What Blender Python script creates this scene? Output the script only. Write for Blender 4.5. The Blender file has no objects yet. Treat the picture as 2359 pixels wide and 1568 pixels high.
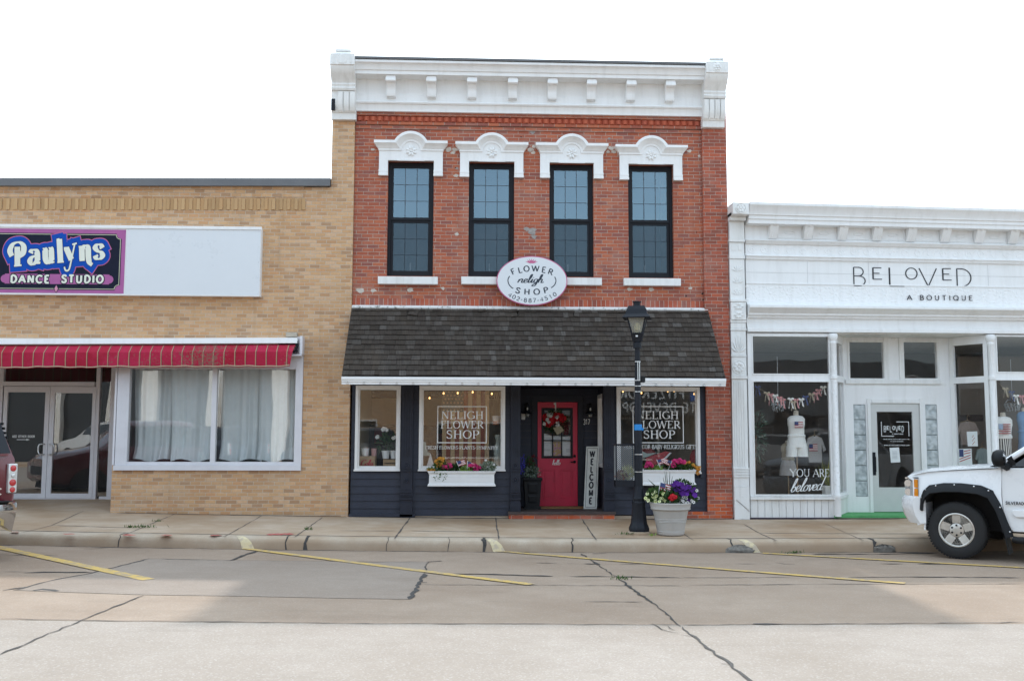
import bpy, bmesh, math, random
from mathutils import Vector, Matrix
random.seed(7)
R = math.radians
scene = bpy.context.scene
COL = scene.collection

# ------------------------------------------------------------ camera, sky, sun, exposure
FOC = 2290.0                       # focal length in the 2358 px wide view of the photograph
YAW, PIT, ROLL = R(2.3), R(5.4), R(0.17)
CAM = (0.0, -19.5, 1.63)
_f = Vector((math.sin(YAW)*math.cos(PIT), math.cos(YAW)*math.cos(PIT), math.sin(PIT)))
_r = Vector((math.cos(YAW), -math.sin(YAW), 0))
_u = _r.cross(_f)
_r2 = _r*math.cos(ROLL) + _u*math.sin(ROLL)
_u2 = -_r*math.sin(ROLL) + _u*math.cos(ROLL)
cam = bpy.data.cameras.new('camera'); camo = bpy.data.objects.new('camera', cam); COL.objects.link(camo)
cam.sensor_width = 36; cam.lens = 36*FOC/2358; cam.clip_end = 5000; cam.clip_start = 0.1
Mc = Matrix((( _r2.x, _u2.x, -_f.x, CAM[0]), (_r2.y, _u2.y, -_f.y, CAM[1]), (_r2.z, _u2.z, -_f.z, CAM[2]), (0, 0, 0, 1)))
camo.matrix_world = Mc
scene.camera = camo
SUN_EL = 45.5
w = bpy.data.worlds.new('World'); scene.world = w; w.use_nodes = True
nt = w.node_tree; nt.nodes.clear()
wo = nt.nodes.new('ShaderNodeOutputWorld'); bg = nt.nodes.new('ShaderNodeBackground')
sky = nt.nodes.new('ShaderNodeTexSky'); sky.sky_type = 'NISHITA'; sky.sun_disc = False
sky.sun_elevation = R(SUN_EL); sky.sun_rotation = R(0); sky.air_density = 1.0; sky.dust_density = 3.0; sky.ozone_density = 1.5
# thin bright cloud over the whole sky, patchier on the side away from the sun
tc = nt.nodes.new('ShaderNodeTexCoord'); nz = nt.nodes.new('ShaderNodeTexNoise'); nz.inputs['Scale'].default_value = 2.2; nz.inputs['Detail'].default_value = 6
rp = nt.nodes.new('ShaderNodeMapRange'); rp.inputs['From Min'].default_value = 0.3; rp.inputs['From Max'].default_value = 0.7
rp.inputs['To Min'].default_value = 0.35; rp.inputs['To Max'].default_value = 0.75
mx = nt.nodes.new('ShaderNodeMix'); mx.data_type = 'RGBA'; mx.inputs['B'].default_value = (11.8, 14.0, 15.6, 1)
nt.links.new(tc.outputs['Generated'], nz.inputs['Vector']); nt.links.new(nz.outputs['Fac'], rp.inputs['Value'])
sy = nt.nodes.new('ShaderNodeSeparateXYZ'); nt.links.new(tc.outputs['Generated'], sy.inputs[0])
my = nt.nodes.new('ShaderNodeMapRange'); nt.links.new(sy.outputs[1], my.inputs[0]); my.inputs['From Min'].default_value = -.6; my.inputs['From Max'].default_value = .5; my.inputs['To Min'].default_value = .6; my.inputs['To Max'].default_value = 1.3
mm = nt.nodes.new('ShaderNodeMath'); mm.operation = 'MULTIPLY'; mm.use_clamp = True; nt.links.new(rp.outputs['Result'], mm.inputs[0]); nt.links.new(my.outputs[0], mm.inputs[1])
nt.links.new(mm.outputs[0], mx.inputs['Factor']); nt.links.new(sky.outputs[0], mx.inputs['A'])
nt.links.new(mx.outputs['Result'], bg.inputs['Color']); bg.inputs['Strength'].default_value = 0.15
nt.links.new(bg.outputs[0], wo.inputs['Surface'])
sl = bpy.data.lights.new('sun', 'SUN'); sl.energy = 1.8; sl.angle = R(1.5); sl.color = (1, .96, .9)
so = bpy.data.objects.new('sun', sl); COL.objects.link(so); so.rotation_euler = (R(-(90-SUN_EL)), 0, 0)
scene.view_settings.view_transform = 'Standard'; scene.view_settings.look = 'None'
scene.view_settings.exposure = 0.5; scene.view_settings.gamma = 1
scene.cycles.max_bounces = 7; scene.cycles.transparent_max_bounces = 24; scene.cycles.caustics_reflective = False; scene.cycles.caustics_refractive = False

# a pixel of the photograph (2358 px wide) turned into a point of a real plane
def _ray(px, py): return _f + _r2*((px-1179)/FOC) + _u2*((784-py)/FOC)
def at(px, py, Y=0.0):
    d = _ray(px, py); t = (Y-CAM[1])/d.y
    return (CAM[0]+t*d.x, CAM[2]+t*d.z)
def rc(x0, y0, x1, y1, Y=0.0):
    a = at(x0, y0, Y); b = at(x1, y0, Y); c = at(x0, y1, Y); d = at(x1, y1, Y)
    return ((a[0]+c[0])/2, (b[0]+d[0])/2, (c[1]+d[1])/2, (a[1]+b[1])/2)   # x0,x1,z0,z1
def gz(x):
    x = max(-14, min(20, x)); return .00091*(x-5)**2          # the street rises gently to the west
def gg(px, py, off):
    z = off
    d = _ray(px, py)
    for _ in range(25):
        t = (z-CAM[2])/d.z; x = t*d.x; y = CAM[1]+t*d.y; z = off+gz(x)
    return x, y, z

# ------------------------------------------------------------ material nodes
class G:
    def __init__(s, name):
        s.mat = bpy.data.materials.new(name); s.mat.use_nodes = True; s.t = s.mat.node_tree; s.t.nodes.clear()
        s.out = s.t.nodes.new('ShaderNodeOutputMaterial')
    def n(s, typ, **k):
        nd = s.t.nodes.new(typ)
        for a, b in k.items(): setattr(nd, a, b)
        return nd
    def put(s, sock, v):
        if v is None: return
        if isinstance(v, bpy.types.NodeSocket): s.t.links.new(v, sock)
        else:
            if isinstance(v, tuple) and len(v) == 3 and sock.type == 'RGBA': v = v+(1,)
            sock.default_value = v
    def m(s, op, a, b=None, c=None):
        nd = s.n('ShaderNodeMath', operation=op)
        for i, v in enumerate((a, b, c)): s.put(nd.inputs[i], v)
        return nd.outputs[0]
    def obj(s): return s.n('ShaderNodeTexCoord').outputs['Object']
    def sep(s, v):
        nd = s.n('ShaderNodeSeparateXYZ'); s.put(nd.inputs[0], v); return nd.outputs
    def comb(s, x, y, z=0.0):
        nd = s.n('ShaderNodeCombineXYZ')
        for i, v in enumerate((x, y, z)): s.put(nd.inputs[i], v)
        return nd.outputs[0]
    def noise(s, scale, detail=4, vec=None, rough=.55):
        nd = s.n('ShaderNodeTexNoise'); s.put(nd.inputs['Vector'], vec if vec is not None else s.obj())
        nd.inputs['Scale'].default_value = scale; nd.inputs['Detail'].default_value = detail; nd.inputs['Roughness'].default_value = rough
        return nd.outputs['Fac']
    def wn(s, vec):
        nd = s.n('ShaderNodeTexWhiteNoise', noise_dimensions='3D'); s.put(nd.inputs['Vector'], vec); return nd.outputs['Value']
    def rng(s, v, a, b, c, d):
        nd = s.n('ShaderNodeMapRange'); s.put(nd.inputs[0], v)
        for i, q in enumerate((a, b, c, d)): s.put(nd.inputs[i+1], q)
        return nd.outputs[0]
    def mix(s, fac, a, b, mode='MIX'):
        nd = s.n('ShaderNodeMix', data_type='RGBA', blend_type=mode)
        s.put(nd.inputs[0], fac); s.put(nd.inputs[6], a); s.put(nd.inputs[7], b); return nd.outputs[2]
    def ramp(s, fac, stops, const=False):
        nd = s.n('ShaderNodeValToRGB'); cr = nd.color_ramp
        if const: cr.interpolation = 'CONSTANT'
        while len(cr.elements) < len(stops): cr.elements.new(.5)
        for e, (p, c) in zip(cr.elements, stops): e.position = p; e.color = c+(1,)
        s.put(nd.inputs[0], fac); return nd.outputs[0]
    def island(s): return s.n('ShaderNodeNewGeometry').outputs['Random Per Island']
    def bump(s, h, dist=.01, strength=.6):
        nd = s.n('ShaderNodeBump'); s.put(nd.inputs['Height'], h); nd.inputs['Distance'].default_value = dist; nd.inputs['Strength'].default_value = strength
        return nd.outputs[0]
    def fin(s, color, rough=.6, metal=0.0, normal=None, spec=.5, coat=0.0, emit=None, es=0.0, trans=None):
        p = s.n('ShaderNodeBsdfPrincipled')
        s.put(p.inputs['Base Color'], color); s.put(p.inputs['Roughness'], rough); s.put(p.inputs['Metallic'], metal)
        s.put(p.inputs['Specular IOR Level'], spec); s.put(p.inputs['Coat Weight'], coat); p.inputs['Coat Roughness'].default_value = .06
        if normal is not None: s.put(p.inputs['Normal'], normal)
        if emit: s.put(p.inputs['Emission Color'], emit); s.put(p.inputs['Emission Strength'], es)
        s.t.links.new(p.outputs[0], s.out.inputs['Surface']); return s.mat

def plain(name, c, rough=.55, metal=0., var=.12, scale=6., bmp=0., spec=.5, coat=0.):
    """a colour with slight wear: two scales of noise"""
    g = G(name)
    f = g.noise(scale, 5); f2 = g.noise(scale*9, 3)
    k = g.m('ADD', g.m('MULTIPLY', f, .7), g.m('MULTIPLY', f2, .3))
    lo = tuple(x*(1-var) for x in c); hi = tuple(min(1, x*(1+var)) for x in c)
    col = g.mix(g.rng(k, .35, .65, 0., 1.), lo, hi)
    nrm = g.bump(g.noise(scale*12, 3), bmp) if bmp else None
    return g.fin(col, g.rng(k, .3, .7, max(.02, rough-.06), min(1, rough+.08)), metal, nrm, spec, coat)

def brick(name, cols, mortar, w=.222, h=.0715, ms=.009, stain=(.5, .45, .42), soot=.25, ox=0., oz=0., bd=.006):
    g = G(name)
    X, Y, Z = g.sep(g.obj())
    wob = g.m('MULTIPLY', g.m('SUBTRACT', g.noise(3.0, 2), .5), .012)
    u = g.m('ADD', g.m('ADD', X, Y), ox+50.); v = g.m('ADD', g.m('ADD', Z, wob), oz+10.)
    rv = g.m('DIVIDE', v, h); row = g.m('FLOOR', rv)
    jit = g.m('MULTIPLY', g.m('SUBTRACT', g.wn(g.comb(row, 3.3, 1.)), .5), .12)
    uu = g.m('ADD', g.m('ADD', g.m('DIVIDE', u, w), g.m('MULTIPLY', g.m('MODULO', row, 2.), .5)), jit)
    ci = g.m('FLOOR', uu); fx = g.m('FRACT', uu); fy = g.m('FRACT', rv)
    dx = g.m('MULTIPLY', g.m('MINIMUM', fx, g.m('SUBTRACT', 1., fx)), w)
    dy = g.m('MULTIPLY', g.m('MINIMUM', fy, g.m('SUBTRACT', 1., fy)), h)
    d = g.m('MINIMUM', dx, dy)
    d = g.m('ADD', d, g.m('MULTIPLY', g.m('SUBTRACT', g.noise(40., 3), .5), .006))
    isb = g.rng(d, ms*.5-.0015, ms*.5+.002, 0., 1.)
    rid = g.wn(g.comb(ci, row, .5))
    n = len(cols)
    bc = g.ramp(rid, [(i/n, c) for i, c in enumerate(cols)], True)
    f = g.noise(28., 4); big = g.noise(.9, 5)
    bc = g.mix(g.rng(f, .35, .75, 0., .35), bc, tuple(x*.6 for x in cols[0]))
    bc = g.mix(g.rng(big, .5, .75, 0., soot), bc, stain)
    pat = g.noise(1.7, 6, None, .62)
    bc = g.mix(g.rng(pat, .50, .70, 0., .55), bc, tuple(min(1, x*.55+y*.42) for x, y in zip(cols[0], mortar)))
    mc = g.mix(g.rng(g.noise(5., 4), .4, .65, 0., 1.), mortar, tuple(x*.62+y*.25 for x, y in zip(mortar, cols[0])))
    col = g.mix(isb, mc, bc)
    drip = g.noise(1., 5, g.comb(g.m('MULTIPLY', u, 4.5), 0., g.m('MULTIPLY', v, .35)))
    col = g.mix(g.rng(drip, .56, .78, 0., soot), col, tuple(x*.45 for x in cols[0]))
    hgt = g.m('ADD', g.m('MULTIPLY', isb, .8), g.m('MULTIPLY', f, .25))
    return g.fin(col, .85, 0., g.bump(hgt, bd, .8), .25)

def glass(name, refl=1.6, tint=(1, 1, 1), rough=0.0, dirt=.03, wav=.0, gtint=(1, 1, 1)):
    """thin pane: mirrors by angle, lets the rest through; a trace of dust"""
    g = G(name)
    fr = g.n('ShaderNodeFresnel'); fr.inputs['IOR'].default_value = 1.5
    geo = g.n('ShaderNodeNewGeometry')
    fac = g.m('MINIMUM', g.m('MULTIPLY', fr.outputs[0], refl), 1.)
    fac = g.m('MULTIPLY', fac, g.m('SUBTRACT', 1., geo.outputs['Backfacing']))
    tr = g.n('ShaderNodeBsdfTransparent'); g.put(tr.inputs[0], tint)
    gl = g.n('ShaderNodeBsdfGlossy'); gl.inputs['Roughness'].default_value = rough; g.put(gl.inputs[0], gtint)
    if wav: g.put(gl.inputs['Normal'], g.bump(g.noise(.8, 1), wav, 1.))
    df = g.n('ShaderNodeBsdfDiffuse'); df.inputs[0].default_value = (.5, .52, .52, 1)
    m1 = g.n('ShaderNodeMixShader'); m2 = g.n('ShaderNodeMixShader')
    g.put(m1.inputs[0], g.rng(g.noise(3., 5), .4, .8, dirt*.3, dirt)); g.t.links.new(tr.outputs[0], m1.inputs[1]); g.t.links.new(df.outputs[0], m1.inputs[2])
    g.put(m2.inputs[0], fac); g.t.links.new(m1.outputs[0], m2.inputs[1]); g.t.links.new(gl.outputs[0], m2.inputs[2])
    g.t.links.new(m2.outputs[0], g.out.inputs['Surface']); return g.mat

def island(name, cols, rough=.6, spec=.4, streak=False, bmp=0.):
    g = G(name); n = len(cols)
    c = g.ramp(g.island(), [(i/max(1, n-1), q) for i, q in enumerate(cols)])
    if streak:
        X, Y, Z = g.sep(g.obj())
        st = g.noise(1., 4, g.comb(g.m('MULTIPLY', X, 70.), g.m('MULTIPLY', Y, 5.), g.m('MULTIPLY', Z, 5.)))
        c = g.mix(g.rng(st, .35, .7, 0., .6), c, (.025, .022, .02))
        c = g.mix(g.rng(g.noise(1.3, 4), .52, .72, 0., .35), c, (.10, .075, .055))
        return g.fin(c, rough, 0., g.bump(st, .006), spec)
    return g.fin(c, rough, 0., None, spec)

# ------------------------------------------------------------ mesh builder
BASE = {}
class MB:
    def __init__(s, fn=None): s.v = []; s.f = []; s.mi = []; s.cur = 0; s.M = None; s.fn = fn; s._off = 0
    def add(s, vs, fs):
        o = len(s.v)
        for p in vs:
            p = Vector(p)
            if s.M is not None: p = s.M @ p
            if s.fn is not None: p = Vector(s.fn(p))
            s.v.append(p)
        for f in fs: s.f.append(tuple(o+i for i in f)); s.mi.append(s.cur)
        return s
    def box(s, x0, x1, y0, y1, z0, z1):
        return s.add([(x0, y0, z0), (x1, y0, z0), (x1, y1, z0), (x0, y1, z0), (x0, y0, z1), (x1, y0, z1), (x1, y1, z1), (x0, y1, z1)],
                     [(0, 3, 2, 1), (4, 5, 6, 7), (0, 1, 5, 4), (1, 2, 6, 5), (2, 3, 7, 6), (3, 0, 4, 7)])
    def quad(s, a, b, c, d): return s.add([a, b, c, d], [(0, 1, 2, 3)])
    def poly_y(s, pts, y0, y1):        # outline in x-z, thick along y
        n = len(pts)
        vs = [(x, y0, z) for x, z in pts]+[(x, y1, z) for x, z in pts]
        return s.add(vs, [tuple(range(n)), tuple(range(2*n-1, n-1, -1))]+[(i, i+n, (i+1) % n+n, (i+1) % n) for i in range(n)])
    def prism_x(s, pts, x0, x1, dz0=0., dz1=0.):   # outline in y-z, long along x
        n = len(pts)
        vs = [(x0, y, z+dz0) for y, z in pts]+[(x1, y, z+dz1) for y, z in pts]
        return s.add(vs, [tuple(range(n)), tuple(range(2*n-1, n-1, -1))]+[(i, i+n, (i+1) % n+n, (i+1) % n) for i in range(n)])
    def poly_z(s, pts, z0, z1):
        n = len(pts)
        vs = [(x, y, z0) for x, y in pts]+[(x, y, z1) for x, y in pts]
        return s.add(vs, [tuple(range(n)), tuple(range(2*n-1, n-1, -1))]+[(i, i+n, (i+1) % n+n, (i+1) % n) for i in range(n)])
    def tube(s, pts, r, seg=8, cap=True):
        pts = [Vector(p) for p in pts]; n = len(pts); rs = r if isinstance(r, (list, tuple)) else [r]*n
        vs = []; fs = []; up = None
        for i, p in enumerate(pts):
            t = (pts[min(i+1, n-1)]-pts[max(i-1, 0)]).normalized()
            if up is None: up = Vector((0, 0, 1)) if abs(t.z) < .9 else Vector((1, 0, 0))
            a = t.cross(up).normalized(); b = a.cross(t).normalized(); up = b
            for k in range(seg):
                q = 2*math.pi*k/seg; vs.append(p+a*(math.cos(q)*rs[i])+b*(math.sin(q)*rs[i]))
        for i in range(n-1):
            for k in range(seg): fs.append((i*seg+k, i*seg+(k+1) % seg, (i+1)*seg+(k+1) % seg, (i+1)*seg+k))
        if cap: fs.append(tuple(range(seg-1, -1, -1))); fs.append(tuple((n-1)*seg+k for k in range(seg)))
        return s.add(vs, fs)
    def lathe(s, prof, c=(0, 0, 0), seg=20, axis='z', sx=1., sy=1., rot=0.):
        vs = []; fs = []; n = len(prof)
        for r, h in prof:
            for k in range(seg):
                q = 2*math.pi*k/seg+rot; a, b = r*math.cos(q)*sx, r*math.sin(q)*sy
                p = (a, b, h) if axis == 'z' else ((a, h, b) if axis == 'y' else (h, a, b))
                vs.append((p[0]+c[0], p[1]+c[1], p[2]+c[2]))
        for i in range(n-1):
            for k in range(seg): fs.append((i*seg+k, i*seg+(k+1) % seg, (i+1)*seg+(k+1) % seg, (i+1)*seg+k))
        if prof[0][0] > 1e-6: fs.append(tuple(range(seg-1, -1, -1)))
        if prof[-1][0] > 1e-6: fs.append(tuple((n-1)*seg+k for k in range(seg)))
        return s.add(vs, fs)
    def loft(s, secs, cap=True):       # list of rings with the same number of points
        n = len(secs[0]); vs = [p for r in secs for p in r]; fs = []
        for i in range(len(secs)-1):
            for k in range(n): fs.append((i*n+k, i*n+(k+1) % n, (i+1)*n+(k+1) % n, (i+1)*n+k))
        if cap: fs.append(tuple(range(n-1, -1, -1))); fs.append(tuple((len(secs)-1)*n+k for k in range(n)))
        return s.add(vs, fs)
    def grid(s, rows):                 # rows of points, open sheet
        n = len(rows[0]); vs = [p for r in rows for p in r]
        return s.add(vs, [(i*n+k, i*n+k+1, (i+1)*n+k+1, (i+1)*n+k) for i in range(len(rows)-1) for k in range(n-1)])
    def ball(s, c, rx, ry, rz, seg=10, rings=6):
        pr = [(math.sin(math.pi*i/rings), -math.cos(math.pi*i/rings)) for i in range(rings+1)]
        vs = []; fs = []
        for r, h in pr:
            for k in range(seg):
                q = 2*math.pi*k/seg; vs.append((c[0]+rx*r*math.cos(q), c[1]+ry*r*math.sin(q), c[2]+rz*h))
        for i in range(rings):
            for k in range(seg): fs.append((i*seg+k, i*seg+(k+1) % seg, (i+1)*seg+(k+1) % seg, (i+1)*seg+k))
        return s.add(vs, fs)
    def frame(s, x0, x1, z0, z1, wd, y0, y1, wt=None, wb=None):
        wt = wd if wt is None else wt; wb = wd if wb is None else wb
        s.box(x0, x0+wd, y0, y1, z0, z1); s.box(x1-wd, x1, y0, y1, z0, z1)
        s.box(x0+wd, x1-wd, y0, y1, z1-wt, z1); s.box(x0+wd, x1-wd, y0, y1, z0, z0+wb); return s
    def wall(s, x0, x1, z0, z1, y0, y1, holes=()):
        xs = sorted({x0, x1, *[h[i] for h in holes for i in (0, 1) if x0 < h[i] < x1]})
        zs = sorted({z0, z1, *[h[i] for h in holes for i in (2, 3) if z0 < h[i] < z1]})
        def solid(i, j):
            if i < 0 or j < 0 or i >= len(xs)-1 or j >= len(zs)-1: return False
            cx, cz = (xs[i]+xs[i+1])/2, (zs[j]+zs[j+1])/2
            return not any(h[0] < cx < h[1] and h[2] < cz < h[3] for h in holes)
        for i in range(len(xs)-1):
            for j in range(len(zs)-1):
                if not solid(i, j): continue
                a, b, c, d = xs[i], xs[i+1], zs[j], zs[j+1]
                s.quad((a, y0, c), (b, y0, c), (b, y0, d), (a, y0, d)); s.quad((a, y1, c), (a, y1, d), (b, y1, d), (b, y1, c))
                if not solid(i-1, j): s.quad((a, y0, c), (a, y0, d), (a, y1, d), (a, y1, c))
                if not solid(i+1, j): s.quad((b, y0, c), (b, y1, c), (b, y1, d), (b, y0, d))
                if not solid(i, j-1): s.quad((a, y0, c), (a, y1, c), (b, y1, c), (b, y0, c))
                if not solid(i, j+1): s.quad((a, y0, d), (b, y0, d), (b, y1, d), (a, y1, d))
        return s
    def build(s, name, mat, parent=None, smooth=False, bevel=0., local=False, seg=2, normals=True, kind=None):
        me = bpy.data.meshes.new(name)
        off = Vector((0, 0, 0)) if (local or parent is None) else BASE[parent.name]
        me.from_pydata([tuple(p-off) for p in s.v], [], s.f)
        for m in (mat if isinstance(mat, (list, tuple)) else [mat]): me.materials.append(m)
        me.polygons.foreach_set('material_index', s.mi)
        if normals or bevel:
            bm = bmesh.new(); bm.from_mesh(me)
            if bevel: bmesh.ops.remove_doubles(bm, verts=bm.verts, dist=1e-5)
            bmesh.ops.recalc_face_normals(bm, faces=bm.faces); bm.to_mesh(me); bm.free()
        me.update()
        if smooth:
            me.polygons.foreach_set('use_smooth', [True]*len(me.polygons)); me.set_sharp_from_angle(angle=R(38))
        o = bpy.data.objects.new(name, me); COL.objects.link(o)
        if parent is not None: o.parent = parent
        BASE[o.name] = off if parent is not None else Vector((0, 0, 0))
        if bevel:
            b = o.modifiers.new('bevel', 'BEVEL'); b.width = bevel; b.segments = seg; b.limit_method = 'ANGLE'; b.angle_limit = R(40)
            if seg > 1:
                me.polygons.foreach_set('use_smooth', [True]*len(me.polygons)); me.set_sharp_from_angle(angle=R(38))
        if kind: o['kind'] = kind
        return o

def thing(name, label, cat, loc=(0, 0, 0), rz=0., group=None):
    o = bpy.data.objects.new(name, None); COL.objects.link(o); o.empty_display_size = .2
    o.location = loc; o.rotation_euler = (0, 0, rz); o['label'] = label; o['category'] = cat
    if group: o['group'] = group
    BASE[o.name] = Vector(loc); return o
def tag(o, label, cat, group=None):
    o['label'] = label; o['category'] = cat
    if group: o['group'] = group
    return o
def copy_tree(o, parent=None):
    c = o.copy(); COL.objects.link(c)
    if parent is not None: c.parent = parent
    for ch in list(o.children): copy_tree(ch, c)
    return c
# ------------------------------------------------------------ lettering
def arc(cx, cy, rx, ry, a0, a1, n=14):
    return [(cx+rx*math.cos(R(a0+(a1-a0)*i/n)), cy+ry*math.sin(R(a0+(a1-a0)*i/n))) for i in range(n+1)]
def cat(pts, k=6):
    if len(pts) < 3: return pts
    P = [pts[0]]+list(pts)+[pts[-1]]; out = []
    for i in range(1, len(P)-2):
        p0, p1, p2, p3 = P[i-1:i+3]
        for j in range(k):
            t = j/k
            out.append(tuple(.5*((2*p1[a])+(-p0[a]+p2[a])*t+(2*p0[a]-5*p1[a]+4*p2[a]-p3[a])*t*t+(-p0[a]+3*p1[a]-3*p2[a]+p3[a])*t**3) for a in (0, 1)))
    out.append(pts[-1]); return out
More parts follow.
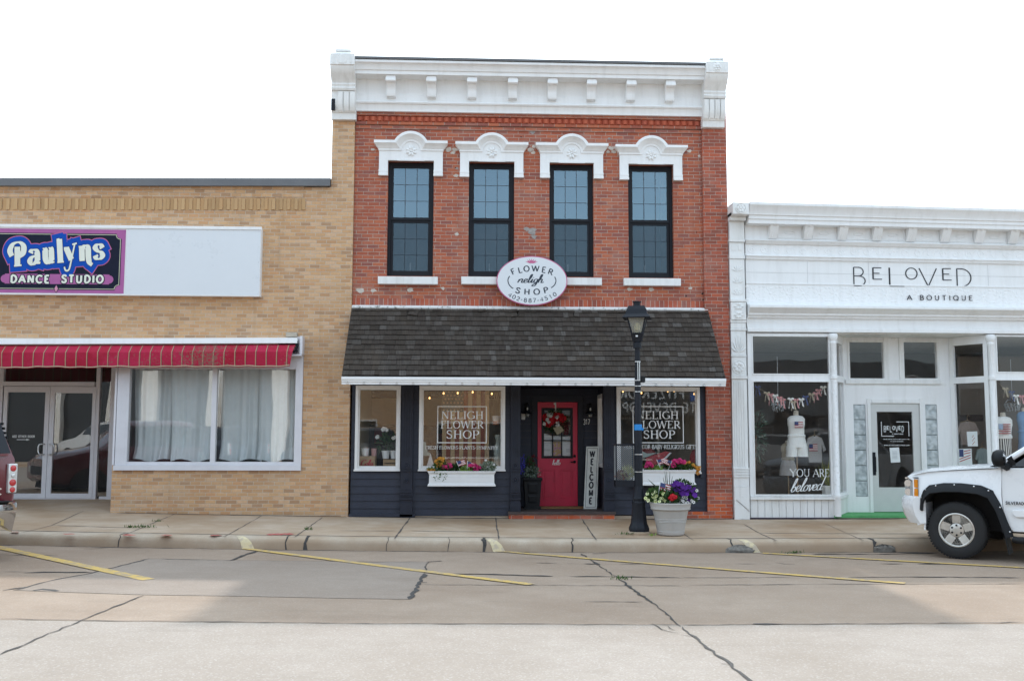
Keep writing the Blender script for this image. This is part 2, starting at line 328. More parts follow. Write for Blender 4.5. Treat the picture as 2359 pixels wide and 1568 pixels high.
# stroke, weight ('' by direction, T thick, t thin), serif at the two ends
GL = {
 'A': (.74, [([(0, 0), (.37, 1)], 't', 'b'), ([(.37, 1), (.74, 0)], 'T', 'e'), ([(.15, .34), (.6, .34)], 't', '')]),
 'B': (.6, [([(.1, 0), (.1, 1)], 'T', 'be'), ([(.1, 1), (.3, 1)]+arc(.3, .765, .2, .235, 90, -90)+[(.1, .53)], '', ''), ([(.1, .53), (.32, .53)]+arc(.32, .265, .25, .265, 90, -90)+[(.1, 0)], '', '')]),
 'C': (.7, [(arc(.4, .5, .37, .5, 42, 318, 22), '', '')]),
 'D': (.7, [([(.1, 0), (.1, 1)], 'T', 'be'), ([(.1, 1), (.26, 1)]+arc(.26, .5, .4, .5, 90, -90, 18)+[(.1, 0)], '', '')]),
 'E': (.56, [([(.1, 0), (.1, 1)], 'T', 'be'), ([(.1, 1), (.52, 1)], 't', 'h'), ([(.1, .52), (.42, .52)], 't', ''), ([(.1, 0), (.54, 0)], 't', 'k')]),
 'F': (.52, [([(.1, 0), (.1, 1)], 'T', 'be'), ([(.1, 1), (.5, 1)], 't', 'h'), ([(.1, .52), (.4, .52)], 't', '')]),
 'G': (.74, [(arc(.4, .5, .37, .5, 42, 330, 22), '', ''), ([(.72, .06), (.72, .42)], 'T', ''), ([(.5, .42), (.74, .42)], 't', '')]),
 'H': (.72, [([(.1, 0), (.1, 1)], 'T', 'be'), ([(.62, 0), (.62, 1)], 'T', 'be'), ([(.1, .52), (.62, .52)], 't', '')]),
 'I': (.2, [([(.1, 0), (.1, 1)], 'T', 'be')]),
 'J': (.4, [([(.3, 1), (.3, .2)]+arc(.14, .2, .16, .2, 0, -150, 8), 'T', 'b')]),
 'K': (.66, [([(.1, 0), (.1, 1)], 'T', 'be'), ([(.12, .4), (.6, 1)], 't', ''), ([(.26, .58), (.64, 0)], 'T', '')]),
 'L': (.54, [([(.1, 0), (.1, 1)], 'T', 'be'), ([(.1, 0), (.52, 0)], 't', 'k')]),
 'M': (.84, [([(.1, 0), (.1, 1)], 't', 'b'), ([(.1, 1), (.42, .1)], 'T', ''), ([(.42, .1), (.74, 1)], 't', ''), ([(.74, 1), (.74, 0)], 'T', 'e')]),
 'N': (.74, [([(.1, 0), (.1, 1)], 't', 'b'), ([(.1, 1), (.64, 0)], 'T', ''), ([(.64, 0), (.64, 1)], 't', 'e')]),
 'O': (.78, [(arc(.39, .5, .36, .5, 0, 360, 28), '', '')]),
 'P': (.58, [([(.1, 0), (.1, 1)], 'T', 'be'), ([(.1, 1), (.3, 1)]+arc(.3, .73, .24, .27, 90, -90)+[(.1, .46)], '', '')]),
 'Q': (.78, [(arc(.39, .5, .36, .5, 0, 360, 28), '', ''), ([(.45, .25), (.76, -.05)], 'T', '')]),
 'R': (.66, [([(.1, 0), (.1, 1)], 'T', 'be'), ([(.1, 1), (.3, 1)]+arc(.3, .74, .22, .26, 90, -90)+[(.1, .48)], '', ''), ([(.3, .48), (.64, 0)], 'T', '')]),
 'S': (.56, [(cat([(.5, .8), (.42, .96), (.26, 1), (.1, .9), (.09, .7), (.26, .54), (.44, .42), (.5, .24), (.42, .05), (.24, 0), (.1, .06), (.05, .22)], 4), 'm', '')]),
 'T': (.6, [([(.3, 0), (.3, 1)], 'T', 'b'), ([(.02, 1), (.58, 1)], 't', 'hH')]),
 'U': (.7, [([(.1, 1), (.1, .32)]+arc(.35, .32, .25, .32, 180, 360)+[(.6, 1)], 'm', 'be')]),
 'V': (.72, [([(0, 1), (.36, 0)], 'T', 'b'), ([(.36, 0), (.72, 1)], 't', 'e')]),
 'W': (1.0, [([(0, 1), (.27, 0)], 'T', 'b'), ([(.27, 0), (.5, 1)], 't', ''), ([(.5, 1), (.74, 0)], 'T', ''), ([(.74, 0), (1., 1)], 't', 'e')]),
 'X': (.66, [([(0, 1), (.66, 0)], 'T', ''), ([(0, 0), (.66, 1)], 't', '')]),
 'Y': (.7, [([(0, 1), (.35, .46)], 'T', 'b'), ([(.7, 1), (.35, .46)], 't', 'b'), ([(.35, .46), (.35, 0)], 'T', 'e')]),
 'Z': (.6, [([(.05, 1), (.55, 1), (.05, 0), (.55, 0)], 'm', '')]),
 '0': (.62, [(arc(.31, .5, .27, .5, 0, 360, 24), '', '')]),
 '1': (.34, [([(.02, .8), (.2, 1), (.2, 0)], 'T', '')]),
 '2': (.6, [(arc(.3, .72, .24, .28, 160, -30, 12)+[(.05, 0), (.56, 0)], 'm', '')]),
 '3': (.58, [(arc(.28, .75, .22, .25, 150, -90, 12), 'm', ''), (arc(.28, .26, .25, .26, 90, -150, 12), 'm', '')]),
 '4': (.62, [([(.45, 0), (.45, 1), (.03, .3), (.6, .3)], 'm', '')]),
 '5': (.58, [([(.5, 1), (.14, 1), (.1, .55)]+arc(.28, .31, .25, .31, 110, -150, 14), 'm', '')]),
 '7': (.56, [([(.04, 1), (.53, 1), (.2, 0)], 'm', '')]),
 '8': (.6, [(arc(.3, .76, .2, .24, 0, 360, 18), 'm', ''), (arc(.3, .27, .25, .27, 0, 360, 18), 'm', '')]),
 '-': (.4, [([(.05, .42), (.35, .42)], 't', '')]), '.': (.16, [([(.02, .06), (.14, .06)], 'T', '')]), '*': (.3, [([(.07, .45), (.23, .45)], 'D', '')]), ' ': (.3, []),
 # joined handwriting, x-height .45
 'n': (.4, [(cat([(0, 0), (.03, .2), (.05, .42)]), '', ''), (cat([(.04, .2), (.17, .45), (.27, .38), (.27, .06), (.34, 0), (.44, .1)]), '', '')]),
 'e': (.3, [(cat([(0, .16), (.18, .24), (.22, .4), (.12, .45), (.03, .3), (.05, .07), (.16, 0), (.32, .12)]), '', '')]),
 'l': (.22, [(cat([(0, .1), (.15, .62), (.17, .97), (.1, .95), (.06, .5), (.07, .07), (.14, 0), (.25, .1)]), '', '')]),
 'i': (.21, [(cat([(0, .1), (.08, .43), (.07, .08), (.13, 0), (.23, .1)]), '', ''), ([(.09, .6), (.11, .66)], '', '')]),
 'g': (.33, [(cat([(.25, .38), (.14, .45), (.03, .3), (.05, .05), (.15, 0), (.25, .2), (.27, .44), (.25, -.15), (.14, -.42), (.0, -.36), (.1, -.16), (.36, .1)]), '', '')]),
 'h': (.38, [(cat([(0, .1), (.14, .62), (.16, .97), (.08, .92), (.05, .4), (.04, 0)]), '', ''), (cat([(.04, .2), (.17, .45), (.26, .36), (.25, .06), (.32, 0), (.42, .1)]), '', '')]),
 'b': (.33, [(cat([(0, .1), (.14, .62), (.16, .97), (.08, .92), (.04, .4), (.06, .04), (.16, 0), (.26, .16), (.2, .38), (.08, .3)]), '', ''), ([(.21, .36), (.36, .36)], '', '')]),
 'o': (.31, [(cat([(.15, .45), (.03, .3), (.05, .05), (.15, 0), (.26, .15), (.24, .38), (.15, .45)]), '', ''), ([(.22, .38), (.35, .38)], '', '')]),
 'v': (.31, [(cat([(0, .38), (.07, .43), (.12, .04), (.16, 0), (.26, .3), (.26, .43), (.35, .38)]), '', '')]),
 'd': (.38, [(cat([(.25, .38), (.14, .45), (.03, .3), (.05, .05), (.15, 0), (.25, .2), (.3, .98)]), '', ''), (cat([(.26, .4), (.25, .08), (.31, 0), (.42, .1)]), '', '')]),
 'a': (.38, [(cat([(.25, .38), (.14, .45), (.03, .3), (.05, .05), (.15, 0), (.25, .2), (.27, .43)]), '', ''), (cat([(.27, .43), (.25, .08), (.31, 0), (.42, .1)]), '', '')]),
 'q': (.5, [(cat([(.46, .78), (.36, .98), (.16, .86), (.03, .45), (.1, .06), (.3, 0), (.52, .2)]), '', '')]),
}
# heavy rounded lettering of the dance sign
BOLD = {
 'P': (.72, [(cat([(.02, .42), (-.06, .66), (.1, .92), (.4, .98), (.6, .8), (.56, .5), (.38, .36), (.26, .36)]), 'v', ''), ([(.26, .02), (.3, .8)], 'T', ''), ([(.1, .0), (.46, .0)], 't', ''), (cat([(.3, .42), (.42, .5), (.4, .62)]), 't', '')]),
 'a': (.56, [(cat([(.1, .48), (.18, .6), (.36, .58), (.42, .42), (.42, .1), (.54, .03)]), 'v', ''), (cat([(.4, .36), (.16, .3), (.05, .14), (.16, .0), (.32, .08), (.42, .2)]), 'v', '')]),
 'u': (.58, [(cat([(.05, .58), (.14, .58), (.14, .18), (.24, .0), (.38, .1), (.42, .22)]), 'v', ''), (cat([(.34, .58), (.43, .58), (.44, .08), (.56, .02)]), 'v', '')]),
 'l': (.3, [([(.17, .02), (.17, .98)], 'T', ''), ([(.04, .96), (.18, .98)], 't', ''), ([(.02, 0), (.33, 0)], 't', '')]),
 'y': (.56, [([(.08, .58), (.3, .06)], 'T', ''), (cat([(.5, .72), (.3, .06), (.16, -.34), (.0, -.38), (-.06, -.22)]), 't', ''), ([(-.03, .58), (.2, .58)], 't', ''), ([(.38, .7), (.6, .74)], 't', '')]),
 'n': (.62, [([(.15, .02), (.17, .58)], 'T', ''), ([(.02, .58), (.17, .58)], 't', ''), ([(.03, 0), (.28, 0)], 't', ''), (cat([(.17, .44), (.32, .6), (.46, .52), (.46, .1), (.5, -.12), (.62, -.24)]), 'v', '')]),
 's': (.5, [(cat([(.44, .44), (.36, .58), (.2, .6), (.1, .48), (.2, .34), (.36, .26), (.42, .12), (.3, .0), (.14, .02), (.08, .16)]), 'v', '')]),
}
def ribbon(mb, pts, wd, y, t, mp):
    """a flat stroke of given width(s); mp turns (x, z, depth) into a point of the place"""
    n = len(pts)
    if n < 2: return
    ws = wd if isinstance(wd, list) else [wd]*n
    L = []; Rr = []
    closed = n > 3 and abs(pts[0][0]-pts[-1][0])+abs(pts[0][1]-pts[-1][1]) < 1e-6
    for i in range(n):
        if closed and i in (0, n-1): p, q = pts[n-2], pts[1]
        else: p, q = pts[max(0, i-1)], pts[min(n-1, i+1)]
        def nn(a, b):
            dx, dz = b[0]-a[0], b[1]-a[1]; l = math.hypot(dx, dz) or 1; return (-dz/l, dx/l)
        if 0 < i < n-1 or closed:
            a = nn(p, pts[i]); b = nn(pts[i], q); mx_, mz_ = a[0]+b[0], a[1]+b[1]; l = math.hypot(mx_, mz_)
            if l < .3: mx_, mz_ = a; k = 1
            else: mx_, mz_ = mx_/l, mz_/l; k = min(1.25, 1/max(.3, mx_*a[0]+mz_*a[1]))
        else: mx_, mz_ = nn(p, q); k = 1
        h = ws[i]/2*k
        L.append((pts[i][0]+mx_*h, pts[i][1]+mz_*h)); Rr.append((pts[i][0]-mx_*h, pts[i][1]-mz_*h))
    e_ = 8e-6
    vs = [mp(x, z, y-e_*i) for i, (x, z) in enumerate(L)]+[mp(x, z, y-e_*i) for i, (x, z) in enumerate(Rr)]+[mp(x, z, y+t) for x, z in L]+[mp(x, z, y+t) for x, z in Rr]
    fs = []
    for i in range(n-1):
        fs += [(i, i+1, n+i+1, n+i), (i, 2*n+i, 2*n+i+1, i+1), (n+i, n+i+1, 3*n+i+1, 3*n+i)]
    fs += [(0, n, 3*n, 2*n), (n-1, 3*n-1, 4*n-1, 2*n-1)]
    mb.add(vs, fs)
def text_width(s, sp=.14, font=GL): return sum(font[c][0]+sp for c in s)-sp
def glyph(mb, ch, mp, h, thick, thin, serif, y, t, font=GL, grow=0., step=.00025):
    k = 0
    for pts, wt, sf in font[ch][1]:
        P = [(x*h, z*h) for x, z in pts]; n = len(P)
        def dirw(i):
            p, q = P[max(0, i-1)], P[min(n-1, i+1)]; a = abs(q[1]-p[1])/(math.hypot(q[0]-p[0], q[1]-p[1]) or 1)
            return thin+(thick-thin)*a**1.5
        if wt == 'T': W = [thick]*n
        elif wt == 't': W = [thin]*n
        elif wt == 'm': W = [(thin+thick)/2 if serif else thick]*n
        elif wt == 'D': W = [.16*h]*n
        else: W = [dirw(i) for i in range(n)]
        if grow:
            W = [a+grow*2 for a in W]
            d0 = Vector((P[0][0]-P[1][0], P[0][1]-P[1][1])).normalized()*grow; d1 = Vector((P[-1][0]-P[-2][0], P[-1][1]-P[-2][1])).normalized()*grow
            P = [(P[0][0]+d0.x, P[0][1]+d0.y)]+P[1:-1]+[(P[-1][0]+d1.x, P[-1][1]+d1.y)]
        ribbon(mb, P, W, y-k*step, t, mp); k += 1
        if serif and not grow:
            sl_ = thick*1.15
            for f, i in (('b', 0), ('e', -1)):
                if f in sf: ribbon(mb, [(P[i][0]-sl_, P[i][1]), (P[i][0]+sl_, P[i][1])], thin, y-k*step, t, mp); k += 1
            if 'h' in sf: ribbon(mb, [(P[-1][0], P[-1][1]+thin*.5), (P[-1][0], P[-1][1]-.15*h)], thin, y-k*step, t, mp); k += 1
            if 'H' in sf: ribbon(mb, [(P[0][0], P[0][1]+thin*.5), (P[0][0], P[0][1]-.2*h)], thin, y-k*step, t, mp); k += 1
            if 'k' in sf: ribbon(mb, [(P[-1][0], P[-1][1]-thin*.5), (P[-1][0], P[-1][1]+.22*h)], thin, y-k*step, t, mp); k += 1
def line_text(mb, s, x0, z0, h, width=None, thick=.1, thin=.1, serif=False, y=0., t=.003, sp=.14, font=GL, slant=0., rot=0., grow=0., frame=None):
    """a line of writing whose baseline starts at x0, z0, facing -y"""
    W = text_width(s, sp, font)*h; k = (width/W) if width else 1.
    cx = 0.; ci = 0; c_, s_ = math.cos(rot), math.sin(rot)
    for ch in s:
        def mp(x, z, yy, cx=cx):
            a = (cx*h+x)*k+slant*z; b = z
            a, b = a*c_-b*s_, a*s_+b*c_
            p = (x0+a, yy, z0+b)
            return frame(p) if frame else p
        glyph(mb, ch, mp, h, thick*h, thin*h, serif, y-.00007*ci, t, font, grow); ci += 1
        cx += font[ch][0]+sp
    return mb
def arc_text(mb, s, cx, cz, rx, rz, a0, a1, h, thick, thin, y, t, wk=1., flip=False, frame=None):
    """letters set one by one along an ellipse; a0..a1 are the angles of the first and last letter"""
    n = len(s)
    for i, ch in enumerate(s):
        a = R(a0+(a1-a0)*i/(n-1)); px, pz = cx+rx*math.cos(a), cz+rz*math.sin(a)
        tx, tz = -rx*math.sin(a), rz*math.cos(a)
        if not flip: tx, tz = -tx, -tz
        ang = math.atan2(tz, tx); g = GL[ch]; c_, s_ = math.cos(ang), math.sin(ang)
        def mp(x, z, yy):
            x = (x-g[0]*h/2)*wk; z = z-h/2
            p = (px+x*c_-z*s_, yy, pz+x*s_+z*c_)
            return frame(p) if frame else p
        glyph(mb, ch, mp, h, thick*h, thin*h, False, y, t)
# ------------------------------------------------------------ materials
RED = brick('red_brick', [(.44, .125, .070), (.385, .11, .065), (.48, .142, .078), (.34, .108, .076), (.50, .155, .082), (.42, .12, .070), (.30, .11, .088)], (.48, .39, .325), stain=(.23, .12, .095), soot=.30)
REDH = brick('red_brick_headers', [(0.449, 0.108, 0.061), (0.383, 0.092, 0.054), (0.502, 0.130, 0.069), (0.290, 0.092, 0.069)], (0.506, 0.437, 0.380), w=.09, h=.17, oz=-.05)
REDP = brick('red_brick_pier', [(0.422, 0.108, 0.065), (0.330, 0.092, 0.059), (0.475, 0.124, 0.069), (0.290, 0.097, 0.069)], (0.460, 0.380, 0.322), ms=.008, stain=(.16, .09, .07), soot=.35)
ORG = brick('orange_brick', [(0.554, 0.108, 0.044), (0.475, 0.097, 0.049), (0.634, 0.140, 0.049), (0.370, 0.108, 0.069)], (0.460, 0.391, 0.333), soot=.2)
TAN = brick('tan_brick', [(.635, .38, .20), (.585, .34, .178), (.70, .44, .248), (.54, .305, .16), (.605, .36, .19), (.66, .405, .218), (.45, .27, .158), (.615, .34, .175), (.68, .445, .275)], (.60, .51, .40), w=.2, h=.0705, ms=.0105, stain=(.36, .235, .145), soot=.42)
TAND = brick('tan_brick_weathered', [(0.550, 0.347, 0.174), (0.450, 0.285, 0.155), (0.375, 0.248, 0.149), (0.587, 0.372, 0.186), (0.500, 0.310, 0.161)], (0.429, 0.364, 0.273), w=.2, h=.0705, ms=.009, stain=(.1, .08, .06), soot=.6)
TANSOLO = island('tan_brick_single', [(.52, .33, .17), (.58, .38, .2), (.47, .3, .155), (.55, .34, .17)], .85, .2)
REDSOLO = island('red_brick_single', [(.46, .11, .06), (.4, .1, .06), (.5, .13, .07), (.36, .09, .06)], .85, .2)
def whitepaint(name, c, dirt, rough):
    g = G(name); X, Y, Z = g.sep(g.obj())
    st = g.noise(1., 5, g.comb(g.m('MULTIPLY', X, 9.), g.m('MULTIPLY', Y, 4.), g.m('MULTIPLY', Z, 1.1)))
    big = g.noise(1.3, 5); sp = g.noise(24., 4); chip = g.noise(11., 6, None, .7)
    col = g.mix(g.rng(st, .48, .74, 0., dirt), c, (.40, .38, .34))
    col = g.mix(g.rng(big, .5, .75, 0., dirt*.8), col, (.58, .57, .53))
    col = g.mix(g.rng(chip, .70, .73, 0., dirt*1.6), col, (.30, .27, .23))
    col = g.mix(g.rng(sp, .62, .7, 0., dirt*.5), col, (.45, .42, .36))
    return g.fin(col, g.rng(big, .3, .7, rough-.08, rough+.12), 0., g.bump(g.m('ADD', sp, big), .004, .5), .35)
WHITE = whitepaint('white_paint', (.86, .86, .855), .15, .5)
WHITEO = whitepaint('white_paint_old', (.83, .83, .815), .30, .55)
PANEL = plain('white_sign_panel', (.72, .745, .77), .3, var=.015, scale=1.5)
TRIMW = plain('white_trim', (.78, .77, .76), .45, var=.05, scale=5.)
ALU = plain('painted_aluminium', (.70, .69, .72), .4, var=.05, scale=4.)
CAPM = plain('dark_metal_cap', (.13, .13, .135), .4, var=.12, scale=2.)
BLKF = plain('black_window_frame', (.007, .008, .013), .5, var=.3, scale=8., spec=.3)
IRON = plain('black_cast_iron', (.008, .010, .016), .5, var=.35, scale=9., bmp=.004, spec=.3)
BLKP = plain('black_plastic', (.008, .009, .011), .55, var=.25, scale=8., spec=.3)
NAVY = plain('navy_siding', (.031, .035, .053), .55, var=.18, scale=5., bmp=.003, spec=.35)
NAVYT = plain('navy_trim', (.020, .023, .036), .55, var=.2, scale=7., spec=.32)
REDD = plain('crimson_door', (.62, .016, .065), .45, var=.10, scale=4.)
CONC = None
INTB = plain('interior_wall_tan', (.60, .50, .32), .8, var=.1, scale=1.2)
INTG = plain('interior_wall_brown', (.23, .19, .155), .8, var=.08, scale=1.2)
INTF = plain('interior_floor', (.10, .075, .055), .6, var=.15, scale=2.)
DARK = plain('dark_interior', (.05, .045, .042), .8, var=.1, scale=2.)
WOODB = plain('brown_wood', (.20, .115, .06), .6, var=.25, scale=7.)
WOODP = plain('pale_crate_wood', (.40, .27, .15), .7, var=.2, scale=8.)
WOODD = plain('dark_wood_step', (.07, .05, .045), .7, var=.3, scale=6., bmp=.006)
GREEN = plain('green_carpet', (.10, .36, .13), .9, var=.15, scale=12.)
LETW = plain('white_vinyl', (.82, .83, .82), .5, var=.02)
LETK = plain('dark_lettering', (.018, .03, .05), .45, var=.1)
LETB = plain('black_lettering', (.012, .01, .016), .45, var=.2)
PINK = plain('pink_edge', (.55, .12, .26), .45, var=.12)
PURP = plain('mauve_sign', (.42, .13, .33), .5, var=.06, spec=.15)
SIGNK = plain('dark_sign_ground', (.012, .015, .032), .5, var=.15, spec=.12)
BLUE = plain('sign_blue', (.006, .075, .42), .5, var=.06, spec=.12)
CREAM = plain('cream_lettering', (.78, .80, .70), .4, var=.03)
GOLDL = plain('pale_gold_line', (.55, .56, .40), .4, var=.05)
CHROME = plain('chrome', (.7, .7, .7), .12, 1., var=.05)
STEEL = plain('brushed_steel', (.6, .6, .6), .3, 1., var=.06)
RUBBER = plain('tyre_rubber', (.018, .018, .019), .75, var=.25, scale=14., bmp=.01)
WPAINT = plain('white_car_paint', (.81, .82, .83), .28, var=.004, scale=1., coat=.6)
MPAINT = plain('maroon_car_paint', (.13, .008, .018), .25, var=.05, scale=2., coat=.8)
CARBLK = plain('car_glass_dark', (.008, .009, .011), .06, var=.1, spec=.8)
SUVGL = plain('suv_tinted_glass', (.006, .007, .012), .12, var=.1, spec=.35)
RIMM = plain('wheel_alloy', (.60, .58, .54), .35, .7, var=.12, scale=8.)
LENSR = plain('red_lens', (.50, .02, .025), .15, var=.1, coat=.8)
LENSO = plain('amber_lens', (.75, .26, .02), .15, var=.1, coat=.8)
LENSC = plain('clear_lens', (.62, .63, .63), .12, .3, var=.15, scale=20., coat=.8)
POTG = plain('grey_plastic_pot', (.44, .42, .395), .5, var=.05, scale=3.)
SOIL = plain('soil', (.03, .022, .015), .9, var=.3)
PAPER = plain('white_paper', (.74, .76, .76), .7, var=.03)
CLOTHW = plain('white_cloth', (.86, .85, .80), .85, var=.05)
CLOTHG = plain('grey_cloth', (.50, .47, .44), .85, var=.07)
SKINF = plain('mannequin_cream', (.62, .55, .45), .6, var=.05)
CURT = plain('sheer_curtain', (.74, .79, .78), .8, var=.05, scale=1.5)
GLSD = glass('studio_glass', 4.4, dirt=.03, wav=.004)
GLS = glass('shop_glass', 1.9, dirt=.03)
GLSU = glass('upper_glass', 5.2, gtint=(.63, .87, 1.), dirt=.05, wav=.0)
GLSB = glass('boutique_glass', 1.15, dirt=.012, wav=.012)
GLSL = glass('lantern_glass', 1.2, (.9, .86, .72), dirt=.55)
MUNT = plain('grey_muntin', (.05, .065, .085), .5)
SCREEN = None
def insect_screen():
    g = G('insect_screen'); tr = g.n('ShaderNodeBsdfTransparent'); df = g.n('ShaderNodeBsdfDiffuse'); df.inputs[0].default_value = (.045, .055, .07, 1)
    m = g.n('ShaderNodeMixShader'); m.inputs[0].default_value = .45; g.t.links.new(tr.outputs[0], m.inputs[1]); g.t.links.new(df.outputs[0], m.inputs[2]); g.t.links.new(m.outputs[0], g.out.inputs[0]); return g.mat
SCREEN = insect_screen()
def block_glass():
    g = G('glass_block'); X, Y, Z = g.sep(g.obj())
    wv = g.noise(9., 1)
    return g.fin(g.mix(g.rng(wv, .35, .65, 0., 1.), (.34, .38, .39), (.56, .6, .61)), .12, 0., g.bump(wv, .03, .7), .6)
BLOCKG = block_glass()
SHING = island('cedar_shingle', [(.046, .036, .028), (.068, .054, .044), (.057, .045, .036), (.080, .066, .056), (.062, .050, .041), (.090, .077, .067), (.052, .040, .033), (.074, .060, .050), (.13, .116, .105)], .85, .18, True)
LEAF = island('leaf_green', [(.035, .085, .018), (.06, .13, .025), (.045, .10, .02), (.085, .17, .04)], .6, .3)
LEAFD = island('leaf_dark', [(.02, .05, .015), (.03, .07, .02), (.045, .09, .03)], .6, .3)
LEAFL = island('leaf_lime', [(.20, .33, .06), (.28, .42, .09), (.24, .36, .10)], .6, .3)
LEAFV = island('leaf_variegated', [(.05, .10, .05), (.42, .47, .38), (.08, .14, .07), (.5, .54, .46)], .6, .3)
PETP = island('petal_purple', [(.065, .012, .16), (.10, .02, .24), (.05, .01, .12)], .7, .2)
PETY = island('petal_cream', [(.62, .64, .30), (.68, .68, .42), (.56, .60, .24)], .7, .2)
PETW = island('petal_white', [(.72, .72, .68), (.66, .66, .64), (.76, .75, .72)], .7, .2)
PETR = island('petal_red', [(.42, .012, .018), (.52, .02, .03), (.34, .01, .015)], .7, .2)
PETM = island('petal_magenta', [(.52, .025, .13), (.62, .05, .20), (.45, .02, .10)], .7, .2)
PETO = island('petal_orange', [(.58, .22, .03), (.64, .34, .06), (.5, .16, .03)], .7, .2)
PETK = island('petal_throat', [(.05, .015, .05), (.10, .03, .08)], .7, .2)
PETB = island('petal_blue', [(.05, .05, .40), (.09, .08, .5), (.12, .10, .45)], .7, .2)
CLB = plain('blue_cloth', (.16, .30, .50), .85, var=.08)
FLAGR = plain('flag_red', (.42, .05, .06), .8, var=.1)
FLAGB = plain('flag_blue', (.05, .07, .18), .8, var=.1)
STRIPEK = plain('black_cloth', (.02, .02, .022), .85, var=.2)
PINKC = plain('pink_ribbon', (.60, .27, .27), .8, var=.1)
BEIGE = plain('beige_cloth', (.45, .38, .27), .85, var=.1)

def concrete(name, a, b, stain, sf, speck=.0, sc=1., spd=(.2, .2, .2), face=None):
    g = G(name); v = g.obj()
    big = g.noise(.45*sc, 5, v); mid = g.noise(3.*sc, 5, v); fine = g.noise(60., 3, v); fin2 = g.noise(150., 2, v)
    X, Y, Z = g.sep(v)
    streak = g.noise(1., 4, g.comb(g.m('MULTIPLY', X, .35), g.m('MULTIPLY', Y, 3.2), 0.))
    c = g.mix(g.rng(mid, .35, .65, 0., 1.), a, b)
    c = g.mix(g.rng(big, .42, .66, 0., sf), c, stain)
    c = g.mix(g.rng(streak, .55, .75, 0., .30), c, tuple(x*.72 for x in a))
    c = g.mix(g.rng(fine, .38, .62, 0., .22), c, tuple(x*.62 for x in a))
    if speck:
        vr = g.n('ShaderNodeTexVoronoi'); g.put(vr.inputs['Vector'], v); vr.inputs['Scale'].default_value = 70.
        k = g.wn(vr.outputs['Position'])
        c = g.mix(g.rng(k, .80, .82, 0., speck), c, spd)
        c = g.mix(g.rng(k, .10, .12, speck*.8, 0.), c, (.6, .57, .54))
        c = g.mix(g.rng(fin2, .56, .62, 0., speck), c, (.24, .21, .19))
    v2 = g.n('ShaderNodeTexVoronoi'); g.put(v2.inputs['Vector'], v); v2.inputs['Scale'].default_value = 2.2
    sz_ = g.m('MULTIPLY', g.wn(v2.outputs['Position']), .055)
    c = g.mix(g.m('MULTIPLY', g.m('LESS_THAN', v2.outputs['Distance'], g.m('SUBTRACT', sz_, .022)), .65), c, tuple(x*.35 for x in a))
    c = g.mix(g.rng(g.noise(.9, 6, g.comb(g.m('MULTIPLY', X, .5), Y, 0.), .7), .56, .70, 0., .30), c, tuple(x*.66 for x in stain))
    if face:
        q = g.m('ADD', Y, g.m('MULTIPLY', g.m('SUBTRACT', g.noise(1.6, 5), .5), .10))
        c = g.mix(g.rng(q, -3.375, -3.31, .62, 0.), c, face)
    h = g.m('ADD', g.m('MULTIPLY', fine, .6), g.m('MULTIPLY', fin2, .4))
    return g.fin(c, .85, 0., g.bump(h, .006, .5), .25)
SIDEW = concrete('sidewalk_concrete', (.49, .37, .265), (.56, .45, .345), (.36, .235, .14), .95)
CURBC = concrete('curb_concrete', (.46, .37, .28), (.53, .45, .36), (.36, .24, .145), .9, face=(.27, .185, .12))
PARKC = concrete('parking_concrete', (.335, .254, .190), (.37, .282, .214), (.28, .200, .142), .75, .14)
PATCHC = concrete('patch_concrete', (.295, .237, .192), (.32, .26, .212), (.265, .205, .16), .6, .12)
LANEC = concrete('lane_concrete', (.352, .298, .25), (.385, .328, .28), (.30, .245, .197), .8, .26, 1., (.25, .21, .19))
TAR = plain('tar_crack', (.05, .045, .042), .8, var=.35, scale=12.)
ASPH = plain('grey_asphalt_lump', (.19, .175, .155), .9, var=.4, scale=14., bmp=.02)
JOINT = plain('joint_dirt', (.10, .085, .075), .9, var=.3, scale=12.)
def worn_paint(name, c, base, amt=.55):
    g = G(name); k = g.noise(14., 5); k2 = g.noise(2.5, 3)
    return g.fin(g.mix(g.rng(g.m('ADD', k, g.m('MULTIPLY', g.m('SUBTRACT', k2, .5), .5)), amt, amt+.12, 0., .85), c, base), .75, 0., None, .25)
YEL = worn_paint('yellow_road_paint', (.60, .41, .13), (.38, .295, .205), .46)
YELP = worn_paint('pale_curb_paint', (.66, .56, .36), (.50, .42, .33), .45)
REDSP = worn_paint('red_spray_paint', (.50, .06, .05), (.34, .28, .24), .46)

# ------------------------------------------------------------ ground, road, pavement
CY = -3.38                                       # curb face
def sheet(name, x0, x1, ys, zf, mat, step=.5):
    mb = MB(); n = int((x1-x0)/step); rows = []
    for y in ys: rows.append([(x0+(x1-x0)*i/n, y, zf(x0+(x1-x0)*i/n, y)) for i in range(n+1)])
    mb.grid(rows); o = mb.build(name, mat, smooth=True); o['kind'] = 'structure'
    return o
def sz(x, y): return gz(x)-.06*min(1, max(0, -y/3.0))
def rz_(x, y): return gz(x)-.25
gmb = MB(); gmb.quad((-1500, -1500, -.62), (1500, -1500, -.62), (1500, 1500, -.62), (-1500, 1500, -.62)); g_ = gmb.build('ground', PARKC); g_['kind'] = 'structure'
walk = sheet('sidewalk', -40, 40, [.35, 0, -1., -2., -3.04], sz, SIDEW)
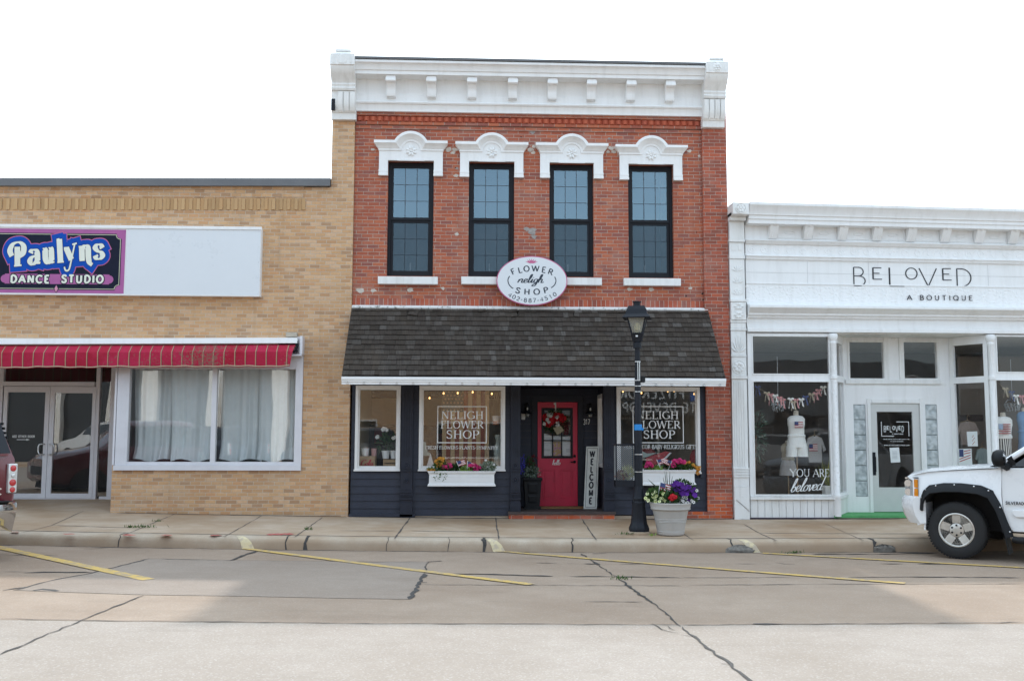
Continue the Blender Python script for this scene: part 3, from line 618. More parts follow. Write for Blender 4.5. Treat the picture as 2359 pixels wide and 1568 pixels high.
# curb: rounded nose, sloped stained face
mb = MB(); prof = [(-3.045, 0.), (-3.23, -.002), (-3.29, -.012), (-3.33, -.04), (-3.355, -.09), (-3.38, -.19), (-3.40, -.20)]
rows = [[(x*.5, y, gz(x*.5)-.06+dz) for x in range(-80, 81)] for y, dz in prof]
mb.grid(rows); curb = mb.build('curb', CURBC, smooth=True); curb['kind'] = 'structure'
park = sheet('parking_lane', -60, 60, [CY, -5, -7, -9.47], rz_, PARKC)
lane = sheet('traffic_lane', -60, 60, [-9.475, -12, -15, -24.], rz_, LANEC)
opp = sheet('far_sidewalk', -60, 60, [-24.0, -24.01, -28.5], lambda x, y: gz(x)-.25+(.15 if y < -24 else 0), SIDEW)

def g3(x, y): return ((x/2.359)/1.2757, (1480+y/2.359)/1.2757)
def g4(x, y): return ((1000+x/2.359)/1.2757, (1480+y/2.359)/1.2757)
def g5(x, y): return ((2000+x/2.3403)/1.2757, (1480+y/2.3403)/1.2757)
def onroad(pts, conv): return [gg(*conv(*p), -.25)[:2] for p in pts]
def onwalk(pts, conv): return [gg(*conv(*p), -.045)[:2] for p in pts]
def crack(mb, pts, wd, zf, lift=.003, jag=.018, dens=.12):
    """a wandering strip laid on the paving"""
    out = []
    for a, b in zip(pts[:-1], pts[1:]):
        L = math.hypot(b[0]-a[0], b[1]-a[1]); n = max(1, int(L/dens))
        for i in range(n):
            t = i/n; out.append((a[0]+(b[0]-a[0])*t+random.uniform(-jag, jag), a[1]+(b[1]-a[1])*t+random.uniform(-jag, jag)))
    out.append(pts[-1]); n = len(out); vs = []; fs = []
    for i, p in enumerate(out):
        q, r_ = out[max(0, i-1)], out[min(n-1, i+1)]; dx, dy = r_[0]-q[0], r_[1]-q[1]; l = math.hypot(dx, dy) or 1
        h = wd/2*random.uniform(.45, 1.3)*(1+1.9*abs(dx)/l)
        if i in (0, n-1): h *= .3
        for s_ in (1, -1):
            x, y = p[0]-dy/l*h*s_, p[1]+dx/l*h*s_; vs.append((x, y, zf(x, y)+lift))
    for i in range(n-1): fs.append((2*i, 2*i+1, 2*i+3, 2*i+2))
    mb.add(vs, fs)
# repaired slab
pl = onroad([(1035, 380), (1600, 392), (2359, 400)], g3)+onroad([(605, 403), (580, 480), (540, 560), (475, 660), (0, 654)], g4)+onroad([(1700, 640), (1000, 630), (400, 610), (110, 598), (370, 530), (680, 470)], g3)
mb = MB(); mb.add([(x, y, rz_(x, y)+.004) for x, y in pl], [tuple(range(len(pl)))]); o = mb.build('slab_patch', PATCHC, normals=False); o['kind'] = 'structure'
if o.data.polygons[0].normal.z < 0: o.data.flip_normals()
# tar-filled joints and cracks of the road
mb = MB()
for pts, cv, wd in [([(100, 600), (370, 530), (680, 470), (1035, 380)], g3, .035), ([(1035, 380), (1600, 392), (2359, 399)], g3, .014),
                    ([(0, 403), (605, 402)], g4, .012), ([(600, 402), (700, 396)], g4, .05), ([(605, 402), (580, 480)], g4, .02), ([(585, 485), (545, 545), (520, 600), (475, 662)], g4, .075), ([(540, 545), (600, 545)], g4, .05),
                    ([(475, 662), (360, 664)], g4, .025), ([(990, 635), (560, 808), (0, 1045)], g3, .026), ([(30, 600), (200, 575)], g3, .05), ([(220, 603), (300, 592), (400, 606)], g3, .09),
                    ([(0, 795), (590, 808), (2359, 826)], g3, .010), ([(0, 828), (1200, 832), (2359, 839)], g4, .009), ([(0, 833), (1000, 826), (2359, 815)], g5, .010), ([(490, 824), (700, 828)], g5, .05),
                    ([(1665, 347), (1705, 368)], g4, .07), ([(1705, 368), (1930, 520)], g4, .022), ([(1750, 400), (1800, 420)], g4, .07), ([(1930, 520), (2150, 680), (2250, 750), (2359, 850)], g4, .026), ([(1970, 552), (2160, 690)], g4, .04), ([(0, 845), (330, 1100), (480, 1217), (700, 1400)], g5, .036), ([(0, 905), (80, 912)], g5, .015), ([(280, 1100), (340, 1105)], g5, .015),
                    ([(650, 485), (1000, 487), (1470, 502)], g4, .034), ([(1580, 503), (1900, 505), (2359, 512)], g4, .022), ([(0, 508), (760, 505)], g5, .012), ([(950, 502), (1100, 503)], g5, .03), ([(1150, 506), (1700, 503), (2330, 508)], g5, .022),
                    ([(540, 560), (1400, 563), (2359, 568)], g4, .010), ([(60, 558), (1000, 553), (2359, 550)], g5, .010),
                    ([(1355, 408), (1500, 412)], g4, .022), ([(1570, 413), (1650, 416)], g4, .018), ([(1680, 415), (1800, 417)], g4, .025), ([(1940, 416), (2080, 418)], g4, .022),
                    ([(130, 412), (240, 413)], g5, .02), ([(270, 413), (340, 413)], g5, .018), ([(380, 413), (520, 414)], g5, .016), ([(540, 414), (620, 414)], g5, .016), ([(650, 402), (720, 415), (785, 415)], g5, .02), ([(1205, 413), (1270, 413)], g5, .018), ([(1370, 412), (1525, 413)], g5, .022), ([(1620, 413), (1840, 415)], g5, .026),
                    ([(0, 352), (400, 360)], g3, .014), ([(0, 470), (180, 472)], g3, .014), ([(180, 478), (300, 474), (640, 474)], g3, .034), ([(1600, 392), (1700, 352), (1795, 325)], g3, .065),
                    ([(1740, 345), (1840, 343)], g4, .05), ([(1270, 336), (1310, 337)], g4, .04), ([(1690, 678), (2100, 680)], g4, .010), ([(1010, 675), (1090, 676)], g4, .014), ([(2160, 830), (2230, 870), (2340, 900)], g4, .014), ([(2260, 845), (2320, 880)], g4, .012), ([(900, 347), (1400, 345), (1760, 340)], g5, .03), ([(1500, 335), (1760, 340)], g5, .06), ([(580, 318), (800, 298)], g3, .02)]:
    crack(mb, onroad(pts, cv), wd*.72, rz_, .007)
o = mb.build('road_crack', TAR, park, normals=False)
# joints of the pavement
mb = MB()
for pts, cv, wd in [([(700, 20), (360, 148), (160, 190)], g3, .014), ([(1220, 83), (850, 210)], g3, .020), ([(1815, 97), (1545, 222)], g3, .016), ([(2235, 108), (2040, 222)], g3, .022), ([(360, 148), (940, 165)], g3, .012),
                    ([(485, 108), (375, 232)], g4, .026), ([(1075, 110), (1098, 240)], g4, .026), ([(1665, 112), (1775, 243)], g4, .024), ([(0, 185), (410, 187)], g4, .012), ([(490, 187), (1080, 194)], g4, .012),
                    ([(430, 148), (540, 200), (665, 248)], g5, .022), ([(990, 145), (1140, 200), (1260, 245)], g5, .012), ([(20, 205), (90, 245)], g5, .016), ([(540, 200), (1700, 203)], g5, .014)]:
    crack(mb, onwalk(pts, cv), wd, sz, .004, .006, .2)
crack(mb, [(-12, -3.045), (-7, -3.045), (0, -3.05), (8, -3.045), (14, -3.045)], .017, lambda x, y: gz(x)-.06, .003, .006, .25)
mb.build('joint', JOINT, walk, normals=False)
mb = MB()
for a_, b_ in ((-6.75, -2.4), (-2.3, 1.15), (3.1, 5.1), (5.15, 8.4)): crack(mb, [(a_, -.035), (b_, -.035 if a_ < 5 else -.09)], .035, sz, .004, .012, .12)
mb.build('base_gap', TAR, walk, normals=False)
# broken places of the curb
mb = MB()
def curbline(px, wd, conv, pts):
    p = [gg(*conv(*q), -.1) for q in pts]; x = p[0][0]
    prev = None; vs = []
    for (y, dz) in prof:
        j = random.uniform(-.02, .02); h = wd/2*random.uniform(.5, 1.4)
        vs += [(x+j-h, y-.004, gz(x)-.06+dz+.004), (x+j+h, y-.004, gz(x)-.06+dz+.004)]
    mb.add(vs, [(2*i, 2*i+1, 2*i+3, 2*i+2) for i in range(len(prof)-1)])
for wd, cv, pts in [(.016, g3, [(830, 230)]), (.02, g3, [(1960, 260)]), (.05, g3, [(2122, 250)]), (.07, g4, [(1003, 290)]), (.02, g4, [(1630, 290)]), (.035, g5, [(408, 290)]), (.05, g5, [(1425, 290)]), (.01, g4, [(325, 260)]), (.01, g4, [(748, 260)])]: curbline(0, wd, cv, pts)
mb.build('curb_crack', TAR, curb, normals=False)
for cv, p, r_ in [(g5, (430, 320), .26), (g5, (1435, 318), .22)]:    # asphalt lumps plugging the curb
    x, y, z = gg(*cv(*p), -.2); mb = MB(); mb.ball((x, -3.37, gz(x)-.23), r_*.9, .07, .10, 18, 9)
    for i, v in enumerate(mb.v): mb.v[i] = v+Vector((random.uniform(-.035, .035), random.uniform(-.015, .015), random.uniform(-.025, .012)))
    mb.build('asphalt_patch', ASPH, curb, smooth=True)
mb = MB(); crack(mb, [(-14, -3.43), (-6, -3.44), (0, -3.44), (7, -3.43), (14, -3.44)], .012, rz_, .005, .02, .2); mb.build('gutter_dirt', JOINT, park, normals=False)
# yellow parking lines
for i, (a, ca, b, cb, wd) in enumerate([((-300, 238), g3, (1030, 528), g3, .18), ((1690, 310), g3, (1325, 561), g4, .15), ((1085, 328), g4, (1540, 549), g5, .13), ((560, 340), g5, (3300, 490), g5, .12)]):
    A = gg(*ca(*a), -.25); B = gg(*cb(*b), -.25); dx, dy = B[0]-A[0], B[1]-A[1]; L = math.hypot(dx, dy); nx, ny = -dy/L, dx/L; n = int(L/.12)
    rows = []
    for s_ in (-1, 1):
        rows.append([(A[0]+dx*k/n+nx*s_*wd/2*random.uniform(.93, 1.07), A[1]+dy*k/n+ny*s_*wd/2*random.uniform(.93, 1.07), 0) for k in range(n+1)])
    rows = [[(x, min(y, CY-.01), rz_(x, y)+.011) for x, y, _ in r_] for r_ in rows]
    mb = MB(); mb.grid(rows); o = mb.build('parking_line', YEL, normals=False); o['kind'] = 'structure'
    if o.data.polygons[0].normal.z < 0: o.data.flip_normals()
# faded paint splashes running up the curb
for cv, p in [(g3, (1665, 260)), (g4, (1060, 290)), (g5, (520, 300))]:
    x = gg(*cv(*p), -.12)[0]; mb = MB()
    vs = []
    for k, (y, dz) in enumerate(prof[1:]):
        sh = .045*k; h = .05+.012*k
        vs += [(x-h+sh-.08, y-.005, gz(x)-.06+dz+.005), (x+h+sh-.08, y-.005, gz(x)-.06+dz+.005)]
    mb.add(vs, [(2*i, 2*i+1, 2*i+3, 2*i+2) for i in range(len(prof)-2)]); mb.build('faded_paint', YELP, curb, normals=False)
for a, b in [((80, 188), (130, 189)), ((440, 201), (515, 203)), ((850, 209), (940, 210)), ((1115, 210), (1190, 212)), ((1455, 212), (1540, 213)), ((1850, 206), (2035, 203))]:
    mb = MB(); crack(mb, onwalk([a, b], g3), .07 if a[0] < 1800 else .11, sz, .006, .01, .06); mb.build('spray_mark', REDSP, walk, normals=False)
# ------------------------------------------------------------ red brick flower shop
XL = -2.37; XR = 5.12; XP = at(1618, 400)[0]; YB = .08
shop = thing('brick_shop', 'two storey red brick shop with white cornice, four tall windows and navy storefront', 'building', ((XL+XR)/2, 0, 0))
ZT = 9.12
uw = [rc(892, 372, 998, 636, YB), rc(1079, 374, 1184, 637, YB), rc(1265, 377, 1367, 638, YB), rc(1447, 380, 1551, 640, YB)]
mb = MB(); mb.wall(XL, XP, 2.78, 8.95, YB, YB+.35, [(a, b, c, d) for a, b, c, d in uw]); mb.build('front_wall', RED, shop)
mb = MB(); mb.box(XP, XR, 0, .43, -.1, 8.2); mb.build('brick_pilaster', REDP, shop)
mb = MB(); mb.box(XP-.004, XR-.001, -.006, -.0005, -.08, .52); mb.build('worn_base_brick', ORG, shop)
mb = MB(); mb.box(XL, XL+.12, .44, 14, -.1, 8.6); mb.box(XR-.2, XR, .44, 14, -.1, 8.6); mb.box(XL+.13, XR-.21, 13.8, 14, -.1, 8.6); mb.build('side_wall', RED, shop)
mb = MB(); mb.box(XL+.13, XR-.21, .44, 13.79, 8.3, 8.45); mb.build('roof', DARK, shop)
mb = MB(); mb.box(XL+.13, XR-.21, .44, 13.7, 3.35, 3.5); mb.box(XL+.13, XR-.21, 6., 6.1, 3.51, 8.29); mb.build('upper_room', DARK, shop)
# corbelled courses and the band of dog-tooth bricks under the cornice
zc = at(1200, 262, YB)[1]
mb = MB(); mb.box(XL+.01, XP-.01, YB-.05, YB, zc-.10, zc+.05); mb.box(XL+.01, XP-.01, YB-.045, YB, zc-.28, zc-.225); mb.box(XL+.01, XP-.01, YB-.025, YB, zc-.365, zc-.305)
mb.build('corbel_course', RED, shop)
mb = MB(); n = 52; pw = (XP-XL-.04)/n
for i in range(n):
    x = XL+.02+pw*(i+.5); mb.add([(x-pw*.5, YB-.002, zc-.225), (x+pw*.5, YB-.002, zc-.225), (x+pw*.5, YB-.002, zc-.10), (x-pw*.5, YB-.002, zc-.10), (x-pw*.16, YB-.07, zc-.21), (x+pw*.16, YB-.07, zc-.21), (x+pw*.16, YB-.05, zc-.12), (x-pw*.16, YB-.05, zc-.12)],
        [(4, 5, 6, 7), (0, 1, 5, 4), (1, 2, 6, 5), (2, 3, 7, 6), (3, 0, 4, 7)])
mb.build('dogtooth_course', REDSOLO, shop)
# band of upright bricks above the canopy
a = rc(815, 690, 1628, 706, YB); mb = MB(); mb.box(XL+.005, XP-.005, YB-.006, YB, a[2], a[3]); mb.build('upright_brick_course', REDH, shop)
# white sheet-metal cornice
Yc = -.36
cz0, cz1 = at(818, 138, Yc)[1], at(1625, 153, Yc)[1]; cs = cz1-cz0
prof = [(YB+.1, 0), (-.40, 0), (-.42, -.02), (-.42, -.06), (-.385, -.075), (-.36, -.11), (-.345, -.15), (-.335, -.185), (-.31, -.19), (-.31, -.262), (-.02, -.268), (.0, -.50), (-.02, -.575), (-.03, -.578), (-.03, -.725), (-.09, -.735), (-.105, -.76), (-.09, -.785), (-.06, -.79), (-.05, -.83), (-.035, -.86), (-.035, -.925), (YB+.1, -.925)]
mb = MB(); mb.prism_x([(y, z+cz0) for y, z in prof], XL+.02, XP+.02, 0, cs); mb.build('cornice', WHITE, shop, smooth=True)
mb = MB(); mb.prism_x([(-.44, cz0+.003), (-.44, cz0+.045), (YB+.1, cz0+.07), (YB+.1, cz0+.003)], XL+.03, XP+.01, 0, cs); mb.build('cornice_flashing', CAPM, shop)
for cx in (900, 993.5, 1087, 1181, 1272, 1362, 1453, 1543):
    x = at(cx, 200, -.2)[0]; t = (x-XL)/(XP-XL); z = cz0+cs*t; h = .088
    pr = [(.03, -.272), (-.27, -.272), (-.275, -.34), (-.285, -.375), (-.27, -.40), (-.22, -.41), (-.17, -.47), (-.15, -.54), (-.16, -.60), (-.14, -.65), (-.08, -.665), (.0, -.655)]
    mb = MB(); mb.prism_x([(y, zz+z) for y, zz in pr], x-h, x+h); mb.prism_x([(y, zz+z) for y, zz in [(-.271, -.30), (-.295, -.345), (-.30, -.38), (-.28, -.40), (-.26, -.395)]], x-h-.012, x+h+.012)
    mb.build('cornice_bracket', WHITE, shop, smooth=True)
def cornice_pier(x0, x1, z0, z1, broken):
    """z0 bottom, z1 top of the cap"""
    mb = MB(); H = z1-z0
    k = lambda q: z0+H*q
    pr = [(.1, k(0)), (-.10, k(0)), (-.11, k(.095)), (-.14, k(.10)), (-.17, k(.15)), (-.20, k(.22)), (-.20, k(.41)), (-.25, k(.415)), (-.27, k(.445)), (-.25, k(.47)), (-.27, k(.50)), (-.25, k(.525)), (-.27, k(.55)), (-.38, k(.62)), (-.46, k(.70)), (-.47, k(.735)), (-.47, k(.74)), (-.50, k(.745)), (-.50, k(.90)), (.1, k(.90))]
    mb.prism_x(pr, x0, x1)
    w = x1-x0; m = .06
    mb.add([(x0, -.50, k(.903)), (x1, -.50, k(.903)), (x1, .05, k(.903)), (x0, .05, k(.903)), (x0+w*.22, -.40, k(.965)), (x1-w*.2, -.40, k(.965)), (x1-w*.2, .0, k(.965)), (x0+w*.22, .0, k(.965))], [(0, 1, 5, 4), (1, 2, 6, 5), (2, 3, 7, 6), (3, 0, 4, 7), (4, 5, 6, 7)])
    mb.box(x0+w*.2, x1-w*.18, -.42, .02, k(.966), k(1.0))
    # flutes of the lower part, side slots of the upper panel
    nf = 4; fw = w/nf
    for i in range(nf):
        a, b = x0+fw*i+fw*.1, x0+fw*(i+1)-fw*.1
        if broken and i == 0: continue
        mb.prism_x([(-.19, k(.40)), (-.235, k(.40)), (-.24, k(.25)), (-.215, k(.17)), (-.17, k(.115)), (-.14, k(.115))], a, b)
    for a, b in ((.13, .19), (.81, .87)): mb.box(x0+w*a, x0+w*b, -.508, -.499, k(.77), k(.87))
    o = mb.build('cornice_pier', WHITEO, shop, smooth=True)
    mb = MB(); cx, cz = (x0+x1)/2, k(.823)
    mb.lathe([(.0, -.004), (.085, -.004), (.095, .004), (.105, .0), (.11, .01)], (cx, -.505, cz), 20, 'y')
    if not broken:
        for q in range(6):
            aa = q*math.pi/3; mb.ball((cx+.05*math.cos(aa), -.508, cz+.05*math.sin(aa)), .028, .02, .028, 8, 5)
        mb.ball((cx, -.512, cz), .025, .02, .025, 8, 5)
    mb.build('rosette', WHITEO, shop, smooth=True)
    if broken:
        mb = MB(); mb.box(x0-.003, x0+w*.16, -.206, -.10, k(.12), k(.29)); mb.build('missing_panel', BLKF, shop)
pa = rc(762, 119, 818, 268, -.3); cornice_pier(pa[0], pa[1], pa[2], pa[3], True)
pb = rc(1622, 138, 1673, 286, -.3); cornice_pier(pb[0], pb[1], pb[2], pb[3], False)

# tall upstairs windows, their hoods and sills
def hood(cx, zs, Wsh, Wb, ow, oz, leg):
    """cx centre, zs top of the shelf, half widths of shelf, body and opening, opening top and leg end below zs"""
    mb = MB(); a, s_ = .325, .19; Rr = (a*a+s_*s_)/(2*s_); zc_ = s_-Rr
    def outl(d, xe):
        r = Rr-d; hc = math.sqrt(max(1e-4, r*r-(-d-zc_)**2)); th = math.asin(min(1, hc/r))
        pts = [(-xe, -d)]+[(r*math.sin(-th+2*th*i/18), zc_+r*math.cos(-th+2*th*i/18)) for i in range(19)]+[(xe, -d)]
        return pts
    steps = [(0, YB, Wsh), (0, -.10, Wsh), (.055, -.105, Wsh), (.06, -.092, Wsh-.01), (.10, -.05, Wsh-.04), (.14, -.02, Wsh-.07), (.145, -.012, Wsh-.08), (.185, -.01, Wsh-.085), (.19, .01, Wb)]
    rings = []
    for d, y, xe in steps: rings.append([(cx+x, y, zs+z) for x, z in outl(d, xe)])
    n = len(rings[0])
    for r0, r1 in zip(rings[:-1], rings[1:]):
        mb.add(r0+r1, [(i, i+1, n+i+1, n+i) for i in range(n-1)])
        for e in (0, n-1):
            p, q = r0[e], r1[e]; mb.quad(p, q, (q[0], YB, q[2]), (p[0], YB, p[2]))
    body = outl(.19, Wb)+[(Wb, -leg), (ow, -leg), (ow, -oz), (-ow, -oz), (-ow, -leg), (-Wb, -leg)]
    mb.poly_y([(cx+x, zs+z) for x, z in body], .01, YB)
    for sg in (-1, 1):
        x0, x1 = sorted((cx+sg*ow, cx+sg*Wb))
        mb.box(x0-.004, x1+.004, -.012, .009, zs-leg+.115, zs-leg+.075); mb.box(x0-.006, x1+.006, -.02, .009, zs-leg-.003, zs-leg+.045); mb.box(x0-.002, x1+.002, -.005, .009, zs-leg+.045, zs-leg+.075)
    mb.box(cx-.27, cx+.27, -.004, .009, zs-oz-.012, zs-oz+.02)
    o = mb.build('window_hood', WHITE, shop)
    mb = MB()
    for q in range(8):
        aa = q*math.pi/4+.39; mb.M = Matrix.Translation((cx+.068*math.cos(aa), .002, zs-.19+.068*math.sin(aa))) @ Matrix.Rotation(-aa, 4, 'Y')
        mb.ball((0, 0, 0), .048, .022, .027, 8, 5)
    mb.M = None; mb.ball((cx, -.004, zs-.19), .024, .02, .024, 8, 5)
    mb.build('hood_rosette', WHITE, o, smooth=True)
HD = [(944.5, 325), (1132, 328.5), (1317, 331), (1498, 335)]
SL = [(870, 637, 1008, 654.5), (1062, 637.5, 1199, 655), (1248, 639.5, 1386, 656.5), (1437, 641, 1568, 658)]
for i, ((a, b, c, d), (hx, hy), s_) in enumerate(zip(uw, HD, SL)):
    cx, zs = at(hx, hy, -.05); hood((a+b)/2, zs, .73, .635, (b-a)/2, zs-d, zs-at(hx, hy+82, YB)[1])
    y0 = YB+.10
    mb = MB(); mb.frame(a+.003, b-.003, c+.003, d-.003, .055, y0, y0+.14); 
    fr = mb.build('window', BLKF, shop)
    ix0, ix1, iz0, iz1 = a+.06, b-.06, c+.06, d-.06
    zm = iz0+(iz1-iz0)*.505
    mb = MB(); mb.frame(ix0, ix1, zm-.02, iz1, .045, y0+.02, y0+.07, wt=.05, wb=.055); mb.frame(ix0, ix1, iz0, zm-.02, .05, y0+.05, y0+.11, wt=.05, wb=.07); mb.build('sash', BLKF, fr)
    p = (ix0+.045, ix1-.045, zm+.035, iz1-.05); q = (ix0+.05, ix1-.05, iz0+.07, zm-.07)
    mb = MB(); mb.box(p[0], p[1], y0+.04, y0+.046, p[2], p[3]); mb.build('pane', GLSU, fr)
    mb = MB(); mb.box(q[0], q[1], y0+.075, y0+.081, q[2], q[3]); mb.build('pane', GLSU, fr)
    mb = MB(); mb.quad((q[0], y0+.054, q[2]), (q[1], y0+.054, q[2]), (q[1], y0+.054, q[3]), (q[0], y0+.054, q[3])); mb.build('insect_screen', SCREEN, fr)
    mb = MB()
    for (u0, u1, v0, v1), yy in ((p, y0+.032), (q, y0+.068)):
        for k in (1, 2):
            xx = u0+(u1-u0)*k/3; mb.box(xx-.006, xx+.006, yy, yy+.006, v0, v1)
            zz = v0+(v1-v0)*k/3; mb.box(u0, u1, yy+.0065, yy+.008, zz-.006, zz+.006)
    mb.build('muntin', MUNT, fr)
    mb = MB(); mb.box(ix0+.36, ix0+.375, y0+.5, y0+.51, iz0, iz0+.3); mb.build('blind_cord', TRIMW, fr)
    sx0, sx1, sz0, sz1 = rc(*s_, -.03); mb = MB(); mb.box(sx0, sx1, -.04, YB+.12, sz0, sz1); mb.build('window_sill', WHITEO, shop, bevel=.008)

# mortar smears, a plugged hole and chips on the brick front
GREYR = plain('grey_mortar_repair', (.34, .31, .29), .9, var=.25, scale=12.); PALER = plain('pale_mortar_chip', (.58, .53, .47), .9, var=.2, scale=12.); HOLE = plain('brick_hole', (.03, .02, .02), .9)
def blot(px, py, r_, m_, nm, sx=1.):
    x, z = at(px, py, YB); n = 11; mb = MB(); mb.poly_y([(x+sx*r_*random.uniform(.55, 1.15)*math.cos(2*math.pi*i/n), z+r_*random.uniform(.55, 1.15)*math.sin(2*math.pi*i/n)) for i in range(n)], YB-.004, YB+.001); mb.build(nm, m_, shop)
for px, py, r_ in ((1225, 533, .085), (1213, 528, .05), (1229, 545, .05), (1226, 305, .05), (1403, 320, .03), (1052, 388, .03)): blot(px, py, r_, GREYR, 'mortar_repair', 1.2)
for px, py, r_ in ((1033, 345, .05), (1043, 352, .04), (1047, 345, .045), (1222, 345, .05), (1230, 338, .04), (1228, 352, .035), (1408, 342, .05), (1414, 350, .04), (1400, 350, .03), (1588, 348, .035), (1050, 405, .035), (858, 345, .03), (830, 668, .06), (860, 669, .045), (945, 668, .05), (1020, 664, .035), (1450, 666, .04), (1500, 667, .045), (1590, 664, .03), (1052, 540, .035), (835, 690, .03), (1610, 360, .03)): blot(px, py, r_, PALER, 'mortar_chip', 1.5)
for px, py, r_ in ((1200, 316, .016), (1288, 318, .016), (1049, 387, .014), (1380, 393, .014), (1604, 535, .014), (1580, 682, .018), (826, 690, .02), (1618, 676, .025), (1620, 690, .03)): blot(px, py, r_, HOLE, 'bolt_hole')
# weathered shingle canopy
CYF = -1.25
ct = at(1200, 711, YB)[1]; zt0 = ct
cfz1 = at(1225, 869, CYF)[1]; cfz0 = at(1225, 887, CYF)[1]
cxa = (at(812, 712, YB)[0]+at(787, 870, CYF)[0])/2; cxb = (at(1632, 712, YB)[0]+at(1666, 872, CYF)[0])/2
canopy = thing('shingle_canopy', 'dark weathered wood shingle canopy with white fascia over the flower shop front', 'canopy', ((cxa+cxb)/2, YB, cfz0))
S0 = Vector((0, YB-.03, zt0)); S1 = Vector((0, CYF, cfz1+.01)); sd = (S1-S0); SLn = sd.length; sd.normalize(); sn = Vector((0, sd.z, -sd.y)); sn = sn if sn.y < 0 else -sn
mb = MB(); mb.prism_x([(YB, zt0-.03), (YB, cfz1-.02), (CYF+.03, cfz1-.02)], cxa+.02, cxb-.02); mb.build('canopy_body', DARK, canopy)
mb = MB(); nr = 14; ch = SLn/nr
for r_ in range(nr):
    x = cxa-random.uniform(0, .08)
    while x < cxb:
        wd = random.choice([.085, .10, .12, .13, .15, .17, .19]); x0, x1 = max(x, cxa), min(x+wd-.004, cxb); x += wd
        if x1-x0 < .02: continue
        lo = SLn-ch*r_+random.uniform(-.008, .006); hi = max(0, lo-ch*1.5); rot = random.uniform(-.01, .01)
        lift = .028+random.uniform(0, .008)
        if r_ in (12, 13) and random.random() < .03: rot = random.uniform(-.25, .25); lift += .015
        cxm = (x0+x1)/2
        def P(xx, t, h):
            xx2 = cxm+(xx-cxm)*math.cos(rot)-(t-lo)*math.sin(rot); tt = lo+(xx-cxm)*math.sin(rot)+(t-lo)*math.cos(rot)
            q = S0+sd*tt+sn*h; return (xx2, q.y, q.z)
        th = .014
        mb.add([P(x0, lo, lift), P(x1, lo, lift), P(x1, hi, .006), P(x0, hi, .006), P(x0, lo, lift-th), P(x1, lo, lift-th)], [(0, 1, 2, 3), (0, 4, 5, 1), (0, 3, 4), (1, 5, 2)])
mb.build('shingle_roof', SHING, canopy)
for sx in (cxa-.012, cxb-.004):
    mb = MB(); mb.add([(sx+e, y, z) for e in (0, .016) for y, z in ((YB, zt0), (YB, cfz1), (CYF+.01, cfz1))], [(0, 1, 2), (5, 4, 3), (0, 3, 4, 1), (1, 4, 5, 2), (2, 5, 3, 0)]); mb.build('end_panel', SHING, canopy)
mb = MB(); mb.prism_x([(YB, zt0-.02), (YB-.07, zt0-.03), (YB-.085, zt0+.0), (YB-.06, zt0+.03), (YB-.03, zt0+.035), (YB, zt0+.05)], cxa, cxb); mb.build('top_flashing', worn_paint('peeling_white', (.75, .75, .74), (.2, .2, .18), .56), canopy)
zf = (cfz1-cfz0)
mb = MB(); mb.prism_x([(CYF+.04, cfz0), (CYF+.04, cfz1-.003), (CYF-.035, cfz1-.003), (CYF-.035, cfz0+zf*.62), (CYF-.015, cfz0+zf*.60), (CYF-.015, cfz0+zf*.34), (CYF+.005, cfz0+zf*.32), (CYF+.005, cfz0)], cxa-.01, cxb+.01); mb.build('fascia', plain('fascia_white', (.84, .84, .84), .45, var=.03), canopy)
mb = MB()
for i in range(24):
    x = cxa+.1+i*(cxb-cxa-.2)/23; mb.lathe([(.013, -.008), (.019, -.010), (.024, -.008), (.024, .0)], (x, CYF+.004, cfz0+zf*.16), 12, 'y')
mb.build('fascia_hook', STEEL, canopy)
mb = MB(); mb.box(cxa+.01, cxb-.01, CYF+.045, YB, cfz0+.07, cfz0+.09); mb.build('soffit', WHITEO, canopy)

# navy storefront
SY = .08
win = [rc(818, 890, 922, 1083, SY-.03), rc(965, 889, 1163, 1083, SY-.03), rc(1420, 891, 1612, 1089, SY-.03)]
win = [(a, b, c, 2.575) for a, b, c, d in win]
dx0, dx1 = at(1197, 1000, SY)[0], at(1391, 1000, SY)[0]
zb = .06
BW = .142
def siding(mb, x0, x1, z0, z1, y, holes=(), th=.022):
    """lap boards; boards stop at the openings"""
    z = z0
    while z < z1-.01:
        zt = min(z+BW, z1); segs = [(x0, x1)]
        for h in holes:
            if h[2] < zt-.02 and h[3] > z+.02:
                ns = []
                for a, b in segs:
                    if h[0] <= a and h[1] >= b: continue
                    if h[1] <= a or h[0] >= b: ns.append((a, b)); continue
                    if h[0] > a: ns.append((a, h[0]))
                    if h[1] < b: ns.append((h[1], b))
                segs = ns
        for a, b in segs: mb.prism_x([(y+.03, z), (y-th, z), (y-.004, zt-.001), (y+.03, zt-.001)], a, b)
        z = zt
mb = MB(); hl = [(a-.002, b+.002, c-.002, 3) for a, b, c, d in win]
siding(mb, XL+.03, dx0-.04, zb, 2.6, SY, hl); mb.build('siding', NAVY, shop); mb = MB(); siding(mb, dx1+.04, XP, zb+.02, 2.6, SY, hl); mb.build('siding', NAVY, shop)
mb = MB(); mb.wall(XL+.03, dx0-.04, zb, 2.6, SY+.031, SY+.15, [(a+.05, b-.05, c+.05, 2.5) for a, b, c, d in win]); mb.build('wall_sheathing', NAVYT, shop); mb = MB(); mb.wall(dx1+.04, XP, zb, 2.6, SY+.031, SY+.15, [(a+.05, b-.05, c+.05, 2.5) for a, b, c, d in win]); mb.build('wall_sheathing', NAVYT, shop)
LET = []
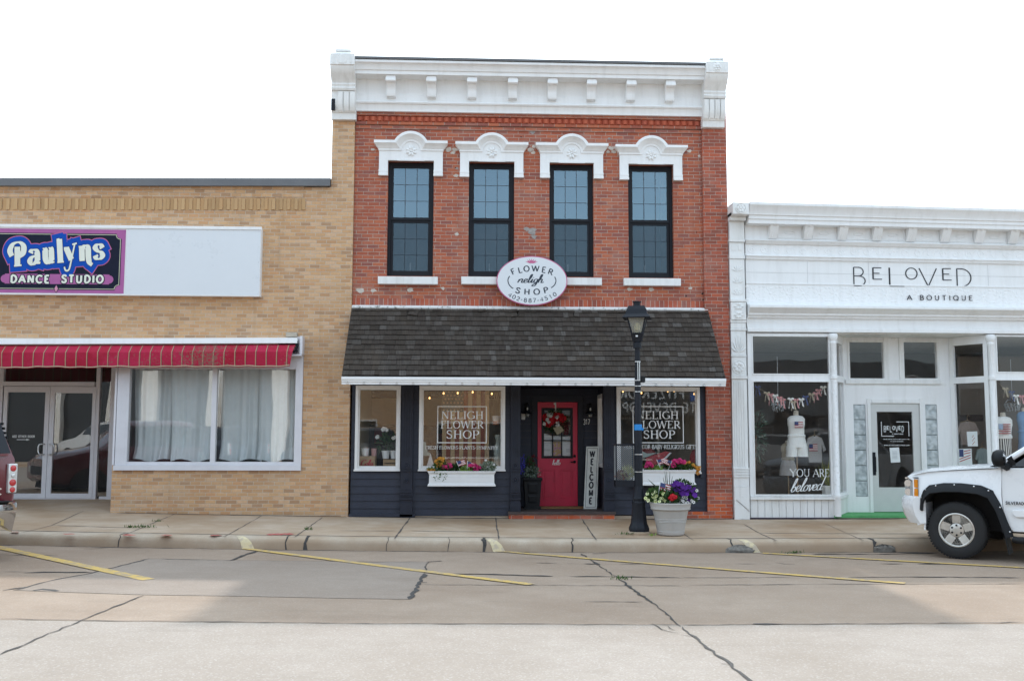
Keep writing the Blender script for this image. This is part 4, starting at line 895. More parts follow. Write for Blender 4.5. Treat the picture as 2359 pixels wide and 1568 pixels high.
def shop_window(a, b, c, d, y):
    mb = MB(); mb.frame(a, b, c, d, .055, y-.055, y+.09); mb.frame(a+.056, b-.056, c+.056, d-.056, .028, y-.025, y+.06)
    mb.box(a-.012, b+.012, y-.075, y-.056, c-.012, c+.02)
    fr = mb.build('shop_window', TRIMW, shop)
    mb = MB(); mb.box(a+.085, b-.085, y+.0, y+.006, c+.085, d-.085); mb.build('pane', GLS, fr)
    return fr
wf = [shop_window(*w_, SY) for w_ in win]
def logo(fr, bx, lines, sub, subx):
    """boxed shop name on the inside of a pane"""
    y = SY-.004
    x0, x1, z0, z1 = bx; t = .016; mb = MB()
    mb.frame(x0, x1, z0, z1, t, y-.0022, y)
    for s, (lx0, lx1, ztop, zbot) in lines: line_text(mb, s, lx0, zbot, ztop-zbot, lx1-lx0, .12, .062, True, y, .002, .16)
    s, (lx0, lx1, ztop, zbot) = sub; line_text(mb, s, lx0, zbot, ztop-zbot, lx1-lx0, .12, .075, True, y, .002, .12)
    mb.build('lettering', LETW, fr, normals=False)
def r4(*q): x0, x1, z0, z1 = rc(*q, SY); return (x0, x1, z1, z0)
b_ = rc(1007, 935, 1121, 1020, SY)
logo(wf[1], b_, [('NELIGH', r4(1017, 947, 1112, 964)), ('FLOWER', r4(1016, 969, 1113, 986)), ('SHOP', r4(1028, 991, 1103, 1009))], ('FRESH FLOWERS*PLANTS*SYMPATHY', r4(980, 1027, 1147, 1034)), 0)
b2 = rc(1457, 935, 1574, 1020, SY)
logo(wf[2], b2, [('NELIGH', r4(1467, 947, 1561, 964)), ('FLOWER', r4(1466, 969, 1566, 986)), ('SHOP', r4(1482, 991, 1554, 1009))], ('HOME DECOR*BABY*RELIGIOUS GIFTS', r4(1437, 1024, 1604, 1033)), 0)
mb = MB(); mb.box(XL+.03, XP, SY-.0, SY+.3, 2.602, 2.779); mb.build('header_board', NAVYT, shop)
# cast-iron columns
for cx, wd in ((937.5, 26), (1187, 22), (1401.5, 23)):
    x = at(cx, 1000, 0)[0]; h = wd/2*.0086
    mb = MB(); mb.box(x-h, x+h, -.03, SY+.1, zb, 2.58)
    for k in range(4): mb.box(x-h*.75+k*h*.42, x-h*.75+k*h*.42+h*.2, -.042, -.031, 1.2, 2.5)
    for zz, hh in ((at(cx, 1085)[1], .03), (at(cx, 1100)[1]-.33, .03), (at(cx, 1150)[1], .035)): 
        mb.box(x-h-.012, x+h+.012, -.058, -.031, zz, zz+hh); mb.box(x-h-.008, x+h+.008, -.05, -.031, zz+hh+.015, zz+hh+.035)
    for zz in (at(cx, 1072)[1], at(cx, 1105)[1]):
        mb.lathe([(.045, .0), (.05, -.012), (.042, -.016), (.03, -.012), (.026, -.006), (.018, -.012), (0, -.02)], (x, -.031, zz), 16, 'y')
    for k in range(3):
        for zz in (at(cx, 1128)[1], at(cx, 1142)[1]): mb.box(x-h*.5+k*h*.5-.008, x-h*.5+k*h*.5+.008, -.04, -.031, zz, zz+.016)
    mb.box(x-h-.01, x+h+.01, -.05, SY+.1, zb-.02, zb+.26)
    mb.build('iron_column', NAVYT, shop, smooth=True)
mb = MB(); mb.box(XL+.02, at(955, 1180)[0], -.05, SY+.02, .045, .10); mb.build('bottom_rail', NAVY, shop, bevel=.006)
mb = MB(); mb.box(XL+.02, XP, SY-.005, SY+.14, -.12, .058); mb.build('foundation', CURBC, shop)
ob = rc(1575, 1178, 1632, 1193, 0); mb = MB(); mb.box(ob[0], XP-.002, .0, SY-.006, -.1, ob[3]); mb.build('foundation_brick', ORG, shop)
# recessed entry
DY = 1.22
floorz = .15
ez0, ez1 = at(1180, 1196, -.14), at(1418, 1196, -.14)
mb = MB(); mb.box(at(1172, 1190, -.14)[0], at(1416, 1190, -.14)[0], -.12, SY-.002, -.1, .098); mb.build('entry_step', ORG, shop)
mb = MB(); mb.box(at(1170, 1180, -.14)[0], at(1418, 1180, -.14)[0], -.15, SY-.004, .10, .15); mb.box(dx0-.03, dx1+.03, SY-.003, DY+.2, .08, .15); mb.build('entry_floor', WOODD, shop)
rd = rc(1238, 926, 1330, 1166, DY)
mb = MB(); siding(mb, dx0-.03, rd[0]-.12, .15, 2.6, DY); siding(mb, rd[1]+.12, dx1+.03, .15, 2.6, DY); siding(mb, rd[0]-.12, rd[1]+.12, rd[3]+.14, 2.6, DY); mb.build('entry_siding', NAVY, shop)
mb = MB(); mb.box(rd[0]-.12, rd[0]-.004, DY-.05, DY+.1, .15, rd[3]+.14); mb.box(rd[1]+.004, rd[1]+.12, DY-.05, DY+.1, .15, rd[3]+.14); mb.box(rd[0]-.003, rd[1]+.003, DY-.05, DY+.1, rd[3]+.004, rd[3]+.14); mb.build('door_frame', NAVYT, shop)
mb = MB(); mb.box(dx0-.03, dx1+.03, SY+.1, DY+.1, 2.6, 2.66); mb.build('entry_ceiling', NAVYT, shop)
# door with nine lights over two panels
gx0, gx1, gz0, gz1 = rc(1247, 939, 1319, 1055, DY)
px0, px1, pz0, pz1 = gx0+.045, gx1-.045, gz0+.05, gz1-.045
mb = MB(); mb.wall(rd[0], rd[1], .155, rd[3], DY, DY+.045, [(px0, px1, pz0, pz1)])
mid = (rd[0]+rd[1])/2
for a, b in ((rd[0]+.10, mid-.05), (mid+.05, rd[1]-.10)):
    z0_, z1_ = at(1280, 1148, DY)[1], at(1280, 1082, DY)[1]
    mb.frame(a, b, z0_, z1_, .018, DY-.008, DY-.001); mb.box(a+.045, b-.045, DY-.007, DY-.001, z0_+.045, z1_-.045)
door = mb.build('entry_door', REDD, shop, bevel=.004, seg=1)
mb = MB(); mb.frame(gx0, gx1, gz0, gz1, .05, DY-.016, DY-.001)
for k in (1, 2):
    xx = px0+(px1-px0)*k/3; mb.box(xx-.011, xx+.011, DY-.012, DY+.02, pz0, pz1)
for zz in (at(1280, 1014, DY)[1], at(1280, 976, DY)[1]): mb.box(px0, px1, DY-.0105, DY+.018, zz-.011, zz+.011)
mb.build('glazing_frame', BLKF, door)
mb = MB(); mb.box(px0, px1, DY+.021, DY+.027, pz0, pz1); mb.build('pane', GLS, door)
for (zy, r_) in ((1050, .028), (1063, .03)):
    x, z = at(1323, zy, DY); mb = MB(); mb.lathe([(0, -.03), (r_*.6, -.03), (r_, -.012), (r_, -.001)], (x, DY, z), 14, 'y')
    if zy > 1060: mb.tube([(x, DY-.03, z), (x-.03, DY-.05, z), (x-.09, DY-.05, z-.005)], .011, 8)
    mb.build('handle' if zy > 1060 else 'deadbolt', BLKF, door, smooth=True)
mb = MB(); x, z = at(1272, 1070, DY); line_text(mb, 'hello', x, z, .105, .16, .10, .05, False, DY-.003, .002, 0., slant=.2); mb.build('lettering', LETW, door, normals=False)
mb = MB(); mb.box(rd[0]-.02, rd[1]+.02, DY-.03, DY+.04, .135, .156); mb.build('sill_plate', STEEL, door)
x, z = at(1343, 977, DY); mb = MB(); line_text(mb, '317', x, z, .105, .135, .17, .10, False, DY-.03, .006, .2); mb.build('house_number', LETW, shop, normals=False)
mb = MB(); q = rc(1200, 951, 1209, 966, DY); mb.box(q[0], q[1], DY-.05, DY-.022, q[2], q[3]); mb.build('door_chime', TRIMW, shop, bevel=.006)
# right-hand return of the entry with its own window
mb = MB()
mb.box(dx1+.03, dx1+.10, SY+.16, DY+.1, .15, .98); mb.box(dx1+.03, dx1+.10, SY+.16, DY+.1, 2.45, 2.6); mb.box(dx1+.03, dx1+.10, SY+.16, SY+.22, .98, 2.45); mb.box(dx1+.03, dx1+.10, DY-.1, DY+.1, .98, 2.45)
mb.build('entry_return', NAVYT, shop); mb = MB(); mb.box(dx0-.10, dx0-.03, SY+.16, DY+.1, .15, 2.6); mb.build('entry_return', NAVYT, shop)
mb = MB(); y0, y1 = SY+.23, DY-.11
for (a, b, c, d) in ((y0, y0+.06, .98, 2.45), (y1-.06, y1, .98, 2.45), (y0+.061, y1-.061, .98, 1.05), (y0+.061, y1-.061, 2.38, 2.45)): mb.box(dx1+.0, dx1+.11, a, b, c, d)
sw = mb.build('side_window', TRIMW, shop)
mb = MB(); mb.box(dx1+.06, dx1+.066, y0+.061, y1-.061, 1.05, 2.38); mb.build('pane', GLS, sw)
# room behind the shop front
mb = MB(); mb.box(XL+.13, XR-.21, SY+.16, 6.5, .10, .148) if False else None
mb.box(XL+.13, dx0-.101, SY+.16, 6.5, .05, .10); mb.box(dx1+.101, XP, SY+.16, 6.5, .05, .10); mb.box(dx0-.1, dx1+.1, DY+.21, 6.5, .05, .10); mb.build('interior_floor', INTF, shop)
mb = MB(); mb.box(XL+.125, XL+.15, SY+.16, 6.5, .101, 3.2); mb.box(XP-.02, XP, SY+.16, 6.5, .101, 3.2); mb.box(XL+.16, dx0-.2, 2.6, 2.64, .101, 2.42); mb.box(XL+.16, XP-.03, 6.4, 6.45, .101, 3.2); mb.build('interior_wall', INTB, shop)
mb = MB(); mb.box(XL+.16, XP-.03, SY+.2, 6.39, 2.95, 3.0); mb.box(XL+.16, dx0-.2, 2.58, 2.645, 2.421, 2.7); mb.build('interior_ceiling', DARK, shop)
# ------------------------------------------------------------ tan brick dance studio
LX0 = -15.0
def tiltL(p):
    k = max(0, min(1.1, (p.z-1.8)/4.8)); return (p.x, p.y, p.z+k*.0128*(p.x+2.85))
PX0 = at(763, 400, 0)[0]
studio = thing('tan_brick_building', 'one storey tan brick building with dark metal roof edge and storefront window', 'building', (-7.5, 0, gz(-7.5)))
wx0, wx1, wz0, wz1 = rc(270, 782, 697, 1083, 0)
ex1 = at(262, 1000, 0)[0]
ztop = at(755, 431, 0)[1]
mb = MB(tiltL); mb.wall(LX0, PX0, -.1, ztop-.005, 0, .35, [(wx0, wx1, wz0, wz1), (-13.0, wx0, -.2, wz1)]); mb.build('front_wall', TAN, studio)
mb = MB(); mb.wall(PX0, XL-.004, -.1, pa[2]+.03, 0, .43); mb.build('party_wall', TAN, studio)
mb = MB(); mb.box(PX0, PX0+.3, .44, 14, 6.0, 8.6); mb.build('party_wall_side', TAND, studio)
mb = MB(tiltL); mb.prism_x([(.34, ztop+.002), (-.09, ztop+.002), (-.10, ztop-.0), (-.09, ztop+.155), (-.02, ztop+.175), (.4, ztop+.16)], LX0, PX0-.01); mb.build('roof_edge', CAPM, studio)
mb = MB(); mb.box(LX0, PX0, .45, 14, 5.9, 6.0); mb.box(LX0, PX0+.3, 13.8, 14, -.1, 5.89); mb.box(LX0, LX0+.2, .36, 13.7, -.1, 5.89); mb.build('roof', DARK, studio)
# upright soldier course, every second brick proud
sa = rc(0, 452, 697, 480, 0); mb = MB(tiltL); x = LX0; k = 0
while x < sa[1]:
    if k % 2 == 0: mb.box(x+.004, x+.068, -.026, .0, sa[2]+.01, sa[3]-.01)
    else: mb.box(x+.004, x+.068, -.004, .0, sa[2], sa[3])
    x += .0735; k += 1
mb.build('soldier_course', TANSOLO, studio)
mb = MB(tiltL); mb.box(LX0, sa[1]+.02, -.012, 0, sa[3]+.02, sa[3]+.10); mb.box(LX0, sa[1]+.02, -.022, 0, sa[3]+.18, sa[3]+.255); mb.build('corbel_course', TAN, studio)
for (x0, x1) in ((wx1-.02, PX0),):
    pass
# window and its low wall
mb = MB(); gx = [rc(298, 850, 488, 1063, .03), rc(499, 850, 680, 1063, .03)]
fz1 = at(480, 806, 0)[1]
mb.box(wx0+.005, gx[0][0], -.03, .10, wz0+.10, fz1); mb.box(gx[1][1], wx1-.003, -.03, .10, wz0+.10, fz1); mb.box(gx[0][1], gx[1][0], -.02, .10, wz0+.10, fz1)
for g in gx: mb.box(g[0]+.0005, g[1]-.0005, -.02, .10, wz0+.10, g[2]); mb.box(g[0]+.0005, g[1]-.0005, -.02, .1, g[3], fz1)
mb.box(wx0-.01, wx1, -.06, .12, wz0+.003, wz0+.098)
wfr = mb.build('storefront_window', ALU, studio)
for g in gx: mb = MB(); mb.box(g[0], g[1], .03, .036, g[2], g[3]); mb.build('pane', GLSD, wfr)
mb = MB(); mb.box(wx0-.02, wx1, -.012, .2, fz1+.003, wz1); mb.box(-13, wx0-.025, -.01, .2, fz1+.003, wz1); mb.build('sign_band', WHITEO, studio)
mb = MB(); mb.box(wx0-.05, wx0-.012, -.02, 2.0, wz0+.1, fz1-.001); mb.build('entry_side_wall', ALU, studio)
mb = MB(); mb.box(wx0-.05, wx0-.001, .0, 2.0, -.02, wz0+.098); mb.build('entry_side_brick', TAN, studio)
# recessed aluminium doors
EY = 1.9
ez = .27
mb = MB(); mb.add([(-13, .0, gz(-9)+.0), (wx0-.055, .0, gz(-7)+.0), (wx0-.055, EY+.3, ez), (-13, EY+.3, ez)], [(0, 1, 2, 3)]); mb.build('entry_floor', SIDEW, studio, normals=False)
mb = MB(); mb.box(-13, wx0-.055, .21, EY+.3, fz1+.02, fz1+.06); mb.build('entry_ceiling', WHITEO, studio)
def e(x0, y0, x1, y1): return rc(x0, y0, x1, y1, EY)
def bar(mb, x0, y0, x1, y1, a=0., b=.1): q = e(x0, y0, x1, y1); mb.box(q[0], q[1], EY+a, EY+b, q[2], q[3])
ztd = e(0, 800, 10, 820)[3]
mb = MB()
for q in ((218, 780, 227, 1154), (252, 780, 265, 1154), (-8, 780, 3, 1154)): bar(mb, *q)
for q in ((3.2, 879, 217.8, 889), (227.2, 1143, 251.8, 1154), (3.2, 1147.5, 217.8, 1154)): bar(mb, *q, .002, .098)
df_ = mb.build('door_surround', ALU, studio)
mb = MB(); bar(mb, 3.2, 790, 217.8, 878.5, .05, .056); bar(mb, 227.3, 790, 251.7, 1142.5, .05, .056); mb.build('pane', GLSD, df_)
for a, b, gl in ((4, 110.2, (13, 903, 100, 1136)), (111.2, 217, (122, 905, 209, 1136))):
    q = e(a, 890, b, 1147); h = e(*gl)
    mb = MB(); mb.wall(q[0], q[1], q[2], q[3], EY-.01, EY+.04, [h]); d_ = mb.build('door_leaf', ALU, studio)
    mb = MB(); mb.box(h[0], h[1], EY+.012, EY+.018, h[2], h[3]); mb.build('pane', GLSD, d_)
    hx = 102 if a < 50 else 116; sg = -1 if a < 50 else 1
    x, z0_ = at(hx, 1046, EY); z1_ = at(hx, 1022, EY)[1]; mb = MB()
    mb.tube([(x+.03*sg*0, EY-.012, z0_), (x, EY-.07, z0_), (x+.08*sg, EY-.075, z0_+.01), (x+.10*sg, EY-.075, z0_+.06), (x+.10*sg, EY-.075, z1_-.06), (x+.08*sg, EY-.075, z1_-.01), (x, EY-.07, z1_), (x, EY-.012, z1_)], .013, 8); mb.build('pull_handle', STEEL, d_, smooth=True)
    if a < 50:
        mb = MB(); x, z = at(28, 1007, EY); line_text(mb, 'USE OTHER DOOR', x, z, .045, .46, .2, .2, False, EY+.010, .002, .2)
        x, z = at(38, 1012, EY); mb.poly_y([(x, z-.006), (x+.2, z-.006), (x+.2, z-.022), (x+.27, z), (x+.2, z+.022), (x+.2, z+.006), (x, z+.006)], EY+.008, EY+.010); mb.build('lettering', LETW, d_, normals=False)
# room behind
mb = MB(); mb.box(wx0-.01, wx1, .36, 6, .05, .30); mb.box(-13, wx0-.02, EY+.31, 6, .05, ez); mb.build('interior_floor', INTF, studio)
mb = MB(); mb.box(-13, wx1+.1, 6, 6.05, .1, 3.6); mb.box(wx1+.03, wx1+.06, .36, 5.99, .1, 3.6); mb.box(-13, wx1+.02, EY+.35, 5.98, 3.45, 3.5); mb.box(wx0-.05, wx1+.02, .36, EY+.34, 3.45, 3.5); mb.build('interior_wall', DARK, studio)
# curtains behind the big window
def curtain(x0, x1, z0, z1, y, seed, label, gather):
    rnd = random.Random(seed); ph = rnd.uniform(0, 6); mb = MB(); rows = []; nx, nz = 70, 16
    for j in range(nz+1):
        t = j/nz; z = z1+(z0-z1)*t; wN = 1-gather*math.sin(min(1, t*1.02)*math.pi*.5)**3; row = []
        for i in range(nx+1):
            s_ = i/nx; cx = (x0+x1)/2; x = cx+(s_-.5)*(x1-x0)*wN
            f = math.sin(s_*34+ph+.6*math.sin(s_*7+ph))*.03+math.sin(s_*13+ph*2)*.035
            zz = z+(.0 if t < 1 else 0); bow = 0
            if t > .86: bow = (t-.86)/.14*.10*(1+.6*math.sin(s_*11+ph))
            row.append((x, y+f*(.5+.5*t)-bow, zz+(.03*math.sin(s_*9+ph) if t == 1 else 0)))
        rows.append(row)
    mb.grid(rows); o = mb.build('curtain', CURT, smooth=True, normals=False); tag(o, label, 'curtain', 'pale curtains in the dance studio window')
ga, gb = gx
cz = ga[2]+.02
curtain(ga[0]-.06, ga[0]+.84, cz, fz1+.1, .42, 1, 'pale sheer curtain at the far left of the studio window', .12)
curtain(ga[0]+.72, ga[1]+.06, cz, fz1+.1, .30, 2, 'wide pale curtain just left of the studio window middle post', .10)
curtain(gb[0]-.02, gb[0]+.86, cz, fz1+.1, .40, 3, 'pale curtain just right of the studio window middle post', .06)
curtain(gb[0]+.74, gb[1]+.08, cz, fz1+.1, .30, 4, 'wide pale curtain at the far right of the studio window', .05)
# red striped awning with its white head box
AY = -.42
awx1 = at(686, 790, -.2)[0]
awn = thing('striped_awning', 'faded red awning with thin tan stripes under a white box over the studio window', 'awning', (-7.0, -.2, 2.8))
hz1, hz0 = at(690, 777.5, -.28)[1], at(690, 790, -.28)[1]
def tiltA(p): return (p.x, p.y, p.z-(p.x+4.)*-.0165*-1 if False else p.z+(p.x-awx1)*.0105)
mb = MB(tiltA); mb.prism_x([(-.0, hz0+.01), (-.0, hz1+.03), (-.27, hz1), (-.285, hz0+.0), (-.25, hz0-.004)], LX0, awx1); mb.build('head_box', WHITE, awn)
aw_r = at(679, 800, -.33)[0]; aw_rb = at(668, 842, AY)[0]
za, zbv, zc_ = hz0-.01, at(600, 809, AY)[1], at(600, 844, AY)[1]
def fabric(name, mat_i, mat): pass
g = G('striped_canvas'); X, Y, Z = g.sep(g.obj()); u = g.m('FRACT', g.m('DIVIDE', g.m('ADD', X, 50.), .198))
tanl = g.m('LESS_THAN', u, .095); drk = g.m('MULTIPLY', g.m('GREATER_THAN', u, .095), g.m('LESS_THAN', u, .135))
redc = g.mix(g.rng(g.noise(2.2, 4), .35, .65, 0., 1.), (.36, .007, .030), (.44, .016, .062))
c_ = g.mix(tanl, redc, (.40, .235, .15)); c_ = g.mix(drk, c_, (.05, .012, .02))
c_ = g.mix(g.rng(g.m('MULTIPLY', g.noise(26., 4), g.noise(.8, 3)), .31, .38, 0., .6), c_, (.16, .13, .09))
CANVAS = g.fin(c_, .75, 0., g.bump(g.noise(6., 3), .03), .3)
mb = MB(tiltA); rows = []; nx = 160
def sag(x): return .012*math.sin(x*4.1)+.008*math.sin(x*9.7+1)
for j, (y, z, sc) in enumerate([(-.16, za+.0, 0), (-.27, za-.03, 0), (AY+.02, zbv+.02, .25), (AY, zbv, .5), (AY-.004, (zbv+zc_)/2, 1), (AY+.012, zc_, 1.4), (AY+.03, zc_+.012, 1.4)]):
    xe = aw_r+(aw_rb-aw_r)*max(0, (za-z)/(za-zc_)); row = []
    for i in range(nx+1):
        x = LX0+(xe-LX0)*i/nx; row.append((x, y+sag(x)*sc*1.6, z+(.006*math.sin(x*15.9)+.006*math.sin(x*5.3))*(1 if j >= 5 else 0)))
    rows.append(row)
mb.grid(rows); mb.build('canvas', CANVAS, awn, smooth=True, normals=False)
mb = MB(tiltA); rows = []
for dz in (0, .022): rows.append([(LX0+(aw_rb-LX0)*i/nx, AY-.006+sag(LX0+(aw_rb-LX0)*i/nx)*2.2, zc_+.02+dz+.006*math.sin((LX0+(aw_rb-LX0)*i/nx)*15.9)+.006*math.sin((LX0+(aw_rb-LX0)*i/nx)*5.3)) for i in range(nx+1)])
mb.grid([[(x, y-.004, z-.008) for x, y, z in r_] for r_ in [rows[0]]]+[[(x, y-.005, z-.012) for x, y, z in rows[1]]]); mb.build('braid_edging', BEIGE, awn, normals=False)
mb = MB(); bx0, bx1 = at(683, 800, -.2)[0], at(697, 800, -.2)[0]; bz0, bz1 = at(690, 816, -.2)[1], at(690, 775, -.2)[1]
mb.box(bx0, bx1-.05, -.12, 0, bz0, bz1); mb.box(bx1-.05, bx1, -.24, 0, bz0, bz1+.01); mb.box(bx0-.12, bx1-.01, -.25, -.02, bz0-.03, bz0-.002); mb.build('end_bracket', ALU, awn)
mb = MB(); mb.tube([(bx0-.0, -.2, bz0+.28), (bx0+.03, -.24, bz0+.18), (bx0-.0, -.26, bz0+.08), (bx0-.06, -.25, bz0+.03)], .022, 8)
for k in range(4): mb.ball((bx0+.01, -.25, bz0+.06+.06*k), .03, .03, .024, 8, 5)
mb.tube([(bx0-.35, -.20, bz0+.24), (bx0+.02, -.20, bz0+.24)], .05, 10); mb.build('crank_arm', IRON, awn, smooth=True)
q = rc(659, 766, 685, 778, -.08); mb = MB(); mb.box(q[0], q[1], -.14, -.0, q[2]+.01, q[3]); jb = mb.build('junction_box', plain('dusty_beige_plastic', (.46, .40, .32), .7, var=.15), studio, bevel=.018)
# studio sign
sgx = rc(0, 521.5, 602, 681, -.16); s0 = rc(0, 529, 287, 678, -.185)
sx1 = at(600, 600, -.16)[0]; sz0 = at(400, 680.5, -.16)[1]; sz1 = at(400, 522, -.16)[1]
msx = at(289, 600, -.16)[0]; LSX = msx-2*(msx-at(129, 668, -.16)[0])-.14
sign = thing('sign_cabinet', 'long wall sign, purple bordered dance studio panel beside a blank white panel', 'sign', ((LSX+sx1)/2, -.15, sz0))
mb = MB(); mb.box(LSX-2.6, sx1, -.16, -.002, sz0, sz1); mb.box(LSX-2.6, sx1+.01, -.185, -.161, sz1-.05, sz1+.01); mb.box(LSX-2.6, sx1, -.18, -.161, sz0-.006, sz0+.015); mb.build('cabinet', WHITE, sign)
mb = MB(); mb.box(msx+.008, sx1-.01, -.168, -.161, sz0+.02, sz1-.055); bp = mb.build('blank_panel', PANEL, sign)
mb = MB()
for i in range(6):
    xx = msx+.04+(sx1-.08-msx)*i/5
    for zz in (sz0+.045, sz1-.075): mb.lathe([(.0, -.003), (.006, -.003), (.006, .0)], (xx, -.168, zz), 8, 'y')
for i in (1, 2, 3):
    for xx in (msx+.04, sx1-.04): mb.lathe([(.0, -.003), (.006, -.003), (.006, .0)], (xx, -.168, sz0+.045+(sz1-sz0-.12)*i/4), 8, 'y')
mb.build('screw', STEEL, bp)
def z_(y): return at(140, y, -.17)[1]
def x_(x): return at(x, 600, -.17)[0]
def px3(zx, zy):  # pixel of the enlarged sign (400 px shown 2359 wide)
    return at((zx*400/2359)/1.2757, (660+zy*400/2359)/1.2757, -.17)
mb = MB(); a0 = px3(2155, 90); a1 = px3(2115, 1195); mb.box(LSX, msx-.012, -.168, -.161, a1[1], a0[1]); mb.build('mauve_panel', PURP, sign)
def notched(x0, x1, z0, z1, n):
    pts = []
    for cx, cz, a in ((x0, z0, 0), (x1, z0, 90), (x1, z1, 180), (x0, z1, 270)):
        seg = [(cx+n*math.cos(R(a+90-90*i/6)), cz+n*math.sin(R(a+90-90*i/6))) for i in range(7)]
        pts += seg
    return pts
mid_x = px3(975, 0)[0]
bx1 = px3(2095, 600)[0]; bx0_ = mid_x-(bx1-mid_x); bz1_, bz0_ = px3(1000, 150)[1], px3(1000, 1130)[1]
mb = MB(); mb.poly_y(notched(bx0_, bx1, bz0_, bz1_, .10), -.1705, -.1685); mb.build('dark_field', SIGNK, sign)
mb = MB(); P = notched(bx0_+.022, bx1-.022, bz0_+.022, bz1_-.022, .085); P.append(P[0]); ribbon(mb, P, .013, -.172, .002, lambda x, z, y: (x, y, z)); mb.build('line_border', GOLDL, sign, normals=False)
# rounded mauve strip with block capitals
ra, rb = px3(90, 850), px3(1890, 1038); mb = MB()
capn = lambda cx, cz, rr, a0: [(cx+rr*math.cos(R(a0+180*i/10)), cz+rr*math.sin(R(a0+180*i/10))) for i in range(11)]
hh = (ra[1]-rb[1])/2; czm = (ra[1]+rb[1])/2
mb.poly_y([(ra[0], rb[1])]+[(rb[0], rb[1])]+capn(rb[0], czm, hh*.82, -90)+[(rb[0], ra[1]), (ra[0], ra[1])]+capn(ra[0], czm, hh*.82, 90), -.1755, -.1725); mb.build('mauve_strip', PURP, sign)
for s, a, b, z1_, z0_ in (('DANCE', 178, 868, 876, 1012), ('STUDIO', 1062, 1800, 876, 1012)):
    p, q = px3(a, z0_), px3(b, z1_)
    mb = MB(); line_text(mb, s, p[0]+.01, p[1]+.01, q[1]-p[1]-.02, q[0]-p[0]-.02, .32, .32, False, -.178, .002, .3, grow=.012); mb.build('letter_outline', SIGNK, sign, normals=False)
    mb = MB(); line_text(mb, s, p[0]+.01, p[1]+.01, q[1]-p[1]-.02, q[0]-p[0]-.02, .26, .26, False, -.180, .002, .3); mb.build('lettering', CREAM, sign, normals=False)
p = px3(975, 1112); mb = MB(); mb.poly_y([(p[0]-.048, p[1]), (p[0], p[1]-.088), (p[0]+.048, p[1]), (p[0], p[1]+.088)], -.1755, -.1735); mb.poly_y([(p[0]-.034, p[1]), (p[0], p[1]-.07), (p[0]+.034, p[1]), (p[0], p[1]+.07)], -.178, -.176); mb.cur = 1
mb.mi = [0]*6+[1]*6; mb.build('diamond', [SIGNK, plain('pink_diamond', (.65, .27, .40), .4)], sign)
p, q = px3(195, 720), px3(1830, 300); H = .60*(px3(0, 300)[1]-px3(0, 700)[1])/.6*1.02
for nm, mt, gr, yy, th in (('lettering_halo', PINK, .115, -.1745, .30), ('lettering_back', BLUE, .098, -.178, .30), ('lettering_outline', SIGNK, .008, -.1815, .25), ('lettering', CREAM, 0., -.184, .225)):  # thin dark layer is the printed outline of the cream letters
    mb = MB(); line_text(mb, 'Paulyns', p[0]+.02, p[1], H, q[0]-p[0]-.02, .27, .075, False, yy, .0015, .10, BOLD, rot=R(5.5), grow=gr); mb.build(nm, mt, sign, normals=False)

# ------------------------------------------------------------ white boutique
BX0 = at(1680, 800, 0)[0]+.0; BX1 = 17.0
def tiltB(p):
    k = max(0, min(1.1, (p.z-3.6)/2.65)); return (p.x, p.y, p.z-k*.0150*(p.x-5.5))
bout = thing('white_boutique', 'white painted boutique with pressed metal front, recessed door and display windows', 'building', (9.0, 0, 0))
zz = lambda y: at(1730, y, 0)[1]
zl = lambda y: at(1730, y, -.3)[1]
bsx = at(1721, 800, 0)[0]
mb = MB(tiltB); mb.wall(bsx, BX1, zz(765), zz(500), .0, .3); mb.build('upper_wall', WHITE, bout)
mb = MB(tiltB)
mb.prism_x([(-.001, zl(468)+.03), (-.40, zl(468)), (-.40, zl(474)), (-.37, zl(477)), (-.335, zl(486)), (-.31, zl(491)), (-.31, zl(494)), (-.28, zl(496)), (-.28, zl(503)), (-.255, zl(504)), (-.255, zl(513)), (-.001, zl(513))], bsx, BX1)
mb.prism_x([(-.001, zz(553)), (-.09, zz(553.5)), (-.10, zz(555)), (-.07, zz(557.5)), (-.055, zz(560)), (-.035, zz(562)), (-.001, zz(562))], bsx, BX1)
mb.prism_x([(-.001, zz(588)), (-.07, zz(588)), (-.08, zz(590.5)), (-.05, zz(593)), (-.04, zz(597)), (-.001, zz(598))], bsx, BX1)
mb.prism_x([(-.001, zz(651)), (-.02, zz(651.5)), (-.02, zz(653.5)), (-.001, zz(654))], bsx, BX1)
mb.prism_x([(-.001, zz(697)), (-.10, zz(703)), (-.24, zz(706)), (-.24, zz(711)), (-.20, zz(713)), (-.16, zz(720)), (-.12, zz(722)), (-.12, zz(726)), (-.07, zz(728)), (-.06, zz(732)), (-.001, zz(733))], bsx, BX1)
mb.prism_x([(-.001, zz(752)), (-.04, zz(752.5)), (-.04, zz(756)), (-.06, zz(757)), (-.06, zz(764)), (-.02, zz(765)), (-.001, zz(765))], bsx, BX1)
mb.build('moulding', WHITE, bout, smooth=True)
pitch = at(1861, 520, -.1)[0]-at(1781, 520, -.1)[0]
bx = at(1781, 520, -.1)[0]; i = 0
